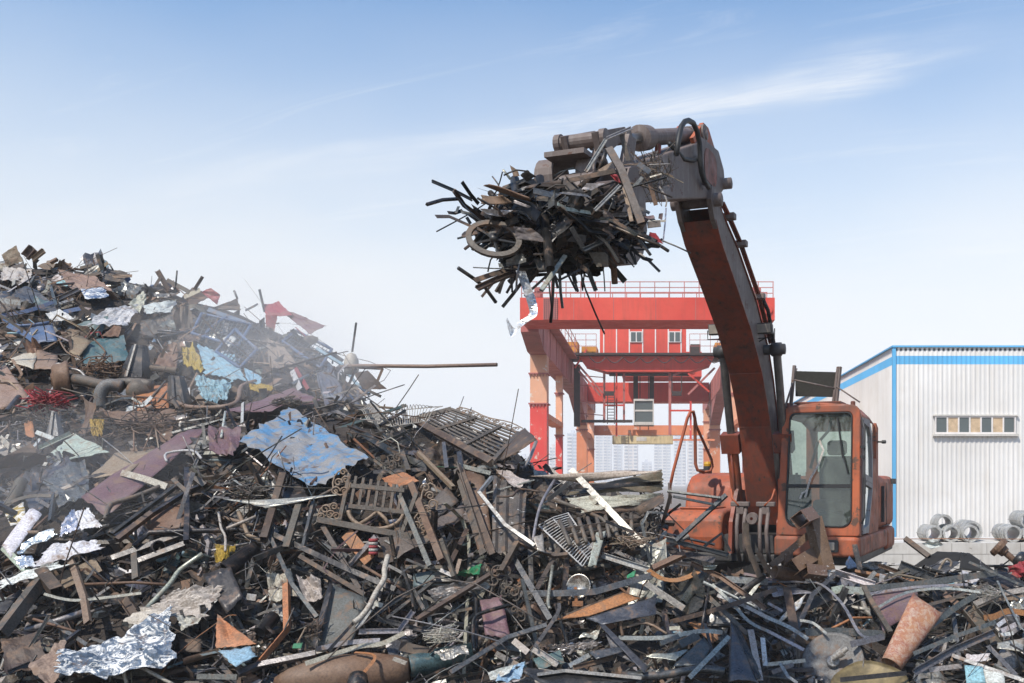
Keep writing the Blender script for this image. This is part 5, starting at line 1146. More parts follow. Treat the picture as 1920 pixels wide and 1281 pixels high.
B_(tC((1330, 1240), (1630, 930)), 9, 'flat', 'pale', 0.6); B_(tC((1790, 880), (1860, 1260)), 12, 'flat', 'bone', 0.55); B_(tC((1880, 940), (1900, 1150)), 9, 'flat', 'white', 0.5)
B_(tC((460, 1165), (760, 1090)), 9, 'U', 'dkrust', 0.46); B_(tC((430, 1150), (580, 1070)), 9, 'flat', 'pale', 0.5); B_(tC((810, 820), (830, 930)), 6, 'pipe', 'rust', 0.46)
B_(tC((1110, 985), (1300, 910)), 9, 'box', 'grey', 0.44); B_(tC((1260, 990), (1400, 920)), 15, 'flat', 'slate', 0.40); B_(tC((1600, 500), (1920, 520)), 12, 'flat', 'steel', 0.3)
B_(tC((1180, 870), (1260, 865)), 7, 'flat', 'bone', 0.42); B_(tC((860, 860), (1010, 830), (1160, 910)), 5, 'rod', 'tan', 0.44, sm=3)
# ---- frame standing before the excavator
B_([(1362, 928), (1268, 1014)], 9, 'sq', 'slate', 0.75); B_([(1251, 921), (1351, 934)], 5, 'sq', 'slate', 0.78); B_([(1262, 931), (1338, 946)], 5, 'sq', 'slate', 0.78); B_([(1258, 927), (1243, 980), (1231, 1026)], 9, 'flat', 'dkrust', 0.8)
B_([(1251, 1012), (1362, 1040)], 8, 'U', 'dark', 0.7); B_([(1240, 1014), (1248, 1020), (1250, 1055)], 3, 'rod', 'pale', 0.7)
B_([(1320, 1025), (1353, 1000), (1369, 1034)], 6, 'flat', 'dark', 0.55); B_([(1399, 980), (1400, 1015), (1412, 1050), (1425, 1082)], 11, 'flat', 'dkrust', 0.5, sm=3)
B_([(1421, 1035), (1432, 1055), (1447, 1078)], 9, 'flat', 'rust', 0.45)
# ---- right
B_(tD((0, 520), (240, 520), (400, 540), (560, 690), (680, 900), (760, 940)), 6, 'flat', 'steel', 0.5, sm=4, face=(0, -0.5, 1)); B_(tD((0, 575), (220, 560)), 11, 'flat', 'grey', 0.34)
B_(tD((740, 570), (1100, 540), (1450, 490), (1720, 450)), 12, 'flat', 'grey', 0.44, sm=3); B_(tD((760, 610), (1100, 560), (1500, 540)), 5, 'flat', 'steel', 0.48, sm=2); B_(tD((830, 710), (1040, 600), (1330, 570), (1600, 600)), 5, 'flat', 'steel', 0.54, sm=3)
B_(tD((1140, 710), (1400, 640), (1650, 530)), 6, 'flat', 'brown', 0.5); B_(tD((720, 560), (770, 660), (920, 900)), 9, 'box', 'brown', 0.58)
B_(tD((0, 790), (160, 860), (300, 950)), 7, 'flat', 'steel', 0.52, sm=3); B_(tD((0, 890), (270, 1030)), 6, 'flat', 'steel', 0.56); B_(tD((240, 810), (340, 830), (440, 910)), 5, 'flat', 'pale', 0.5, sm=3); B_(tD((0, 680), (110, 740)), 5, 'flat', 'steel', 0.5)
B_(tD((0, 1140), (280, 1110)), 7, 'flat', 'pale', 0.5); B_(tD((1100, 1200), (1400, 1030), (1700, 900)), 14, 'L', 'grey', 0.58); B_(tD((1090, 1060), (1400, 930), (1710, 820)), 8, 'flat', 'grey', 0.54)
B_(tD((1380, 1070), (1600, 1150), (1920, 1260)), 7, 'flat', 'steel', 0.62); B_(tD((1650, 1000), (1860, 1220)), 9, 'flat', 'grey', 0.56); B_(tD((1220, 850), (1440, 690), (1560, 620)), 11, 'flat', 'grey', 0.5)
B_([(1810, 1135), (1868, 1205)], 28, 'U', 'brown', 0.36); B_(tD((1540, 690), (1700, 620), (1920, 580)), 10, 'box', 'bone', 0.42); B_(tD((1540, 720), (1700, 650), (1920, 640)), 9, 'flat', 'tan', 0.38, sm=3)
B_(tD((1620, 790), (1700, 780), (1800, 740), (1920, 755)), 11, 'flat', 'orange', 0.46, sm=3); B_(tD((140, 560), (200, 880)), 16, 'flat', 'dkrust', 0.5); B_(tD((500, 450), (800, 545)), 13, 'U', 'white', 0.42)
B_(tD((480, 590), (570, 570)), 14, 'box', 'mint', 0.38); B_(tD((650, 240), (690, 430)), 10, 'flat', 'black', 0.4, Y=(11.0, 10.85)); B_([(1697, 1010), (1742, 1044)], 11, 'sq', 'dkrust', Y=(11.6, 11.4))
B_(tD((480, 870), (640, 790), (780, 790)), 5, 'rod', 'orange', 0.4); B_(tD((1255, 490), (1310, 380), (1345, 350), (1375, 380), (1350, 440), (1300, 500)), 5, 'rod', 'tan', 0.4, sm=4, Y=11.0); B_(tD((930, 490), (1000, 470), (1200, 510)), 4, 'rod', 'tan', 0.36, sm=3)
B_(tD((30, 1200), (190, 1140)), 8, 'flat', 'grey', 0.5); B_(tD((90, 1130), (150, 1230), (220, 1280)), 6, 'flat', 'steel', 0.55); B_(tD((620, 990), (870, 930)), 12, 'flat', 'grey', 0.48)
B_(tD((1720, 850), (1790, 800)), 8, 'flat', 'white', 0.4); B_(tD((1750, 890), (1860, 840)), 9, 'flat', 'white', 0.42); B_(tD((1730, 920), (1840, 905)), 7, 'flat', 'white', 0.44); B_(tD((1210, 1180), (1450, 1150)), 9, 'flat', 'pale', 0.5)
B_(tD((300, 700), (480, 620), (640, 680)), 18, 'flat', 'dark', 0.28); B_(tD((280, 900), (520, 890), (880, 915)), 14, 'flat', 'slate', 0.36); B_(tD((580, 580), (720, 590)), 14, 'flat', 'mint', 0.34)
B_(tD((1240, 760), (1420, 710)), 8, 'sq', 'dark', 0.44); B_(tD((1320, 610), (1480, 730)), 11, 'flat', 'rust', 0.42); B_([(1575, 1275), (1700, 1262)], 9, 'flat', 'dark', 0.5)
# ---- middle
B_(tH((920, 480), (1470, 1060)), 12, 'flat', 'pale', 0.72); B_(tH((960, 540), (730, 720)), 13, 'L', 'grey', 0.6); B_(tH((330, 540), (235, 655), (430, 900), (650, 1055)), 8, 'sq', 'steel', 0.75)
B_(tH((800, 560), (690, 760), (635, 1020)), 6, 'rod', 'steel', 0.72, sm=4); B_(tH((60, 460), (260, 1100)), 22, 'L', 'brown', 0.5); B_(tH((100, 500), (330, 1110)), 14, 'U', 'dkrust', 0.56)
B_(tH((520, 1030), (400, 1250)), 12, 'sq', 'dkrust', 0.62); B_(tH((520, 1025), (800, 1130), (900, 1120)), 9, 'sq', 'dkrust', 0.6); B_(tH((80, 450), (320, 510)), 8, 'flat', 'grey', 0.45); B_(tH((220, 465), (370, 460)), 6, 'flat', 'steel', 0.5)
B_(tH((800, 710), (1150, 850), (1300, 1020)), 9, 'rod', 'brown', 0.6, sm=3); B_(tH((720, 450), (880, 580)), 10, 'flat', 'dark', 0.5); B_(tH((370, 685), (480, 680), (540, 630), (690, 650)), 4, 'rod', 'dkrust', 0.78, sm=4)
B_([(700, 860), (760, 905)], 9, 'L', 'brown', 0.4); B_([(785, 850), (850, 915)], 9, 'sq', 'tan', 0.45); B_([(752, 848), (765, 885)], 11, 'sq', 'brown', 0.45); B_([(660, 800), (740, 850), (800, 875)], 12, 'flat', 'dark', 0.3)
B_([(545, 760), (580, 755), (642, 754), (655, 768)], 6, 'rod', 'tan', 0.4, sm=3); B_([(832, 832), (838, 880)], 9, 'sq', 'grey', 0.4); B_([(862, 850), (866, 885)], 11, 'sq', 'dark', 0.4); B_([(700, 885), (800, 880)], 7, 'flat', 'dark', 0.36); B_([(742, 775), (755, 758), (742, 770)], 5, 'flat', 'black', 0.4)
B_([(712, 798), (760, 770)], 5, 'sq', 'dark', 0.55); B_([(670, 850), (640, 905), (600, 930)], 6, 'rod', 'brown', 0.4, sm=3)
# ---- far heap
B_([(640, 688), (672, 686), (800, 687), (932, 684)], 7, 'pipe', 'tan', Y=(18.3, 18.1, 17.8, 17.5)); B_([(671, 689), (719, 691)], 6, 'flat', 'dkrust', Y=18.1)
B_(tG((1070, 260), (1040, 480)), 5, 'L', 'dark', Y=18.4); B_(tG((1270, 605), (1230, 700)), 5, 'flat', 'rust', Y=18.0); B_(tG((345, 10), (385, 180)), 5, 'L', 'slate', Y=20.5); B_(tG((250, 165), (335, 120)), 4, 'flat', 'slate', Y=20.5); B_(tG((155, 20), (182, 85)), 3, 'rod', 'grey', Y=21)
B_(tG((870, 480), (970, 550)), 8, 'flat', 'slate', 0.4); B_(tG((580, 730), (710, 660)), 8, 'pipe', 'grey', 0.5); B_(tG((590, 620), (650, 760)), 10, 'flat', 'white', 0.45); B_(tG((615, 600), (710, 760)), 7, 'flat', 'red', 0.42)
for pts, w, k_, c in (((1180, 190), (1270, 340)), 9, 'U', 'dkrust'), (((1205, 240), (1160, 310)), 6, 'flat', 'dkrust'), (((1328, 190), (1315, 330)), 3, 'rod', 'dark'), (((1520, 235), (1460, 330)), 6, 'pipe', 'rust'), (((1250, 260), (1420, 350)), 8, 'flat', 'brown'), (((740, 70), (780, 190)), 10, 'I', 'dark'), (((810, 130), (730, 190)), 7, 'flat', 'tan'), (((820, 140), (850, 190)), 3, 'rod', 'grey'), (((380, 130), (430, 105)), 7, 'sq', 'rust'), (((240, 110), (330, 40)), 10, 'U', 'tan'), (((190, 90), (250, 20)), 16, 'U', 'dkrust'), (((600, 170), (690, 150)), 6, 'flat', 'dkrust'), (((1755, 340), (1780, 400)), 4, 'rod', 'grey'), (((1840, 490), (1920, 450)), 4, 'flat', 'slate'), (((1380, 390), (1500, 335)), 9, 'flat', 'cream'), (((640, 240), (760, 200)), 8, 'flat', 'brown'), (((840, 235), (990, 230)), 6, 'flat', 'tan'):
    B_(tE(*pts), w, k_, c, Y=21.2)
for pts, w, k_, c in (((0, 530), (220, 490), (400, 425)), 8, 'flat', 'blue'), (((30, 560), (150, 605), (370, 580)), 6, 'rod', 'blue'), (((60, 600), (180, 660), (290, 745)), 10, 'flat', 'blue'), (((1560, 480), (1890, 600)), 8, 'flat', 'blue'), (((1700, 540), (1590, 610), (1520, 700)), 5, 'rod', 'blue'), (((1770, 630), (1920, 790)), 6, 'rod', 'blue'), (((1280, 1150), (1400, 1210), (1650, 1215), (1780, 1170), (1810, 1060), (1920, 1020)), 9, 'rod', 'tan'), (((0, 1030), (360, 1045)), 3, 'rod', 'dkrust'), (((590, 790), (680, 640)), 3, 'rod', 'rust'), (((440, 700), (500, 800), (600, 850)), 3, 'rod', 'tan'), (((700, 700), (790, 800), (740, 870), (660, 880)), 3, 'rod', 'rust'), (((870, 1130), (1200, 1150), (1300, 1190)), 4, 'rod', 'dkrust'), (((1130, 1150), (1240, 1020)), 4, 'rod', 'brown'), (((1180, 1180), (1290, 1050)), 4, 'rod', 'brown'), (((1300, 870), (1450, 800), (1600, 800)), 3, 'rod', 'rust'), (((1540, 980), (1740, 880)), 4, 'rod', 'tan'), (((1130, 920), (1330, 940)), 11, 'pipe', 'tan'), (((50, 1250), (140, 1140)), 11, 'pipe', 'grey'), (((100, 1260), (140, 1200), (250, 1180)), 5, 'rod', 'tan'), (((1480, 1130), (1530, 1200)), 12, 'flat', 'tan'), (((60, 350), (230, 240)), 5, 'flat', 'white'), (((100, 300), (110, 230)), 7, 'flat', 'pale'), (((1080, 490), (1200, 505), (1320, 430)), 6, 'flat', 'white'), (((1180, 640), (1500, 660)), 4, 'rod', 'slate'), (((1200, 690), (1480, 630)), 4, 'rod', 'slate'), (((380, 310), (420, 450)), 6, 'flat', 'slate'), (((480, 500), (600, 475)), 9, 'flat', 'blue'):
    B_(tE(*pts), w, k_, c, 0.5, sm=3 if len(pts) > 2 else 0)
for pts, w, k_, c in (((1000, 110), (1005, 580)), 3, 'rod', 'rust'), (((950, 350), (1300, 300), (1600, 250)), 3, 'rod', 'dkrust'), (((1130, 380), (1250, 500)), 3, 'rod', 'rust'), (((1150, 400), (1080, 570)), 3, 'rod', 'rust'), (((1160, 380), (1190, 560)), 3, 'rod', 'tan'), (((820, 480), (900, 420), (1120, 400)), 3, 'rod', 'dkrust'), (((420, 100), (700, 170), (1000, 180)), 3, 'rod', 'brown'), (((1250, 660), (1250, 600), (1440, 580), (1510, 640)), 5, 'rod', 'white'), (((1350, 400), (1370, 370), (1600, 330)), 4, 'rod', 'bone'), (((0, 480), (170, 650)), 10, 'flat', 'bone'), (((270, 440), (400, 490)), 8, 'flat', 'white'), (((180, 560), (240, 560), (300, 490)), 5, 'flat', 'white'), (((405, 910), (380, 1110)), 8, 'sq', 'dark'), (((0, 1040), (100, 960), (250, 920), (430, 920)), 10, 'flat', 'brown'), (((1690, 290), (1660, 480)), 5, 'rod', 'white'), (((1820, 220), (1815, 370)), 6, 'flat', 'white'), (((790, 1090), (830, 980), (1000, 930), (1200, 850)), 9, 'rod', 'brown'), (((300, 560), (540, 450)), 11, 'L', 'mint'), (((1660, 620), (1690, 590)), 9, 'flat', 'bone'), (((270, 940), (370, 1000)), 7, 'flat', 'grey'), (((100, 1260), (180, 1200), (290, 1195)), 8, 'rod', 'tan'), (((250, 1170), (360, 1070)), 5, 'rod', 'rust'), (((0, 340), (230, 320)), 12, 'pipe', 'tan'), (((0, 450), (60, 400), (70, 360)), 5, 'rod', 'tan'), (((910, 745), (1080, 790), (1250, 850)), 12, 'flat', 'bone'):
    B_(tF(*pts), w, k_, c, 0.5, sm=3 if len(pts) > 2 else 0)
B_([(40, 905), (18, 955)], 24, 'pipe', 'brown', 0.35)

# ---- plates: corners clockwise from top left
PL = plate
PL([(447, 826), (541, 762), (692, 858), (585, 913)], 'azure', 0.55, 0.06, 12, 1.5, 0.05, label='big dented light blue sheet with worn grey patches on top of the near heap', mat='s_worn')
PL([(335, 812), (392, 800), (200, 968), (152, 930)], 'maroon', 0.5, 0.03, 10, 1.2, 0.03, label='long maroon painted sheet sloping down to the left')
PL([(420, 772), (545, 728), (602, 752), (500, 770)], 'maroon', 0.5, 0.04, 8, label='broad maroon sheet above the dented blue sheet')
PL([(392, 800), (455, 805), (440, 860), (393, 845)], 'maroon', 0.55, 0.06, 6, label='torn maroon plate hanging beside the blue sheet')
PL([(125, 1232), (327, 1141), (336, 1250), (112, 1278)], 'denim', 0.55, 0.09, 16, 4.5, 0.07, curl=-0.1, label='crumpled dark blue sheet with white scraped paint at the bottom left', mat='s_white')
PL([(52, 1248), (118, 1195), (128, 1245), (92, 1290)], 'tan', 0.62, 0.06, 8, 3, 0.1, label='torn tan sheet with dark stains at the bottom left corner')
PL([(255, 1150), (330, 1105), (417, 1094), (385, 1160)], 'bone', 0.5, 0.10, 12, 3.0, 0.12, label='large crumpled off-white sheet above the scraped blue one')
PL([(230, 1163), (270, 1138), (335, 1150), (262, 1172)], 'bone', 0.54, 0.05, 8, 3.0, 0.1, label='narrow off-white flap left of the crumpled off-white sheet')
PL([(332, 1155), (385, 1150), (372, 1172), (340, 1185)], 'bone', 0.52, 0.06, 8, 4, 0.12, label='folded off-white corner right of the scraped blue sheet')
PL([(378, 1075), (432, 1062), (456, 1118), (424, 1150)], 'dark', 0.42, 0.03, 6, label='dark grey flat plate tilted right of the off-white sheet')
PL([(408, 1152), (440, 1178), (480, 1210), (404, 1214)], 'orange', 0.55, 0.05, 8, label='orange rusty torn plate at the bottom left of centre')
PL([(410, 1218), (470, 1212), (482, 1230), (440, 1250)], 'ltblue', 0.58, 0.03, 6, 3, 0.14, label='ragged light blue edge under the orange torn plate')
PL([(335, 1196), (376, 1198), (376, 1222), (338, 1222)], 'dkrust', 0.4, 0.02, 4)
PL([(0, 1195), (70, 1185), (90, 1250), (10, 1262)], 'dkrust', 0.4, 0.05, 8)
# bright curled strips at the left edge
PL([(50, 950), (75, 958), (14, 1036), (-2, 1015)], 'foil', 0.62, 0.02, 8, 1, 0.02, curl=0.05, label='broad curled shiny strip at the left edge', mat='s_paint')
for q, lab in (([(40, 1015), (98, 988), (104, 1003), (30, 1036)], 'shiny white strip lying right of the curled shiny strip'), ([(92, 1020), (178, 1010), (190, 1027), (60, 1062)], 'wide shiny white strip with ragged right end'), ([(0, 1085), (95, 1055), (150, 1050), (0, 1105)], 'long white strip running to the left edge above the brown beam'), ([(115, 975), (140, 950), (150, 990), (112, 1000)], 'crumpled shiny white scrap beside the end of the maroon sheet'), ([(140, 960), (165, 950), (192, 985), (150, 988)], 'torn white sheet end under the maroon sheet'), ([(25, 1045), (60, 1040), (66, 1060), (40, 1066)], 'small shiny white strip below the curled strips')):
    PL(q, 'foil', 0.55, 0.05, 12, 4, 0.12, curl=0.015, label=lab, mat='s_shiny' if 'crumpled' in lab or 'small' in lab or 'lying' in lab else 's_paint')
PL([(0, 1030), (10, 1020), (60, 1070), (40, 1072)], 'mint', 0.5, 0.02, 6)
PL([(8, 962), (45, 945), (50, 975), (20, 985)], 'yellow', 0.4, 0.03, 6, label='yellow printed sheet behind the curled shiny strip', mat='s_white')
PL([(95, 850), (140, 812), (205, 848), (120, 865)], 'mint', 0.5, 0.04, 8, label='pale green plate with holes on the left of the heap')
PL([(62, 875), (118, 845), (165, 905), (70, 905)], 'slate', 0.42, 0.07, 8); PL([(80, 900), (160, 860), (168, 920), (110, 950)], 'grey', 0.46, 0.08, 8); PL([(30, 900), (90, 860), (120, 930), (60, 960)], 'slate', 0.38, 0.05, 6)
PL([(215, 850), (290, 842), (240, 890), (168, 895)], 'tan', 0.42, 0.02, 6, label='flat brown sheet left of the long maroon sheet')
PL([(265, 970), (345, 940), (350, 985), (285, 1005)], 'rust', 0.36, 0.03, 6, label='rust red plate behind the dark square tubes')
# rust streaked chute with a turned-up side
PL([(620, 1094), (688, 1122), (660, 1205), (588, 1212)], 'slate', 0.42, 0.01, 8, 1, 0.02, label='grey chute plate with orange rust streaks', mat='s_rust'); PL([(617, 1090), (624, 1098), (592, 1216), (584, 1208)], 'dark', 0.5, 0.01, 6, label='turned-up dark edge of the rust-streaked chute')
PL([(900, 1125), (940, 1118), (958, 1195), (910, 1192)], 'maroon', 0.36, 0.03, 8, label='purplish rusty panel standing behind the black bent tube')
PL([(775, 1075), (835, 1065), (850, 1095), (775, 1100)], 'teal', 0.34, 0.02, 6, label='dark teal plate below the brown square tube'); PL([(800, 1105), (885, 1085), (905, 1100), (815, 1125)], 'grey', 0.42, 0.08, 10, 4)
PL([(813, 1220), (868, 1208), (880, 1225), (830, 1235)], 'pale', 0.5, 0.06, 8, 4, label='torn silvery edge of sheet above the dark green drum'); PL([(940, 1255), (985, 1240), (975, 1275), (930, 1280)], 'ltblue', 0.5, 0.05, 8, 4); PL([(915, 1262), (962, 1245), (955, 1262), (920, 1276)], 'white', 0.55, 0.04, 8, 4)
PL([(500, 1075), (545, 1070), (560, 1120), (505, 1128)], 'bone', 0.3, 0.10, 10, 4, label='crumpled off-white sheet left of the rust-streaked chute'); PL([(555, 1075), (600, 1085), (605, 1125), (570, 1125)], 'bone', 0.3, 0.10, 10, 4, label='crushed pale sheet just left of the chute top')
PL([(418, 935), (500, 940), (660, 925), (500, 952)], 'pale', 0.6, 0.02, 8, 1, 0.05, label='long pale boat-shaped strip under the dented blue sheet')
PL([(525, 905), (560, 900), (580, 935), (530, 940)], 'dark', 0.3, 0.05, 6)
# panels right of centre
PL([(925, 893), (988, 905), (982, 1032), (922, 1036)], 'brown', 0.5, 0.012, 10, 1, 0.02, label='brown ribbed door panel with flaking white paint standing upright', mat='s_flake', ribs=3)
PL([(868, 880), (908, 893), (925, 1030), (895, 1030)], 'rust', 0.42, 0.012, 6, 1, 0.02, label='narrow rusty panel left of the brown ribbed door panel', mat='s_flake')
PL([(790, 955), (838, 912), (862, 940), (800, 985)], 'brown', 0.36, 0.02, 6, label='brown folded panel left of the ribbed door panel'); PL([(712, 1010), (800, 985), (830, 1000), (720, 1060)], 'brown', 0.26, 0.03, 6, ribs=4)
PL([(800, 985), (868, 945), (872, 965), (815, 1000)], 'brown', 0.42, 0.02, 8, 1, 0.25, label='brown sheet with a jagged toothed edge'); PL([(715, 895), (755, 885), (785, 900), (735, 915)], 'orange', 0.45, 0.04, 6)
PL([(930, 880), (955, 882), (992, 905), (965, 915)], 'bone', 0.6, 0.05, 8, 2, 0.1, label='off-white cloth-like flap over the brown door panel')
PL([(995, 893), (1182, 882), (1242, 884), (1090, 905)], 'cream', 0.70, 0.02, 10, 1, 0.02, label='upper face of the cream folded body panel'); PL([(1080, 905), (1242, 886), (1242, 918), (1060, 932)], 'cream_in_shade', 0.46, 0.05, 10, 1.5, 0.03, label='cream folded body panel with ribbed inner face in painted shade'); PL([(1060, 934), (1240, 922), (1236, 940), (1090, 962)], 'cream', 0.62, 0.04, 10, 2, 0.05, label='lower lip of the cream folded body panel')  # middle face: the shadow inside the fold is put into its darker colour
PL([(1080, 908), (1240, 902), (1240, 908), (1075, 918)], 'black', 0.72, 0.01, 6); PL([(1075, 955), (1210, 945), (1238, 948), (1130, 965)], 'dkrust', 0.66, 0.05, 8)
PL([(1190, 955), (1243, 925), (1246, 945), (1200, 968)], 'dkrust', 0.72, 0.04, 8)
PL([(1000, 1008), (1018, 1000), (1022, 1035), (1008, 1032)], 'pale', 0.7, 0.03, 5); PL([(1118, 998), (1136, 995), (1118, 1060), (1102, 1062)], 'mint', 0.68, 0.01, 5)
# channel trough
PL([(1045, 1160), (1168, 1112), (1200, 1122), (1105, 1155)], 'orange', 0.46, 0.015, 8, 1, 0.03, label='rust orange floor of the channel trough'); PL([(1100, 1160), (1230, 1118), (1230, 1152), (1130, 1172)], 'slate', 0.56, 0.01, 8, 1, 0.03, label='dark near side of the rusty channel trough'); PL([(1050, 1155), (1168, 1108), (1168, 1114), (1052, 1162)], 'dkrust', 0.42, 0.01, 6)
# gusset, bracket, fin
PL([(1123, 1171), (1135, 1172), (1215, 1250), (1208, 1262)], 'slate', 0.62, 0.005, 6, 1, 0.01, label='slanting flange of the grey gusset plate'); PL([(1135, 1188), (1152, 1200), (1208, 1253), (1148, 1223)], 'grey', 0.56, 0.005, 6, 1, 0.02, label='grey triangular gusset plate near the bottom edge'); PL([(1103, 1221), (1172, 1212), (1170, 1222), (1118, 1236)], 'slate', 0.64, 0.02, 6, 1, 0.03)
PL([(1262, 1248), (1320, 1195), (1333, 1212), (1315, 1247)], 'slate', 0.55, 0.01, 8, 1, 0.04, label='slate plate with a round hole near the bottom edge')
PL([(1367, 1163), (1374, 1168), (1420, 1273), (1362, 1270)], 'slate', 0.62, 0.02, 8, 1, 0.02, curl=0.05, label='dark folded fin-shaped plate standing near the bottom edge'); PL([(1372, 1168), (1385, 1175), (1432, 1268), (1418, 1272)], 'dark', 0.56, 0.02, 8)
PL([(1230, 1228), (1290, 1222), (1268, 1245), (1212, 1232)], 'steel', 0.46, 0.05, 8); PL([(1095, 1185), (1125, 1180), (1120, 1195), (1085, 1195)], 'pale', 0.46, 0.06, 8, 5); PL([(1030, 1210), (1110, 1195), (1125, 1212), (1040, 1225)], 'pale', 0.42, 0.10, 12, 6, 0.2, label='glittering crumpled foil scraps left of the gusset plate', mat='s_shiny')
PL([(1000, 1240), (1050, 1225), (1060, 1245), (1010, 1255)], 'teal', 0.4, 0.05, 8); PL([(958, 1250), (985, 1240), (990, 1262), (955, 1268)], 'teal', 0.46, 0.03, 6)
PL([(960, 1250), (1010, 1252), (1205, 1272), (1040, 1292)], 'dark', 0.5, 0.02, 6)
# right
PL([(1712, 1063), (1757, 1032), (1815, 1038), (1782, 1066)], 'black', 0.2, 0.03, 8, 1, 0.04, Y=(11.3, 11.5, 11.5, 11.2), label='black arched sheet lying before the block wall', mat='matte_black'); PL([(1800, 1036), (1818, 1038), (1868, 1072), (1800, 1068)], 'black', 0.2, 0.02, 8, 1, 0.04, Y=(11.5, 11.5, 11.2, 11.1), label='right flank of the black arched sheet', mat='matte_black')
PL([(1738, 1062), (1770, 1046), (1800, 1052), (1770, 1078)], 'slate', 0.3, 0.03, 8, Y=(11.1, 11.1, 11.0, 10.9)); PL([(1840, 1088), (1875, 1070), (1925, 1090), (1900, 1105)], 'black', 0.4, 0.05, 8); PL([(1895, 1062), (1925, 1055), (1925, 1085), (1890, 1075)], 'maroon', 0.3, 0.08, 8, 4, Y=11.2, mat='s_cloth')
PL([(1635, 1115), (1718, 1100), (1725, 1140), (1655, 1185)], 'maroon', 0.42, 0.01, 6, 1, 0.03, label='dusky maroon plate with bolt holes behind the mottled pipe'); PL([(1745, 1098), (1790, 1092), (1785, 1103), (1750, 1106)], 'ltblue', 0.46, 0.02, 5, label='small light blue plastic piece above the mottled pipe'); PL([(1808, 1247), (1842, 1250), (1848, 1280), (1812, 1282)], 'ltblue', 0.6, 0.01, 5, 1, 0.03, label='bright light blue panel corner at the bottom right', mat='s_cloth'); PL([(1842, 1250), (1880, 1258), (1885, 1280), (1848, 1280)], 'white', 0.56, 0.02, 5)
PL([(1810, 1228), (1858, 1222), (1850, 1238), (1808, 1240)], 'white', 0.55, 0.03, 8, 4, 0.2); PL([(1870, 1205), (1920, 1195), (1920, 1222), (1870, 1215)], 'pale', 0.42, 0.02, 6); PL([(1456, 1170), (1500, 1140), (1512, 1115), (1470, 1150)], 'cream', 0.4, 0.03, 6, mat='s_white')
PL([(1500, 1075), (1562, 1068), (1565, 1090), (1490, 1098)], 'rust', 0.36, 0.03, 6, label='rusty plate under the welded box tubes', mat='s_white'); PL([(1440, 1105), (1490, 1098), (1530, 1112), (1450, 1120)], 'steel', 0.34, 0.03, 6); PL([(1890, 1128), (1920, 1120), (1920, 1145), (1900, 1142)], 'pale', 0.4, 0.06, 8, 5, mat='s_shiny'); PL([(1802, 1075), (1840, 1078), (1830, 1095), (1800, 1090)], 'white', 0.3, 0.06, 8, 5)
PL([(1585, 1058), (1592, 1042), (1612, 1065), (1590, 1068)], 'blue', 0.2, 0.03, 5, Y=12.0, label='bright blue plastic sheet on the ground behind the heap', mat='s_cloth')
# far heap
PL([(-5, 545), (60, 540), (120, 585), (-5, 578)], 'slate', 0.4, 0.08, 8); PL([(110, 505), (180, 520), (210, 545), (130, 540)], 'tan', 0.5, 0.04, 8, label='large tan sheet below the crest of the far heap'); PL([(150, 540), (195, 538), (205, 555), (160, 560)], 'blue', 0.55, 0.04, 6, mat='s_white')
PL([(160, 608), (200, 578), (268, 572), (235, 610)], 'white', 0.6, 0.08, 12, 3, 0.08, label='big dented white sheet across the far heap', mat='s_paint'); PL([(240, 570), (268, 545), (275, 560), (262, 585)], 'bone', 0.6, 0.06, 8); PL([(268, 572), (330, 562), (320, 585), (275, 590)], 'white', 0.55, 0.05, 8, label='white folded sheet right of the dented white sheet')
PL([(85, 590), (110, 580), (140, 598), (100, 605)], 'white', 0.6, 0.05, 8, label='small torn white sheet left of the dented white sheet'); PL([(55, 615), (98, 606), (108, 640), (60, 640)], 'blue', 0.45, 0.03, 6); PL([(150, 640), (232, 630), (240, 675), (160, 685)], 'teal', 0.4, 0.05, 8, label='dark teal tank side in the middle of the far heap')
PL([(17, 672), (72, 652), (62, 692), (18, 678)], 'bone', 0.55, 0.03, 8, label='pale grey-green plate at the left of the far heap'); PL([(70, 655), (108, 665), (105, 692), (62, 692)], 'tan', 0.5, 0.03, 6); PL([(135, 622), (172, 640), (148, 668), (130, 660)], 'tan', 0.6, 0.02, 6, label='upright tan plate in the middle of the far heap')
PL([(-5, 688), (12, 686), (60, 750), (-5, 770)], 'tan', 0.45, 0.03, 8, label='large tan sheet at the left edge of the far heap'); PL([(192, 630), (215, 610), (228, 615), (222, 630)], 'rust', 0.55, 0.04, 6)
PL([(370, 645), (440, 667), (460, 712), (385, 700)], 'ltblue', 0.55, 0.05, 10, 1.5, 0.08, label='light blue panel on the slope of the far heap', mat='s_paint'); PL([(458, 690), (490, 705), (488, 720), (462, 715)], 'ltblue', 0.5, 0.04, 6, mat='s_paint'); PL([(365, 712), (435, 712), (425, 752), (385, 758)], 'ltblue', 0.55, 0.10, 12, 4, 0.1, label='crumpled light blue sheet below the light blue panel', mat='s_paint'); PL([(380, 710), (430, 714), (410, 730), (385, 728)], 'ltblue', 0.62, 0.05, 8, 4)
PL([(417, 635), (430, 628), (444, 636), (430, 652)], 'white', 0.6, 0.02, 5, label='small white board on the blue mesh cage', mat='s_paint'); PL([(495, 572), (522, 564), (548, 590), (498, 592)], 'red', 0.4, 0.05, 8, Y=(20.6, 20.7, 20.0, 20.2), label='crumpled red sheet standing on the ridge'); PL([(530, 585), (550, 585), (612, 612), (580, 626)], 'maroon', 0.4, 0.04, 8, Y=(20.3, 20.2, 19.6, 19.5), label='dark red pointed sheet jutting right from the ridge')
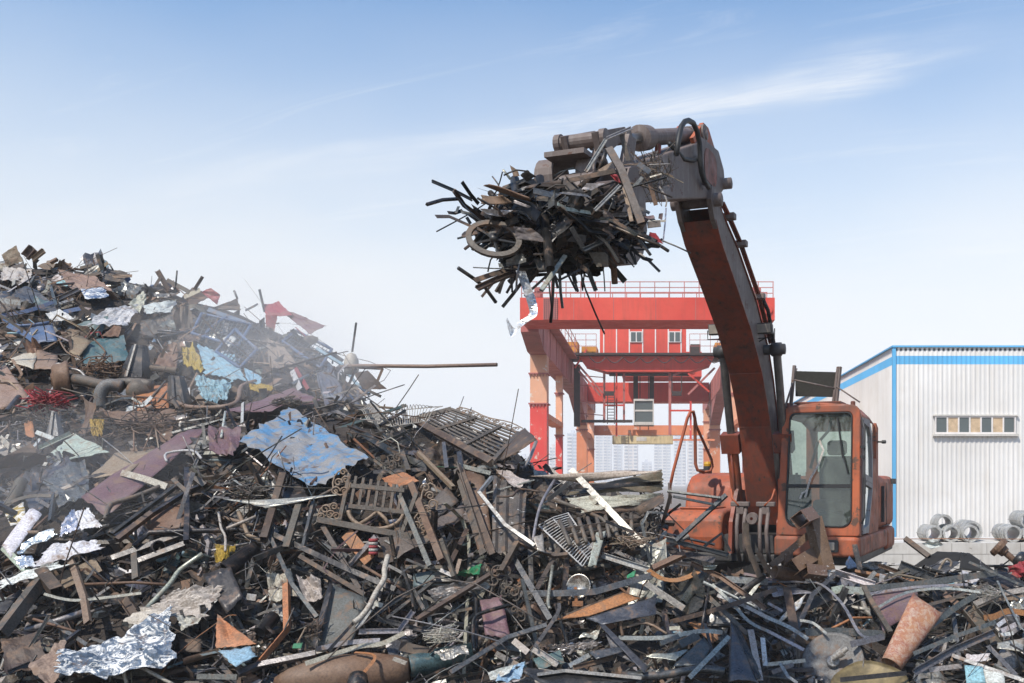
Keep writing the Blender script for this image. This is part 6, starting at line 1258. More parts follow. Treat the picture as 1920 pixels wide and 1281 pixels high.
PL([(498, 592), (520, 590), (515, 618), (500, 612)], 'red', 0.4, 0.05, 6, Y=20.0); PL([(378, 548), (395, 540), (412, 552), (408, 572)], 'red', 0.3, 0.06, 6, Y=21.0, label='red drum-like lump on the crest of the far heap'); PL([(405, 575), (445, 560), (452, 582), (410, 582)], 'dkrust', 0.4, 0.04, 6, Y=20.9)
PL([(500, 635), (530, 645), (560, 690), (505, 690)], 'tan', 0.45, 0.04, 8, label='curved tan panel below the red sheet'); PL([(590, 690), (620, 680), (650, 750), (610, 760)], 'grey', 0.4, 0.05, 8); PL([(600, 725), (630, 730), (650, 755), (605, 745)], 'pale', 0.45, 0.04, 8)
PL([(340, 610), (372, 600), (375, 640), (330, 640)], 'dkrust', 0.4, 0.05, 8); PL([(265, 600), (330, 585), (320, 625), (262, 628)], 'brown', 0.35, 0.05, 8); PL([(300, 660), (335, 655), (330, 690), (285, 690)], 'rust', 0.42, 0.05, 8); PL([(0, 560), (35, 555), (30, 580), (0, 585)], 'brown', 0.5, 0.04, 6)
PL([(3, 478), (30, 460), (42, 490), (10, 500)], 'tan', 0.3, 0.05, 6, Y=21.5); PL([(5, 500), (60, 505), (55, 530), (0, 525)], 'bone', 0.45, 0.05, 8); PL([(200, 505), (240, 512), (230, 530), (195, 525)], 'brown', 0.4, 0.04, 6); PL([(190, 770), (330, 770), (320, 830), (230, 800)], 'rust', 0.34, 0.06, 8, label='curved rusty trough below the brake drum axle'); PL([(250, 735), (320, 715), (315, 765), (255, 770)], 'orange', 0.4, 0.03, 8); PL([(45, 795), (62, 785), (66, 825), (48, 815)], 'orange', 0.4, 0.03, 6)
PL([(165, 775), (195, 785), (192, 815), (172, 815)], 'yellow', 0.45, 0.06, 10, 6, label='crushed yellow casing below the brake drum axle', mat='s_cloth'); PL([(340, 650), (362, 648), (385, 695), (345, 690)], 'yellow', 0.5, 0.08, 8, 6, label='dirty yellow rag left of the light blue panel', mat='s_cloth'); PL([(465, 718), (510, 722), (515, 732), (470, 732)], 'yellow', 0.5, 0.05, 8, 6, mat='s_cloth')
PL([(405, 1025), (442, 1020), (425, 1050), (402, 1050)], 'yellow', 0.35, 0.08, 10, 6, label='yellow foam rag beside the dark pipe', mat='s_cloth'); PL([(860, 1068), (905, 1062), (900, 1080), (850, 1075)], 'green', 0.4, 0.08, 10, 7, label='bright green netting below the brown door panel', mat='s_cloth'); PL([(1175, 1078), (1192, 1070), (1190, 1080), (1176, 1086)], 'green', 0.5, 0.03, 5, 5, mat='s_cloth'); PL([(1318, 1060), (1345, 1060), (1340, 1068), (1320, 1068)], 'mint', 0.55, 0.04, 6, 6, mat='s_cloth'); PL([(550, 1208), (568, 1205), (565, 1216), (548, 1216)], 'green', 0.5, 0.02, 5, mat='s_cloth')
# ================================================================== special pieces
def bil(A, B, Cc, D, s, t): return A * (1 - s) * (1 - t) + B * s * (1 - t) + Cc * s * t + D * (1 - s) * t
def scroll(m, c, ex_, ey_, r, turns=1.35, rad=0.008, flip=1):
    """flat iron spiral in the plane of ex_, ey_"""
    pts = []
    for i in range(19):
        a = i / 18 * turns * 2 * math.pi; q = r * (1 - 0.78 * i / 18); pts.append(c + ex_ * (q * math.cos(a)) * flip + ey_ * (q * math.sin(a)))
    m.tube(pts, rad, 5)
# ---- tilted iron gate
gA, gB, gC, gD = S(772, 786, 0.35), S(846, 767, 0.35), S(972, 812, 0.45), S(922, 868, 0.75)
gate = empty('iron_gate', (gA + gC) / 2, 'brown iron gate of thin bars lying tilted on the heap beside the crane legs', 'gate')
def gbar(name, a, b, w, cn='brown'): 
    m = MB(C[cn]); m.beam(a, b, w, w, up=(0, -1, 0.4)); return m.build(name, M['s_rust'], gate)
gbar('frame_bar', gA, gD, 0.075, 'dkrust'); gbar('frame_bar', gB, gC, 0.03); gbar('frame_bar', gA, gB, 0.05); gbar('frame_bar', gD, gC, 0.05)
for i in range(1, 10): gbar('bar', bil(gA, gB, gC, gD, i / 10, 0.02), bil(gA, gB, gC, gD, i / 10, 0.98), 0.022)
for t in (0.36, 0.72): gbar('cross_strap', bil(gA, gB, gC, gD, 0.02, t - 0.04) + Vector((0, -0.03, 0.01)), bil(gA, gB, gC, gD, 0.98, t + 0.04) + Vector((0, -0.03, 0.01)), 0.04)
ex_ = (gC - gB).normalized(); ey_ = (gB - gA).normalized()
for i in range(10):
    m = MB(C['tan']); scroll(m, bil(gA, gB, gC, gD, 1.10, 0.06 + i * 0.095), ex_, ey_, 0.055, 1.3, 0.007, 1 if i % 2 else -1); m.build('scroll', M['s_rust'], gate)
m = MB(C['tan']); m.tube([bil(gA, gB, gC, gD, 1.2 + 0.04 * math.sin(i), i / 10) for i in range(11)], 0.008, 5); m.build('top_wire', M['s_rust'], gate)
plate([(984, 803), (1007, 824), (940, 862), (938, 845)], 'dkrust', 0.8, 0.02, 6, label='dark rusty plate at the right end of the tilted iron gate')
# ---- wire basket beside the gate
wb = empty('wire_basket', S(745, 785, 0.3), 'pale wire basket crushed on the heap left of the iron gate', 'basket')
for k0, (a, b, c, d) in enumerate((((675, 768), (700, 758), (735, 800), (690, 790)), ((720, 772), (830, 762), (800, 790), (735, 800)))):
    q = [S(p[0], p[1], 0.45) for p in (a, b, c, d)]
    for i in range(17):
        s = i / 16; p0 = bil(*q, s, 0); p1 = bil(*q, s, 1); mid = (p0 + p1) / 2 + Vector((0, -0.05, 0.10 * math.sin(s * 3.1) + 0.05))
        m = MB(C['bone']); m.tube(refine([p0, mid, p1], 4), 0.005, 4); m.build('wire', M['s_paint'], wb)
    m = MB(C['bone']); m.tube([bil(*q, i / 6, 0) for i in range(7)], 0.007, 5); m.tube([bil(*q, i / 6, 1) for i in range(7)], 0.007, 5); m.build('rim', M['s_paint'], wb)
# ---- scrollwork window grille
O1 = S(700, 945, 0.55); kk = O1.y / FPX
def W2(px, py, d=0.0): return Vector(((px - CX) * kk * 1.0, O1.y - d + (py - 945) * -0.0016, CAMH - (py - CY) * kk))
wg = empty('window_grille', W2(690, 1000), 'rusty scrollwork window grille with bars and a half circle', 'grille')
def wbar(name, a, b, w=8, cn='brown'): 
    m = MB(C[cn]); m.beam(W2(*a), W2(*b), w * kk, w * kk, up=(0, -1, 0.2)); return m.build(name, M['s_rust'], wg)
wbar('frame_bar', (598, 974), (776, 1006), 11); wbar('frame_bar', (656, 911), (757, 920), 8); wbar('frame_bar', (655, 949), (764, 961), 8); wbar('frame_bar', (651, 890), (640, 975), 7); wbar('frame_bar', (780, 925), (757, 1000), 7)
for i in range(7): wbar('bar', (664 + i * 14.5, 893 + i * 3), (662 + i * 15 - 4, 950 + i * 1.6), 5)
m = MB(C['tan']); m.tube([W2(706 + 52 * math.cos(a), 957 + 34 * math.sin(a) + 0.05 * 52 * math.cos(a)) for a in [R(5 + 170 * i / 16) for i in range(17)]], 4 * kk, 6); m.build('half_circle', M['s_rust'], wg)
for (a, b) in (((709, 958), (676, 983)), ((709, 958), (733, 986))):
    m = MB(C['tan']); m.tube([W2(*a), W2((a[0] + b[0]) / 2 + 3, (a[1] + b[1]) / 2), W2(*b)], 3.5 * kk, 6); m.build('spoke', M['s_rust'], wg)
X_, Z_ = Vector((1, 0, 0)), Vector((0, 0, 1))
for (cx, cy, r_) in ((632, 905, 8), (646, 900, 8), (640, 885, 7), (628, 921, 9), (645, 921, 8), (612, 955, 9), (628, 950, 8), (622, 965, 9), (606, 968, 7), (634, 968, 8), (797, 915, 9), (806, 930, 9), (812, 945, 9), (800, 955, 8), (808, 965, 8), (795, 975, 8), (784, 985, 8), (798, 990, 8)):
    m = MB(C['tan']); scroll(m, W2(cx, cy, 0.02), X_, Z_, r_ * kk, 1.3, 1.6 * kk, 1 if (cx + cy) % 2 else -1); m.build('scroll', M['s_rust'], wg)
for (cx, cy, rx, ry) in ((638, 905, 17, 24), (620, 962, 20, 16), (805, 940, 16, 34), (792, 980, 14, 20)):
    m = MB(C['tan']); m.tube([W2(cx + rx * math.cos(R(a)), cy + ry * math.sin(R(a)), 0.01) for a in range(0, 331, 30)], 1.8 * kk, 5); m.build('scroll_rim', M['s_rust'], wg)
# ---- loose scrollwork pieces
def scrollpiece(cx, cy, w, h, label, off=0.6, n=9, seed=1):
    r = random.Random(seed); c0 = S(cx, cy, off); k1 = c0.y / FPX; o = empty('scroll_ironwork', c0, label, 'ironwork')
    for i in range(n):
        m = MB(C['brown']); c = c0 + X_ * r.uniform(-w, w) / 2 * k1 + Z_ * r.uniform(-h, h) / 2 * k1 + Vector((0, r.uniform(-.05, .05), 0)); a = r.uniform(0, 6.28)
        scroll(m, c, X_ * math.cos(a) + Z_ * math.sin(a), Z_ * math.cos(a) - X_ * math.sin(a), r.uniform(8, 13) * k1, r.uniform(1.0, 1.5), 1.7 * k1, r.choice((1, -1))); m.build('scroll', M['s_rust'], o)
    for q in (-1, 1):
        m = MB(C['brown']); m.tube(refine([c0 + X_ * (q * w * 0.5 + r.uniform(-4, 4)) * k1 + Z_ * h * 0.55 * k1, c0 + X_ * (q * w * 0.3) * k1, c0 + X_ * (q * w * 0.45) * k1 - Z_ * h * 0.55 * k1], 4), 2 * k1, 5); m.build('bar', M['s_rust'], o)
scrollpiece(937, 1090, 42, 50, 'twisted scroll ironwork among dark tubes in the centre', 0.5, 9, 3); scrollpiece(982, 1135, 40, 56, 'scroll ironwork half buried beside the slate square tube', 0.42, 9, 5); scrollpiece(1222, 985, 34, 66, 'tan scroll ironwork hanging at the right end of the cream panel', 0.85, 10, 8); scrollpiece(738, 868, 30, 24, 'small scroll ironwork above the window grille', 0.5, 6, 9)
# ---- wire rack and peg rack
q = [S(1010, 985, 0.55), S(1065, 962, 0.55), S(1115, 1035, 0.62), S(1092, 1062, 0.62)]
wr = empty('wire_rack', (q[0] + q[2]) / 2, 'white wire rack lying tilted below the cream panel', 'rack')
for i in range(21):
    m = MB(C['white']); m.tube([bil(*q, 0, i / 20), bil(*q, 0.5, i / 20) + Vector((0, -0.02, 0.02)), bil(*q, 1, i / 20)], 0.0055, 5); m.build('wire', M['s_paint'], wr)
for s in (0, 0.5, 1):
    m = MB(C['white']); m.tube([bil(*q, s, 0), bil(*q, s, 1)], 0.009, 6); m.build('rim', M['s_paint'], wr)
q = [S(1052, 985, 0.68), S(1190, 968, 0.68), S(1200, 990, 0.72), S(1075, 1012, 0.72)]
pr_ = empty('peg_rack', (q[0] + q[2]) / 2, 'rusty rack with a row of short pegs beside the pale flat bar', 'rack')
m = MB(C['dkrust']); m.beam(bil(*q, 0, 0.3), bil(*q, 1, 0.3), 0.04, 0.04); m.build('rail', M['s_rust'], pr_)
m = MB(C['dkrust']); m.beam(bil(*q, 0, 0.75) + Vector((0, 0.02, 0)), bil(*q, 1, 0.75) + Vector((0, 0.02, 0)), 0.035, 0.035); m.build('rail', M['s_rust'], pr_)
for i in range(9):
    s = i / 8.5 + 0.03; m = MB(C['brown']); a = bil(*q, s, -0.3); b = bil(*q, s - 0.13, 1.3); m.tube([a, b], 0.024, 8); m.build('peg', M['s_rust'], pr_)
# ---- rusty half tank along the bottom edge
tk0 = P(512, 1282, 9.55); tk1 = P(768, 1256, 9.75); L_ = (tk1 - tk0).length
m = MB(C['rust']); m.smooth = True; m.lathe(tk0, tk1, [(0, 0.0), (0.02, 0.06), (0.15, 0.13), (0.35, 0.19), (0.6, 0.215), (L_ * 0.75, 0.20), (L_ * 0.92, 0.15), (L_, 0.11), (L_, 0.09), (L_ * 0.9, 0.12), (0.5, 0.19)], 28)
tag(m.build('half_tank', M['s_rust']), 'big rusty tank lying on its side at the bottom edge', 'tank')
m = MB(C['teal']); m.smooth = True; a = P(768, 1250, 9.75); b = P(880, 1228, 9.95); m.lathe(a, b, [(0, 0.115), (0.3, 0.125), (0.62, 0.12), (0.62, 0.105), (0.02, 0.10), (0, 0.115)], 26); tag(m.build('steel_drum', M['s_dark']), 'dark teal open drum lying right of the rusty tank', 'drum')
m = MB(C['bone']); m.beam(P(738, 1235, 9.5), P(762, 1244, 9.5), 0.05, 0.03); tag(m.build('wood_block', M['s_paint']), 'short cream block on the rim of the dark teal drum', 'block')
m = MB(C['black']); m.smooth = True; a = P(688, 1272, 9.3); m.lathe(P(670, 1292, 9.2), P(672, 1262, 9.35), [(0, 0.09), (0.06, 0.10), (0.15, 0.085), (0.15, 0.07), (0.02, 0.07)], 18); tag(m.build('black_pot', M['s_dark']), 'black pot standing before the rusty tank', 'pot')
# ---- dark arched sheet bottom left with rope
pts = [(110, 1290), (180, 1262), (255, 1238), (330, 1248), (366, 1270)]
m = MB(C['dkrust']); vs = [];
for (x, y) in pts: vs += [P(x, y, 9.5), P(x - 4, y + 26, 9.75), P(x, y + 2, 10.0)]
m.add(vs, [(3 * i, 3 * i + 3, 3 * i + 4, 3 * i + 1) for i in range(4)] + [(3 * i, 3 * i + 2, 3 * i + 5, 3 * i + 3) for i in range(4)]); tag(m.build('arched_sheet', M['s_dark']), 'black arched sheet along the bottom edge under the scraped blue sheet', 'metal sheet')
bar(tA((950, 1280), (930, 1190), (980, 1150), (1060, 1165), (1150, 1210), (1300, 1290)), 7, 'rod', 'bone', Y=9.35, sm=4, lab=False, name='rope_loop'); tag(bpy.data.objects[-1] if False else col.objects[-1], 'loop of off-white rope at the bottom edge', 'rope')
# ---- white corrugated hose
hp = refine([S(*p, 0.6) for p in tB((990, 325), (965, 420), (960, 500), (900, 600), (850, 700), (790, 780), (735, 825))], 14); rr = 4.6 * hp[0].y / FPX
m = MB(C['bone']); m.tube(hp, rr, 9, scale=[1.0 + 0.16 * (i % 2) for i in range(len(hp))]); m.smooth = True
tag(m.build('corrugated_hose', M['s_paint']), 'off-white corrugated hose hanging over the rust-streaked chute', 'hose')
# ---- mottled flattened pipe, lid, dish
a, b = P(1737, 1136, 9.98), P(1671, 1247, 9.60); d = (b - a).normalized(); L_ = (b - a).length; r_ = d.cross(Vector((0, -1, 0.3))).normalized(); u_ = r_.cross(d)
def mat_mottle():
    t = NT('mottled rust and primer'); x = t.noise(7, 9, 0.75, dist=1.0); y = t.noise(18, 9, 0.8, dist=0.6)
    c = t.mix(t.ramp(x, 0.35, 0.62), (0.38, 0.19, 0.09), (0.25, 0.085, 0.06)); c = t.mix(t.ramp(y, 0.46, 0.66), c, (0.46, 0.37, 0.29)); t.set(Base_Color=c, Roughness=0.75); t.bump(x, 0.3, 0.02); return t.m
m = MB(); m.smooth = True; n_ = 24; vs = []
for j in range(9):
    t = j / 8; w_ = 0.175 * (1 - t) + 0.105 * t; h_ = 0.05 * (1 - t) + 0.095 * t; cc = a + d * L_ * t
    for i in range(n_):
        q_ = 2 * math.pi * i / n_; vs.append(cc + r_ * (w_ * math.cos(q_)) + u_ * (h_ * math.sin(q_)) + d * (0.05 * abs(math.cos(q_)) ** 6 * (-1 if j == 0 else 0)))
for j in range(9):
    t = 1 - j / 8; w_ = (0.175 * (1 - t) + 0.105 * t) * 0.96; h_ = (0.05 * (1 - t) + 0.095 * t) * 0.9; cc = a + d * L_ * t
    for i in range(n_): q_ = 2 * math.pi * i / n_; vs.append(cc + r_ * (w_ * math.cos(q_)) + u_ * (h_ * math.sin(q_)))
m.add(vs, [(j * n_ + i, j * n_ + (i + 1) % n_, (j + 1) % 18 * n_ + (i + 1) % n_, (j + 1) % 18 * n_ + i) for j in range(18) for i in range(n_)])
tag(m.build('flattened_pipe', mat_mottle()), 'mottled orange and white pipe flattened at its upper end, lower right', 'pipe')
def disc(c, nv, r, th, mat, name, cn, dish=0.0, n=32, wob=0.0):
    nv = Vector(nv).normalized(); m = MB(C[cn] if cn in C else cn); m.smooth = True; rx = nv.cross(Vector((0, 0, 1))).normalized(); ry = rx.cross(nv); vs = []
    prof = [(0.0, -dish), (0.35, -dish), (0.7, -dish * 0.75), (0.93, -dish * 0.2), (1.0, 0.0), (1.0, th), (0.9, th - dish * 0.25), (0.35, th - dish), (0.0, th - dish)]
    for (q_, h_) in prof:
        for i in range(n):
            a_ = 2 * math.pi * i / n; w_ = 1 + (wob * math.sin(a_ * 5 + 1) if q_ > 0.8 else 0); vs.append(c + (rx * math.cos(a_) + ry * math.sin(a_)) * r * q_ * w_ + nv * h_)
    m.add(vs, [(j * n + i, j * n + (i + 1) % n, (j + 1) * n + (i + 1) % n, (j + 1) * n + i) for j in range(len(prof) - 1) for i in range(n)]); return m
c0 = P(1562, 1240, 9.75); nl = Vector((-0.25, -0.8, 0.55)).normalized()
lid = disc(c0, nl, 0.30, 0.02, 's_rust', 'lid', 'grey', 0.05).build('round_lid', M['s_rust'], origin=c0); tag(lid, 'round dished lid with a metal valve fitting, lower right', 'lid')
m = MB(C['steel']); m.smooth = True; m.lathe(c0 + nl * -0.02, c0 + nl, [(0, 0.0), (0, 0.06), (0.03, 0.065), (0.04, 0.05), (0.04, 0.035), (0.05, 0.03), (0.05, 0)], 20); m.build('flange_ring', M['s_steel'], lid)
v0 = c0 + nl * 0.06; m = MB(C['pale']); m.lathe(v0, v0 + Vector((0.6, -0.3, 0.5)), [(0, 0), (0, 0.03), (0.07, 0.034), (0.075, 0.042), (0.13, 0.042), (0.135, 0.025), (0.19, 0.022), (0.19, 0)], 14); m.build('valve', M['s_steel'], lid)
c1 = P(1632, 1290, 9.35)
brass = mat_plain('dull brass', (0.16, 0.12, 0.055), 0.55, 0.3, 0.6, 8)
bd = disc(c1, (-0.1, -0.42, 0.75), 0.36, 0.025, None, 'dish', 'tan', 0.09, 36, 0.03).build('brass_dish', brass, origin=c1); tag(bd, 'large dull brass dish with a dark blue rim at the bottom edge', 'dish')
# ---- welded rusty box tubes in front of the cab
bt = empty('box_tube_frame', P(1520, 1060, 10.95), 'welded frame of rusty brown box tubes standing before the cab', 'frame')
def btube(a, b, w, ya, yb, cn='rust'):
    m = MB(jit(C[cn], 0.1)); m.hollow([P(a[0], a[1], ya), P(b[0], b[1], yb)], w * ya / FPX, w * ya / FPX, 0.006, (0.5, -1, 0.6)); m.build('tube', M['s_flake'], bt)  # pale flecks of this finish stand in for highlights on the tube edges
btube((1499, 975), (1520, 967), 27, 10.55, 10.95); btube((1524, 972), (1549, 1072), 25, 10.95, 10.75); btube((1484, 1066), (1537, 1034), 27, 10.6, 10.95); btube((1446, 1062), (1520, 1000), 13, 10.95, 11.05); btube((1475, 1035), (1477, 1068), 17, 11.0, 10.95); btube((1508, 1070), (1545, 1075), 22, 10.6, 10.7)
m = MB(C['rust']); m.hollow([P(1452, 1072, 10.6), P(1502, 1084, 10.75)], 0.15, 0.15, 0.008, (0, -1, 0.5), None, 14); tag(m.build('pipe_stub', M['s_rust']), 'stubby rusty pipe at the foot of the box tube frame', 'pipe')
plate([(1502, 1072), (1564, 1068), (1568, 1086), (1510, 1095)], 'rust', Y=10.7, amp=0.02, n=5, label='short rusty channel right of the pipe stub', mat='s_white')
# ---- bolt
bh = P(1868, 1022, 11.4); bt2 = P(1922, 1068, 11.3); dv = (bt2 - bh).normalized()
m = MB(C['rust']); m.lathe(bh, bt2, [(0, 0), (0, 0.11), (0.03, 0.12), (0.07, 0.115), (0.07, 0.07), (0.13, 0.06), (0.14, 0.038), (0.55, 0.035), (0.55, 0)], 12); tag(m.build('bolt', M['s_rust']), 'big rusty bolt head on a thick shaft at the right edge', 'bolt')
m = MB(C['dark']); m.smooth = True; m.lathe(P(1915, 1050, 11.3), P(1925, 1040, 11.4), [(-0.08, 0), (-0.08, 0.07), (0.06, 0.08), (0.06, 0)], 14); tag(m.build('bearing_lump', M['s_dark']), 'dark round lump beside the rusty bolt shaft at the right edge', 'bearing')
m = MB(C['maroon']); tk_ = plate([(1890, 1062), (1922, 1052), (1926, 1080), (1898, 1084)], 'red', Y=11.0, amp=0.10, n=10, freq=5, label='faded red rag under the rusty bolt', mat='s_cloth', cat='rag', name='rag')
# ---- axle with brake drum
ya = surfD(107, 712) - 0.7; A0 = P(98, 712, ya); A1 = P(285, 722, ya - 0.3); d = (A1 - A0).normalized()
ax = empty('axle', A0, 'rusty vehicle axle with a brake drum on its left end', 'axle')
dd = Vector((0.9, 0.55, 0.1)).normalized(); k1 = ya / FPX
m = MB(C['rust']); m.smooth = True; m.lathe(A0, A0 + dd, [(-0.02, 0.0), (-0.02, 0.10), (0.0, 0.11), (0.0, 0.20), (0.04, 0.25), (0.16, 0.27), (0.20, 0.30), (0.24, 0.30), (0.24, 0.22), (0.24, 0)], 28); m.build('brake_drum', M['s_rust'], ax)
m = MB(C['dark']); m.lathe(A0 - dd * 0.025, A0 + dd, [(0, 0), (0, 0.045), (-0.02, 0.04), (-0.02, 0)], 14); m.build('hub', M['s_rust'], ax)
m = MB(C['brown']); m.tube(refine([A0 + dd * 0.24, P(150, 712, ya - 0.1), P(195, 722, ya - 0.2), P(240, 718, ya - 0.3), P(285, 722, ya - 0.3)], 4), 0.085, 14, scale=None); m.build('axle_tube', M['s_rust'], ax)
m = MB(C['brown']); m.smooth = True; m.lathe(P(262, 735, ya - 0.35), P(262, 735, ya + 0.3), [(-0.1, 0), (-0.1, 0.12), (0.0, 0.2), (0.2, 0.2), (0.3, 0.1)], 18); m.build('differential', M['s_rust'], ax)
m = MB(C['grey']); m.tube(refine([P(188, 765, ya - 0.5), P(190, 735, ya - 0.5), P(205, 722, ya - 0.45), P(230, 725, ya - 0.4)], 4), 0.10, 12); m.build('spring_hanger', M['s_rust'], ax)
m = MB(C['steel']); m.tube(refine([P(98, 690, ya), P(110, 682, ya), P(125, 690, ya), P(150, 696, ya), P(165, 715, ya - 0.1)], 4), 0.02, 6); m.build('brake_pipe', M['s_steel'], ax)
# ---- tapered posts
def taper(px0, py0, px1, py1, w0, w1, Y, label, cn='dark'):
    a, b = P(px0, py0, Y + 0.1), P(px1, py1, Y); k1 = Y / FPX; m = MB(C[cn]); vs = []
    for (c, w) in ((a, w0), (b, w1)):
        for i in range(6):
            q_ = i * math.pi / 3 + 0.3; vs.append(c + Vector((math.cos(q_) * w / 2 * k1, math.sin(q_) * w / 2 * k1, 0)))
    m.add(vs, [(i, (i + 1) % 6, 6 + (i + 1) % 6, 6 + i) for i in range(6)] + [(5, 4, 3, 2, 1, 0)])
    o = m.build('tapered_post', M['s_dark']); tag(o, label, 'post', 'tapered black posts in the far heap')
    m2 = MB(C['grey']); m2.beam(a + Vector((0, -w0 / 2 * k1 - 0.01, 0)), b + Vector((0, -w1 / 2 * k1 - 0.01, 0)), 0.03, 0.03); m2.build('edge_strip', M['s_steel'], o)
yt = surfD(255, 690) - 0.6
taper(262, 648, 254, 710, 26, 60, yt, 'tall black tapered post with a pale edge in the middle of the far heap'); taper(330, 706, 338, 762, 28, 46, surfD(335, 750) - 0.5, 'black tapered post left of the crumpled light blue sheet'); taper(102, 772, 104, 818, 8, 34, surfD(104, 810) - 0.5, 'short grey tapered post below the red wire tangle', 'slate')
# ---- red wire tangle and rod tangles
def tangle(cx, cy, rx, ry, n, cn, name, label, cat, rad=0.008, off=0.6, seed=2, mat='s_cloth'):
    r = random.Random(seed); c0 = S(cx, cy, off); k1 = c0.y / FPX; m = MB(C[cn])
    for i in range(n):
        p = [c0 + Vector((r.gauss(0, rx * 0.42) * k1, r.gauss(0, 0.12), r.gauss(0, ry * 0.42) * k1)) for _ in range(4)]
        m.tube(refine(p, 3), rad, 4, jit(C[cn], 0.3, r))
    o = m.build(name, M[mat]); tag(o, label, cat, kind='stuff'); return o
tangle(92, 758, 40, 26, 90, 'red', 'wire_tangle', 'bright red wire tangle below the brake drum', 'wire tangle', 0.010)
tangle(190, 690, 60, 30, 22, 'rust', 'rod_tangle', 'tangle of bent rusty rods above the axle', 'rod tangle', 0.009, 0.6, 4, 's_rust'); tangle(280, 800, 80, 40, 34, 'dkrust', 'rod_tangle', 'spread of thin rusty rods above the long maroon sheet', 'rod tangle', 0.008, 0.5, 5, 's_rust'); tangle(60, 790, 70, 40, 20, 'brown', 'rod_tangle', 'loose thin rods at the left below the brake drum', 'rod tangle', 0.009, 0.5, 6, 's_rust')
tangle(540, 757, 26, 14, 60, 'brown', 'root_clump', 'clump of brown fibres on top of the dented blue sheet', 'clump', 0.008, 0.6, 7, 's_rust'); tangle(470, 925, 40, 18, 60, 'brown', 'wire_mesh_bundle', 'bundle of fine rusty mesh under the blue sheet', 'mesh bundle', 0.006, 0.5, 8, 's_rust')
tangle(1180, 1015, 40, 16, 26, 'tan', 'wire_tangle', 'thin tan wire tangle at the foot of the pale flat bar', 'wire tangle', 0.005, 0.75, 9, 's_rust'); tangle(830, 1190, 40, 18, 30, 'bone', 'string_tangle', 'off-white string tangle beside the purplish panel', 'string', 0.004, 0.6, 10); tangle(1845, 1110, 40, 14, 40, 'pale', 'wire_tangle', 'silvery wire tangle right of the long grey strip', 'wire tangle', 0.004, 0.4, 11, 's_steel'); tangle(595, 1180, 20, 22, 26, 'dkrust', 'wire_tangle', 'rusty wire tangle left of the chute', 'wire tangle', 0.005, 0.5, 12, 's_rust')
# ---- blue mesh cages
def cage(c, label, off=0.5, nx=12, ny=7):
    q = [S(p[0], p[1], off) for p in c]; o = empty('mesh_cage', (q[0] + q[2]) / 2, label, 'cage', 'blue mesh cages in the far heap')
    for i in range(nx + 1):
        m = MB(C['slate']); m.tube([bil(*q, i / nx, 0), bil(*q, i / nx, 1)], 0.008, 4); m.build('wire', M['s_dark'], o)
    for i in range(ny + 1):
        m = MB(C['slate']); m.tube([bil(*q, 0, i / ny), bil(*q, 1, i / ny)], 0.008, 4); m.build('wire', M['s_dark'], o)
    for a, b in ((0, 1), (1, 2), (2, 3), (3, 0)):
        m = MB(C['blue']); m.tube([q[a], q[b]], 0.03, 8); m.build('frame_tube', M['s_paint'], o)
cage([(378, 588), (470, 610), (445, 650), (360, 625)], 'blue framed mesh cage in the middle of the far heap'); cage([(440, 618), (482, 655), (450, 690), (405, 660)], 'smaller blue framed mesh cage right of the light blue panel', 0.6, 8, 6); cage([(555, 620), (622, 655), (600, 690), (530, 640)], 'blue framed mesh cage below the red pointed sheet', 0.5, 10, 5)
# ---- rag with stripes, cream head on the post
c0 = S(698, 1022, 0.42); k1 = c0.y / FPX; m = MB(C['red']); m.smooth = True
for i in range(5): m.lathe(c0 + Vector((2 * k1, 0, (12 - i * 6) * k1)), c0 + Vector((2 * k1, 0, (12 - i * 6) * k1 - 1)), [(0, 0.0), (0, 8 * k1), (2.9 * k1, 9 * k1), (5.8 * k1, 8.5 * k1), (5.8 * k1, 0)], 12, C['red'] if i % 2 == 0 else C['pale'])
tag(m.build('striped_roll', M['s_cloth']), 'red and grey striped roll below the window grille', 'roll')
c0 = P(659, 676, 18.35); m = MB(C['bone']); m.smooth = True; m.lathe(c0 + Vector((0, 0, -0.25)), c0 + Vector((0, 0, 1)), [(0, 0.0), (0, 0.12), (0.12, 0.14), (0.25, 0.13), (0.36, 0.08), (0.40, 0)], 16); tag(m.build('plaster_lump', M['s_paint']), 'cream lump at the foot of the post on the ridge', 'lump')
plate([(665, 700), (690, 695), (725, 730), (680, 730)], 'dkrust', Y=17.9, amp=0.04, n=6)
# ---- headlamp
c0 = S(1085, 1100, 0.5); nl = Vector((-0.2, -1, 0.35)).normalized(); hd = disc(c0, nl, 0.13, 0.02, None, 'lamp', 'pale', 0.07).build('headlamp', M['s_shiny'], origin=c0); tag(hd, 'chromed headlamp bowl under the bent grey flat bar', 'headlamp')
m = MB(C['orange']); m.beam(c0 + Vector((-0.03, -0.05, 0)), c0 + Vector((-0.02, -0.05, -0.16)), 0.04, 0.03); m.beam(c0 + Vector((-0.06, -0.06, -0.17)), c0 + Vector((0.05, -0.06, -0.17)), 0.05, 0.05); m.build('bulb_holder', M['s_rust'], hd)
# ---- litter beyond the heap before the block wall
plate([(1590, 1062), (1640, 1052), (1690, 1058), (1640, 1068)], 'white', Y=12.6, amp=0.10, n=10, freq=6, label='white plastic litter on the ground before the block wall', mat='s_cloth', cat='litter', name='litter')
plate([(1730, 1020), (1750, 1010), (1770, 1022), (1745, 1030)], 'white', Y=25.7, amp=0.15, n=8, freq=3, label='white plastic bag caught on the block wall under the coils', mat='s_cloth', cat='bag', name='plastic_bag')

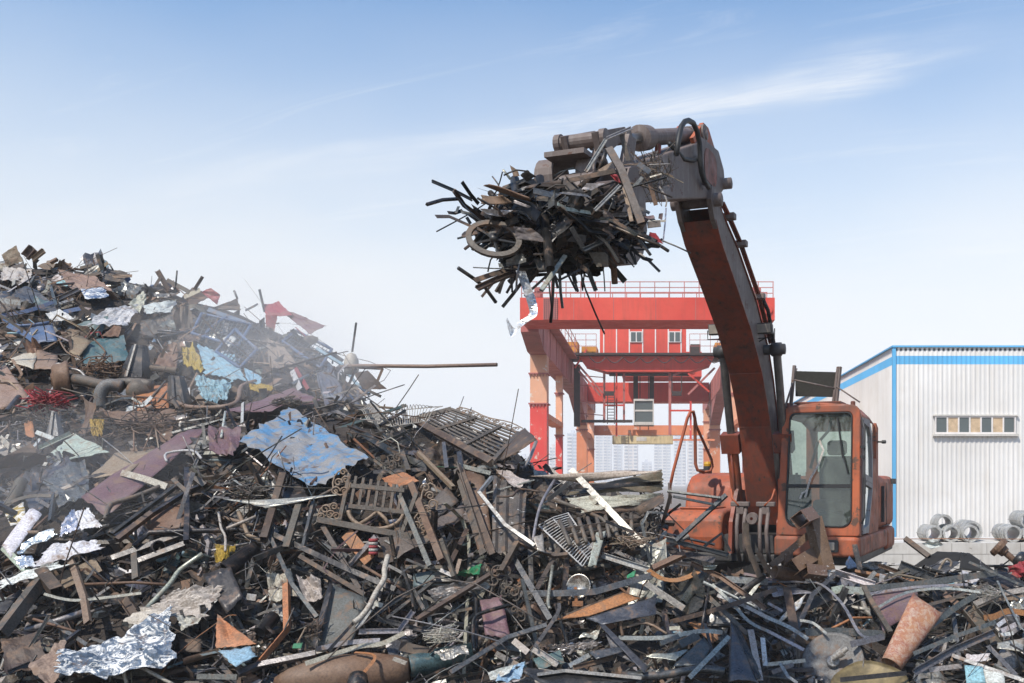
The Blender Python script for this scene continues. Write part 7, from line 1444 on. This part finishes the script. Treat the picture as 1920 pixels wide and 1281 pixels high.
# ================================================================== the load in the bucket
LG = 'scrap held in the excavator bucket'
LAND += [(1075, 430, 'the heart of the bucket load'), (925, 447, 'the spoked wheel in the load'), (985, 560, 'the hanging foil strip'), (1190, 380, 'the right side of the load'), (940, 365, 'the rusty plates of the load'), (1060, 330, 'the bucket linkage'), (1200, 470, 'the lower right of the load')]
r6 = random.Random(66); mm = MM()
for i in range(560):
    while True:
        a_, b_, c_ = r6.uniform(-1, 1), r6.uniform(-1, 1), r6.uniform(-1, 1)
        if a_ * a_ + b_ * b_ + c_ * c_ < 1: break
    p = E(5.50 + 0.46 * b_, -0.04 + 0.60 * a_, 3.90 + 0.27 * c_ - 0.04 * a_)
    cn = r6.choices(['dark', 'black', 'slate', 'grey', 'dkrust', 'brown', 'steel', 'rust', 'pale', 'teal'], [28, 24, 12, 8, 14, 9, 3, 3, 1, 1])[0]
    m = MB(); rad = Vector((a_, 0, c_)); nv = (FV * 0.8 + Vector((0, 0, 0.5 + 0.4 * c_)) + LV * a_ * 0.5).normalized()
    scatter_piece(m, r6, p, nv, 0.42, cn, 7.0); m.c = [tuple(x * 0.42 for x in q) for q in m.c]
    if max(v[2] for v in m.v) > 4.34 or min(v[2] for v in m.v) < 3.42: continue
    mm.take(m, FIN.index(matfor(cn)))
for i in range(26):
    a_ = r6.uniform(0, 6.28); q0 = E(5.5 + r6.uniform(-.3, .35), 0.45 * math.cos(a_), 3.88 + 0.18 * math.sin(a_)); d_ = (LV * math.cos(a_) + Z_ * (math.sin(a_) * 0.55 - 0.12) + FV * r6.uniform(-0.3, 0.6)).normalized(); L_ = r6.uniform(0.25, 0.55)
    if math.sin(a_) > 0.4: continue
    m = MB(); put_bar(m, refine([q0, q0 + d_ * L_ * 0.5 + Vector((r6.gauss(0, .03), 0, r6.gauss(0, .03))), q0 + d_ * L_ + Vector((0, 0, -0.09))], 2), r6.choice(['rod', 'flat', 'sq', 'L']), r6.uniform(0.01, 0.026), jit(C[r6.choice(['black', 'dark', 'dkrust'])], 0.3, r6), Z_); mm.take(m, 1)
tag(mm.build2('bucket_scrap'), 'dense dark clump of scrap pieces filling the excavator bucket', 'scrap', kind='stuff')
def lb(pts, w, kind, cn, Y, sm=0): return bar(pts, w, kind, cn, Y=Y, sm=sm, grp=LG)
Z1 = lambda *p: [(780 + x / 2.9117, 200 + y / 2.9117) for x, y in p]
Z4 = lambda *p: [(790 + x / 4.004, 300 + y / 4.004) for x, y in p]
Z5 = lambda *p: [(1000 + x / 6.404, 220 + y / 6.404) for x, y in p]
Z6 = lambda *p: [(1000 + x / 6.742, 400 + y / 6.742) for x, y in p]
lb(Z4((80, 160), (245, 230), (380, 300)), 6, 'U', 'slate', (7.1, 7.4)); lb(Z4((40, 335), (160, 300), (280, 292)), 6, 'sq', 'dark', (7.0, 7.3)); lb(Z4((245, 230), (320, 340), (470, 450)), 8, 'U', 'dkrust', (7.0, 7.3)); lb(Z4((305, 165), (370, 260), (430, 330)), 7, 'flat', 'dark', (7.2, 7.4))
lb(Z4((110, 425), (210, 425), (390, 505), (580, 585)), 8, 'flat', 'brown', (6.9, 7.2)); lb(Z4((200, 395), (250, 400), (310, 380)), 7, 'flat', 'black', (7.1, 7.2)); lb(Z4((260, 400), (280, 350)), 5, 'flat', 'grey', (7.1, 7.2)); lb(Z4((340, 430), (370, 480)), 6, 'flat', 'dark', 7.15); lb(Z4((300, 390), (380, 410), (460, 460)), 7, 'flat', 'pale', (7.15, 7.3))
lb(Z4((275, 810), (400, 895), (480, 960), (560, 1070)), 7, 'rod', 'dark', (7.0, 7.3)); lb(Z4((400, 905), (560, 850), (720, 810)), 11, 'flat', 'dkrust', (7.0, 7.3)); lb(Z4((420, 965), (560, 900), (720, 840)), 11, 'U', 'dkrust', (6.95, 7.25)); lb(Z4((640, 1000), (690, 910), (720, 870)), 5, 'rod', 'dark', 7.3); lb(Z4((500, 840), (520, 750), (550, 720)), 3, 'rod', 'dark', 7.2, 2)
lb(Z4((900, 980), (990, 850), (1081, 720)), 8, 'box', 'pale', (6.8, 7.0)); lb([(1018, 547), (1050, 506), (1080, 458)], 9, 'U', 'pale', (6.75, 6.95)) if False else None
lb(Z6((1000, 470), (1030, 890)), 12, 'pipe', 'rust', 7.25); lb(Z6((660, 640), (790, 980)), 8, 'U', 'black', 7.2); lb(Z6((330, 700), (345, 1000), (370, 1200)), 6, 'sq', 'black', 7.1); lb(Z6((270, 780), (310, 950)), 5, 'flat', 'black', 7.15); lb(Z6((430, 760), (545, 985)), 4, 'rod', 'black', 7.2); lb(Z6((490, 720), (535, 890)), 8, 'flat', 'dark', 7.2); lb(Z6((340, 840), (660, 680)), 4, 'flat', 'dark', 7.1)
lb(Z6((1190, 410), (1300, 650)), 5, 'flat', 'black', 7.3); lb(Z6((1210, 420), (1400, 570), (1500, 600)), 8, 'flat', 'dark', (7.3, 7.2)); lb(Z6((1420, 560), (1600, 740)), 5, 'flat', 'black', 7.2); lb(Z6((1200, 385), (1590, 415)), 7, 'sq', 'dark', (7.4, 7.1)); lb(Z6((1070, 490), (1190, 490)), 7, 'sq', 'dark', 7.2); lb(Z6((1080, 530), (1190, 580)), 4, 'sq', 'black', 7.25)
lb(Z5((910, 380), (1060, 640), (1300, 1280)), 14, 'box', 'brown', (7.2, 6.9)); lb(Z5((1090, 850), (1180, 1250)), 7, 'flat', 'tan', (7.1, 6.95)); lb(Z5((870, 270), (630, 660)), 7, 'U', 'pale', (7.3, 7.1)); lb(Z5((890, 255), (1180, 130)), 7, 'U', 'pale', (7.35, 7.6)); lb(Z5((740, 1120), (1040, 820)), 7, 'U', 'pale', (6.8, 6.95)); lb(Z5((870, 400), (800, 640)), 10, 'rod', 'black', 7.4)
lb(Z5((1060, 210), (1110, 420), (1140, 520)), 9, 'flat', 'brown', 7.5); lb(Z5((430, 760), (990, 640)), 10, 'flat', 'dkrust', (7.0, 7.2)); lb(Z5((0, 880), (200, 930), (450, 1000)), 12, 'flat', 'grey', (6.9, 7.0)); lb(Z5((290, 1040), (400, 1100), (700, 1150)), 7, 'flat', 'mint', (6.85, 6.95)); lb(Z5((800, 660), (1000, 540)), 12, 'flat', 'tan', (7.3, 7.4)); lb(Z5((1380, 1250), (1590, 1245)), 4, 'flat', 'bone', 7.3); lb(Z5((1210, 830), (1310, 720)), 7, 'flat', 'grey', 7.3); lb(Z5((1260, 560), (1400, 660)), 11, 'flat', 'grey', 7.35); lb(Z5((1400, 720), (1540, 680)), 3, 'flat', 'pale', 7.3); lb(Z5((1390, 570), (1640, 560)), 2, 'rod', 'bone', 7.5)
lb(Z6((640, 470), (830, 380), (1200, 110)), 9, 'U', 'slate', (6.9, 7.1)); lb(Z6((880, 200), (960, 250), (1020, 320)), 5, 'flat', 'rust', 6.95); lb(Z6((480, 180), (640, 460)), 9, 'flat', 'grey', (6.85, 6.95)); lb(Z6((1440, 150), (1610, 130)), 13, 'flat', 'brown', 7.2); lb(Z6((0, 520), (180, 515)), 4, 'rod', 'tan', 6.9)
lb([(1248, 388), (1250, 376), (1244, 362), (1236, 350)], 3, 'flat', 'pale', 7.6, 2); lb([(1243, 455), (1247, 420), (1249, 390)], 3, 'flat', 'foil', 7.5)
lb([(1218, 342), (1224, 365), (1230, 385)], 8, 'flat', 'rust', 7.4); lb([(1196, 388), (1218, 400)], 6, 'flat', 'slate', 7.3)
def lp(c, cn, Y, label=None, **k): return plate(c, cn, Y=Y, label=label, grp=LG, **k)
lp(Z4((440, 170), (640, 205), (815, 265), (800, 300)), 'rust', (7.0, 6.95, 6.9, 6.9), 'long curved rusty plate on the left of the bucket load', amp=0.02, n=8, curl=0.05); lp(Z4((468, 270), (620, 270), (700, 330), (470, 340)), 'rust', (6.95, 6.9, 6.9, 6.95), 'short curved rusty plate below the long one in the bucket load', amp=0.02, n=8, curl=-0.04)
lp(Z4((660, 30), (720, 70), (735, 115), (690, 120)), 'rust', 7.3, amp=0.04, n=6); lp(Z4((740, 110), (800, 80), (850, 130), (790, 160)), 'dark', 7.2, amp=0.05, n=6); lp(Z4((605, 75), (620, 70), (680, 140), (660, 150)), 'pale', 7.3, amp=0.01, n=4); lp(Z4((900, 180), (1040, 150), (1081, 200), (940, 240)), 'dkrust', 7.0, amp=0.04, n=7); lp(Z4((690, 500), (830, 510), (960, 620), (720, 600)), 'brown', 6.85, amp=0.04, n=10, freq=5)
lp(Z4((640, 760), (760, 700), (800, 780), (640, 800)), 'grey', 7.0, amp=0.07, n=8, freq=5); lp(Z5((350, 890), (560, 860), (700, 960), (300, 920)), 'grey', 6.85, amp=0.05, n=8); lp(Z5((640, 800), (860, 800), (700, 880), (580, 870)), 'pale', 6.9, amp=0.04, n=7)
lp(Z5((920, 690), (1010, 690), (1050, 790), (980, 760)), 'red', 7.0, 'pinkish red rag in the bucket load under the linkage', amp=0.04, n=6, freq=6, mat='s_cloth'); lp(Z6((1470, 240), (1550, 250), (1640, 380), (1450, 330)), 'red', 7.1, 'faded red sheet at the lower right of the bucket load', amp=0.05, n=7, mat='s_cloth'); lp(Z6((1400, 40), (1520, 20), (1540, 60), (1390, 90)), 'maroon', 7.2, amp=0.05, n=6); lp(Z6((1590, 0), (1640, 0), (1630, 80), (1580, 60)), 'maroon', 7.3, amp=0.04, n=6)
lp(Z6((0, 560), (330, 560), (230, 740), (60, 735)), 'dark', 7.1, amp=0.03, n=6); lp(Z6((700, 500), (940, 490), (950, 660), (800, 670)), 'brown', 7.05, amp=0.04, n=7); lp(Z6((1000, 0), (1190, 0), (1180, 40), (1010, 40)), 'slate', 6.95, amp=0.04, n=6)
lp(Z4((420, 210), (480, 230), (640, 280), (540, 250)), 'black', 6.98, amp=0.03, n=5); lp(Z4((440, 370), (690, 380), (600, 420), (500, 410)), 'white', 6.95, amp=0.04, n=8, freq=4); lp(Z4((700, 300), (820, 350), (800, 360), (690, 320)), 'pale', 6.88, amp=0.01, n=4)
# hanging foil strip
fp = [(976, 508), (984, 530), (994, 556), (1000, 580), (998, 592), (978, 606), (962, 624), (950, 598)]
m = MB(C['foil']); pts = refine([P(x, y, 7.15 - 0.01 * i) for i, (x, y) in enumerate(fp)], 4); wd = [0.035] * 12 + [0.042] * 10 + [0.03] * 20
vs = []
for i, p in enumerate(pts):
    t = i / (len(pts) - 1); tw = 0.5 * math.sin(t * 9); dr_ = Vector((math.cos(tw), 0.5 * math.sin(tw * 2), 0.35 * math.sin(tw))) if t < 0.72 else Vector((0.35, 0.3, 0.9)); h_ = 0.034 * (1 if t < 0.85 else max(0.25, (1 - t) * 6 + 0.2)); vs += [p - dr_ * h_, p + dr_ * h_]
m.add(vs, [(2 * i, 2 * i + 1, 2 * i + 3, 2 * i + 2) for i in range(len(pts) - 1)]); tag(m.build('foil_strip', M['s_shiny']), 'long shiny foil strip hanging from the bucket load', 'foil')
# spoked wheel
wc = P(926, 448, 7.0); wl_ = empty('spoked_wheel', wc, 'rusty spoked wheel hanging at the left of the bucket load', 'wheel'); u1 = Vector((0.165, -0.03, -0.075)); u2 = Vector((0.055, 0.05, 0.085))
m = MB(C['brown']); ring_ = [wc + u1 * math.cos(R(a)) + u2 * 1.25 * math.sin(R(a)) for a in range(0, 361, 15)]; m.sweep(ring_, [(-0.02, -0.012), (0.02, -0.012), (0.02, 0.012), (-0.02, 0.012)], up=u1.cross(u2), caps=False); m.build('rim', M['s_rust'], wl_)
for a in range(20, 380, 72):
    m = MB(C['dark']); m.beam(wc, wc + u1 * math.cos(R(a)) * 0.97 + u2 * 1.22 * math.sin(R(a)), 0.016, 0.012); m.build('spoke', M['s_dark'], wl_)
m = MB(C['dark']); m.smooth = True; nn = u1.cross(u2).normalized(); m.lathe(wc - nn * 0.03, wc + nn, [(0, 0), (0, 0.03), (0.06, 0.03), (0.06, 0)], 12); m.build('hub', M['s_dark'], wl_)
tangle_c = None
m = MB(C['brown']); r9 = random.Random(9); c0 = E(4.75, 0.42, 4.46)
for i in range(60): m.tube(refine([c0 + Vector((r9.gauss(0, .10), r9.gauss(0, .1), r9.gauss(0, .09))) for _ in range(3)], 3), 0.003, 4, jit(C[r9.choice(['brown', 'tan', 'grey'])], 0.3, r9))
tag(m.build('wire_tangle', M['s_rust']), 'wiry brown tangle hanging between the bucket load and the stick', 'wire tangle', kind='stuff')
run_scatter(6800, 270)
resolve_labels()
# ================================================================== air
def volume(name, dens, colr, aniso=0.35):
    m_ = bpy.data.materials.new(name); m_.use_nodes = True; t = m_.node_tree; t.nodes.clear()
    o = t.nodes.new('ShaderNodeOutputMaterial'); v = t.nodes.new('ShaderNodeVolumePrincipled'); v.inputs['Color'].default_value = (*colr, 1); v.inputs['Density'].default_value = dens; v.inputs['Anisotropy'].default_value = aniso
    t.links.new(v.outputs[0], o.inputs['Volume']); return m_
hzb = MB(); hzb.box(-1400, 1400, -60, 1400, GZ - 1.0, 74); tag(hzb.build('haze', volume('pale haze', 0.0010, (0.97, 0.985, 1.0), -0.25), origin=(0, 0, 0)), kind='stuff')


DUST = volume('drifting dust', 0.042, (0.97, 0.96, 0.95), -0.1)
def dust_cloud(c, rad, seed):
    """soft lump of drifting dust, thin enough to see through"""
    m = MB(); n = 14; vs = []; m.smooth = True
    for j in range(n + 1):
        for i in range(2 * n):
            a = math.pi * j / n; b = math.pi * i / n; d = Vector((math.sin(a) * math.cos(b), math.sin(a) * math.sin(b), math.cos(a)))
            k_ = 1 + 0.35 * mnoise.noise((d.x * 1.3 + seed, d.y * 1.3, d.z * 1.3 + seed * 2)); vs.append((c[0] + rad[0] * d.x * k_, c[1] + rad[1] * d.y * k_, c[2] + rad[2] * d.z * k_))
    fs = [(j * 2 * n + i, (j + 1) * 2 * n + i, (j + 1) * 2 * n + (i + 1) % (2 * n), j * 2 * n + (i + 1) % (2 * n)) for j in range(n) for i in range(2 * n)]
    m.add(vs, fs); tag(m.build('dust_cloud', DUST, origin=c), 'pale dust drifting over the far scrap heap', 'dust', 'drifting dust over the heaps', kind='stuff')
for i, (px, py, Y, rx, ry, rz) in enumerate(((500, 690, 15.0, 1.9, 1.5, 1.2), (540, 640, 16.5, 1.7, 1.5, 1.1), (90, 890, 11.6, 1.6, 0.9, 0.7), (40, 960, 10.8, 1.0, 0.6, 0.5), (180, 850, 12.4, 1.5, 0.9, 0.7), (570, 700, 15.4, 1.3, 1.2, 0.8), (440, 600, 18.0, 2.0, 1.5, 1.2))):
    c = P(px, py, Y); dust_cloud((c.x, c.y, c.z), (rx, ry, rz), i * 3.7)
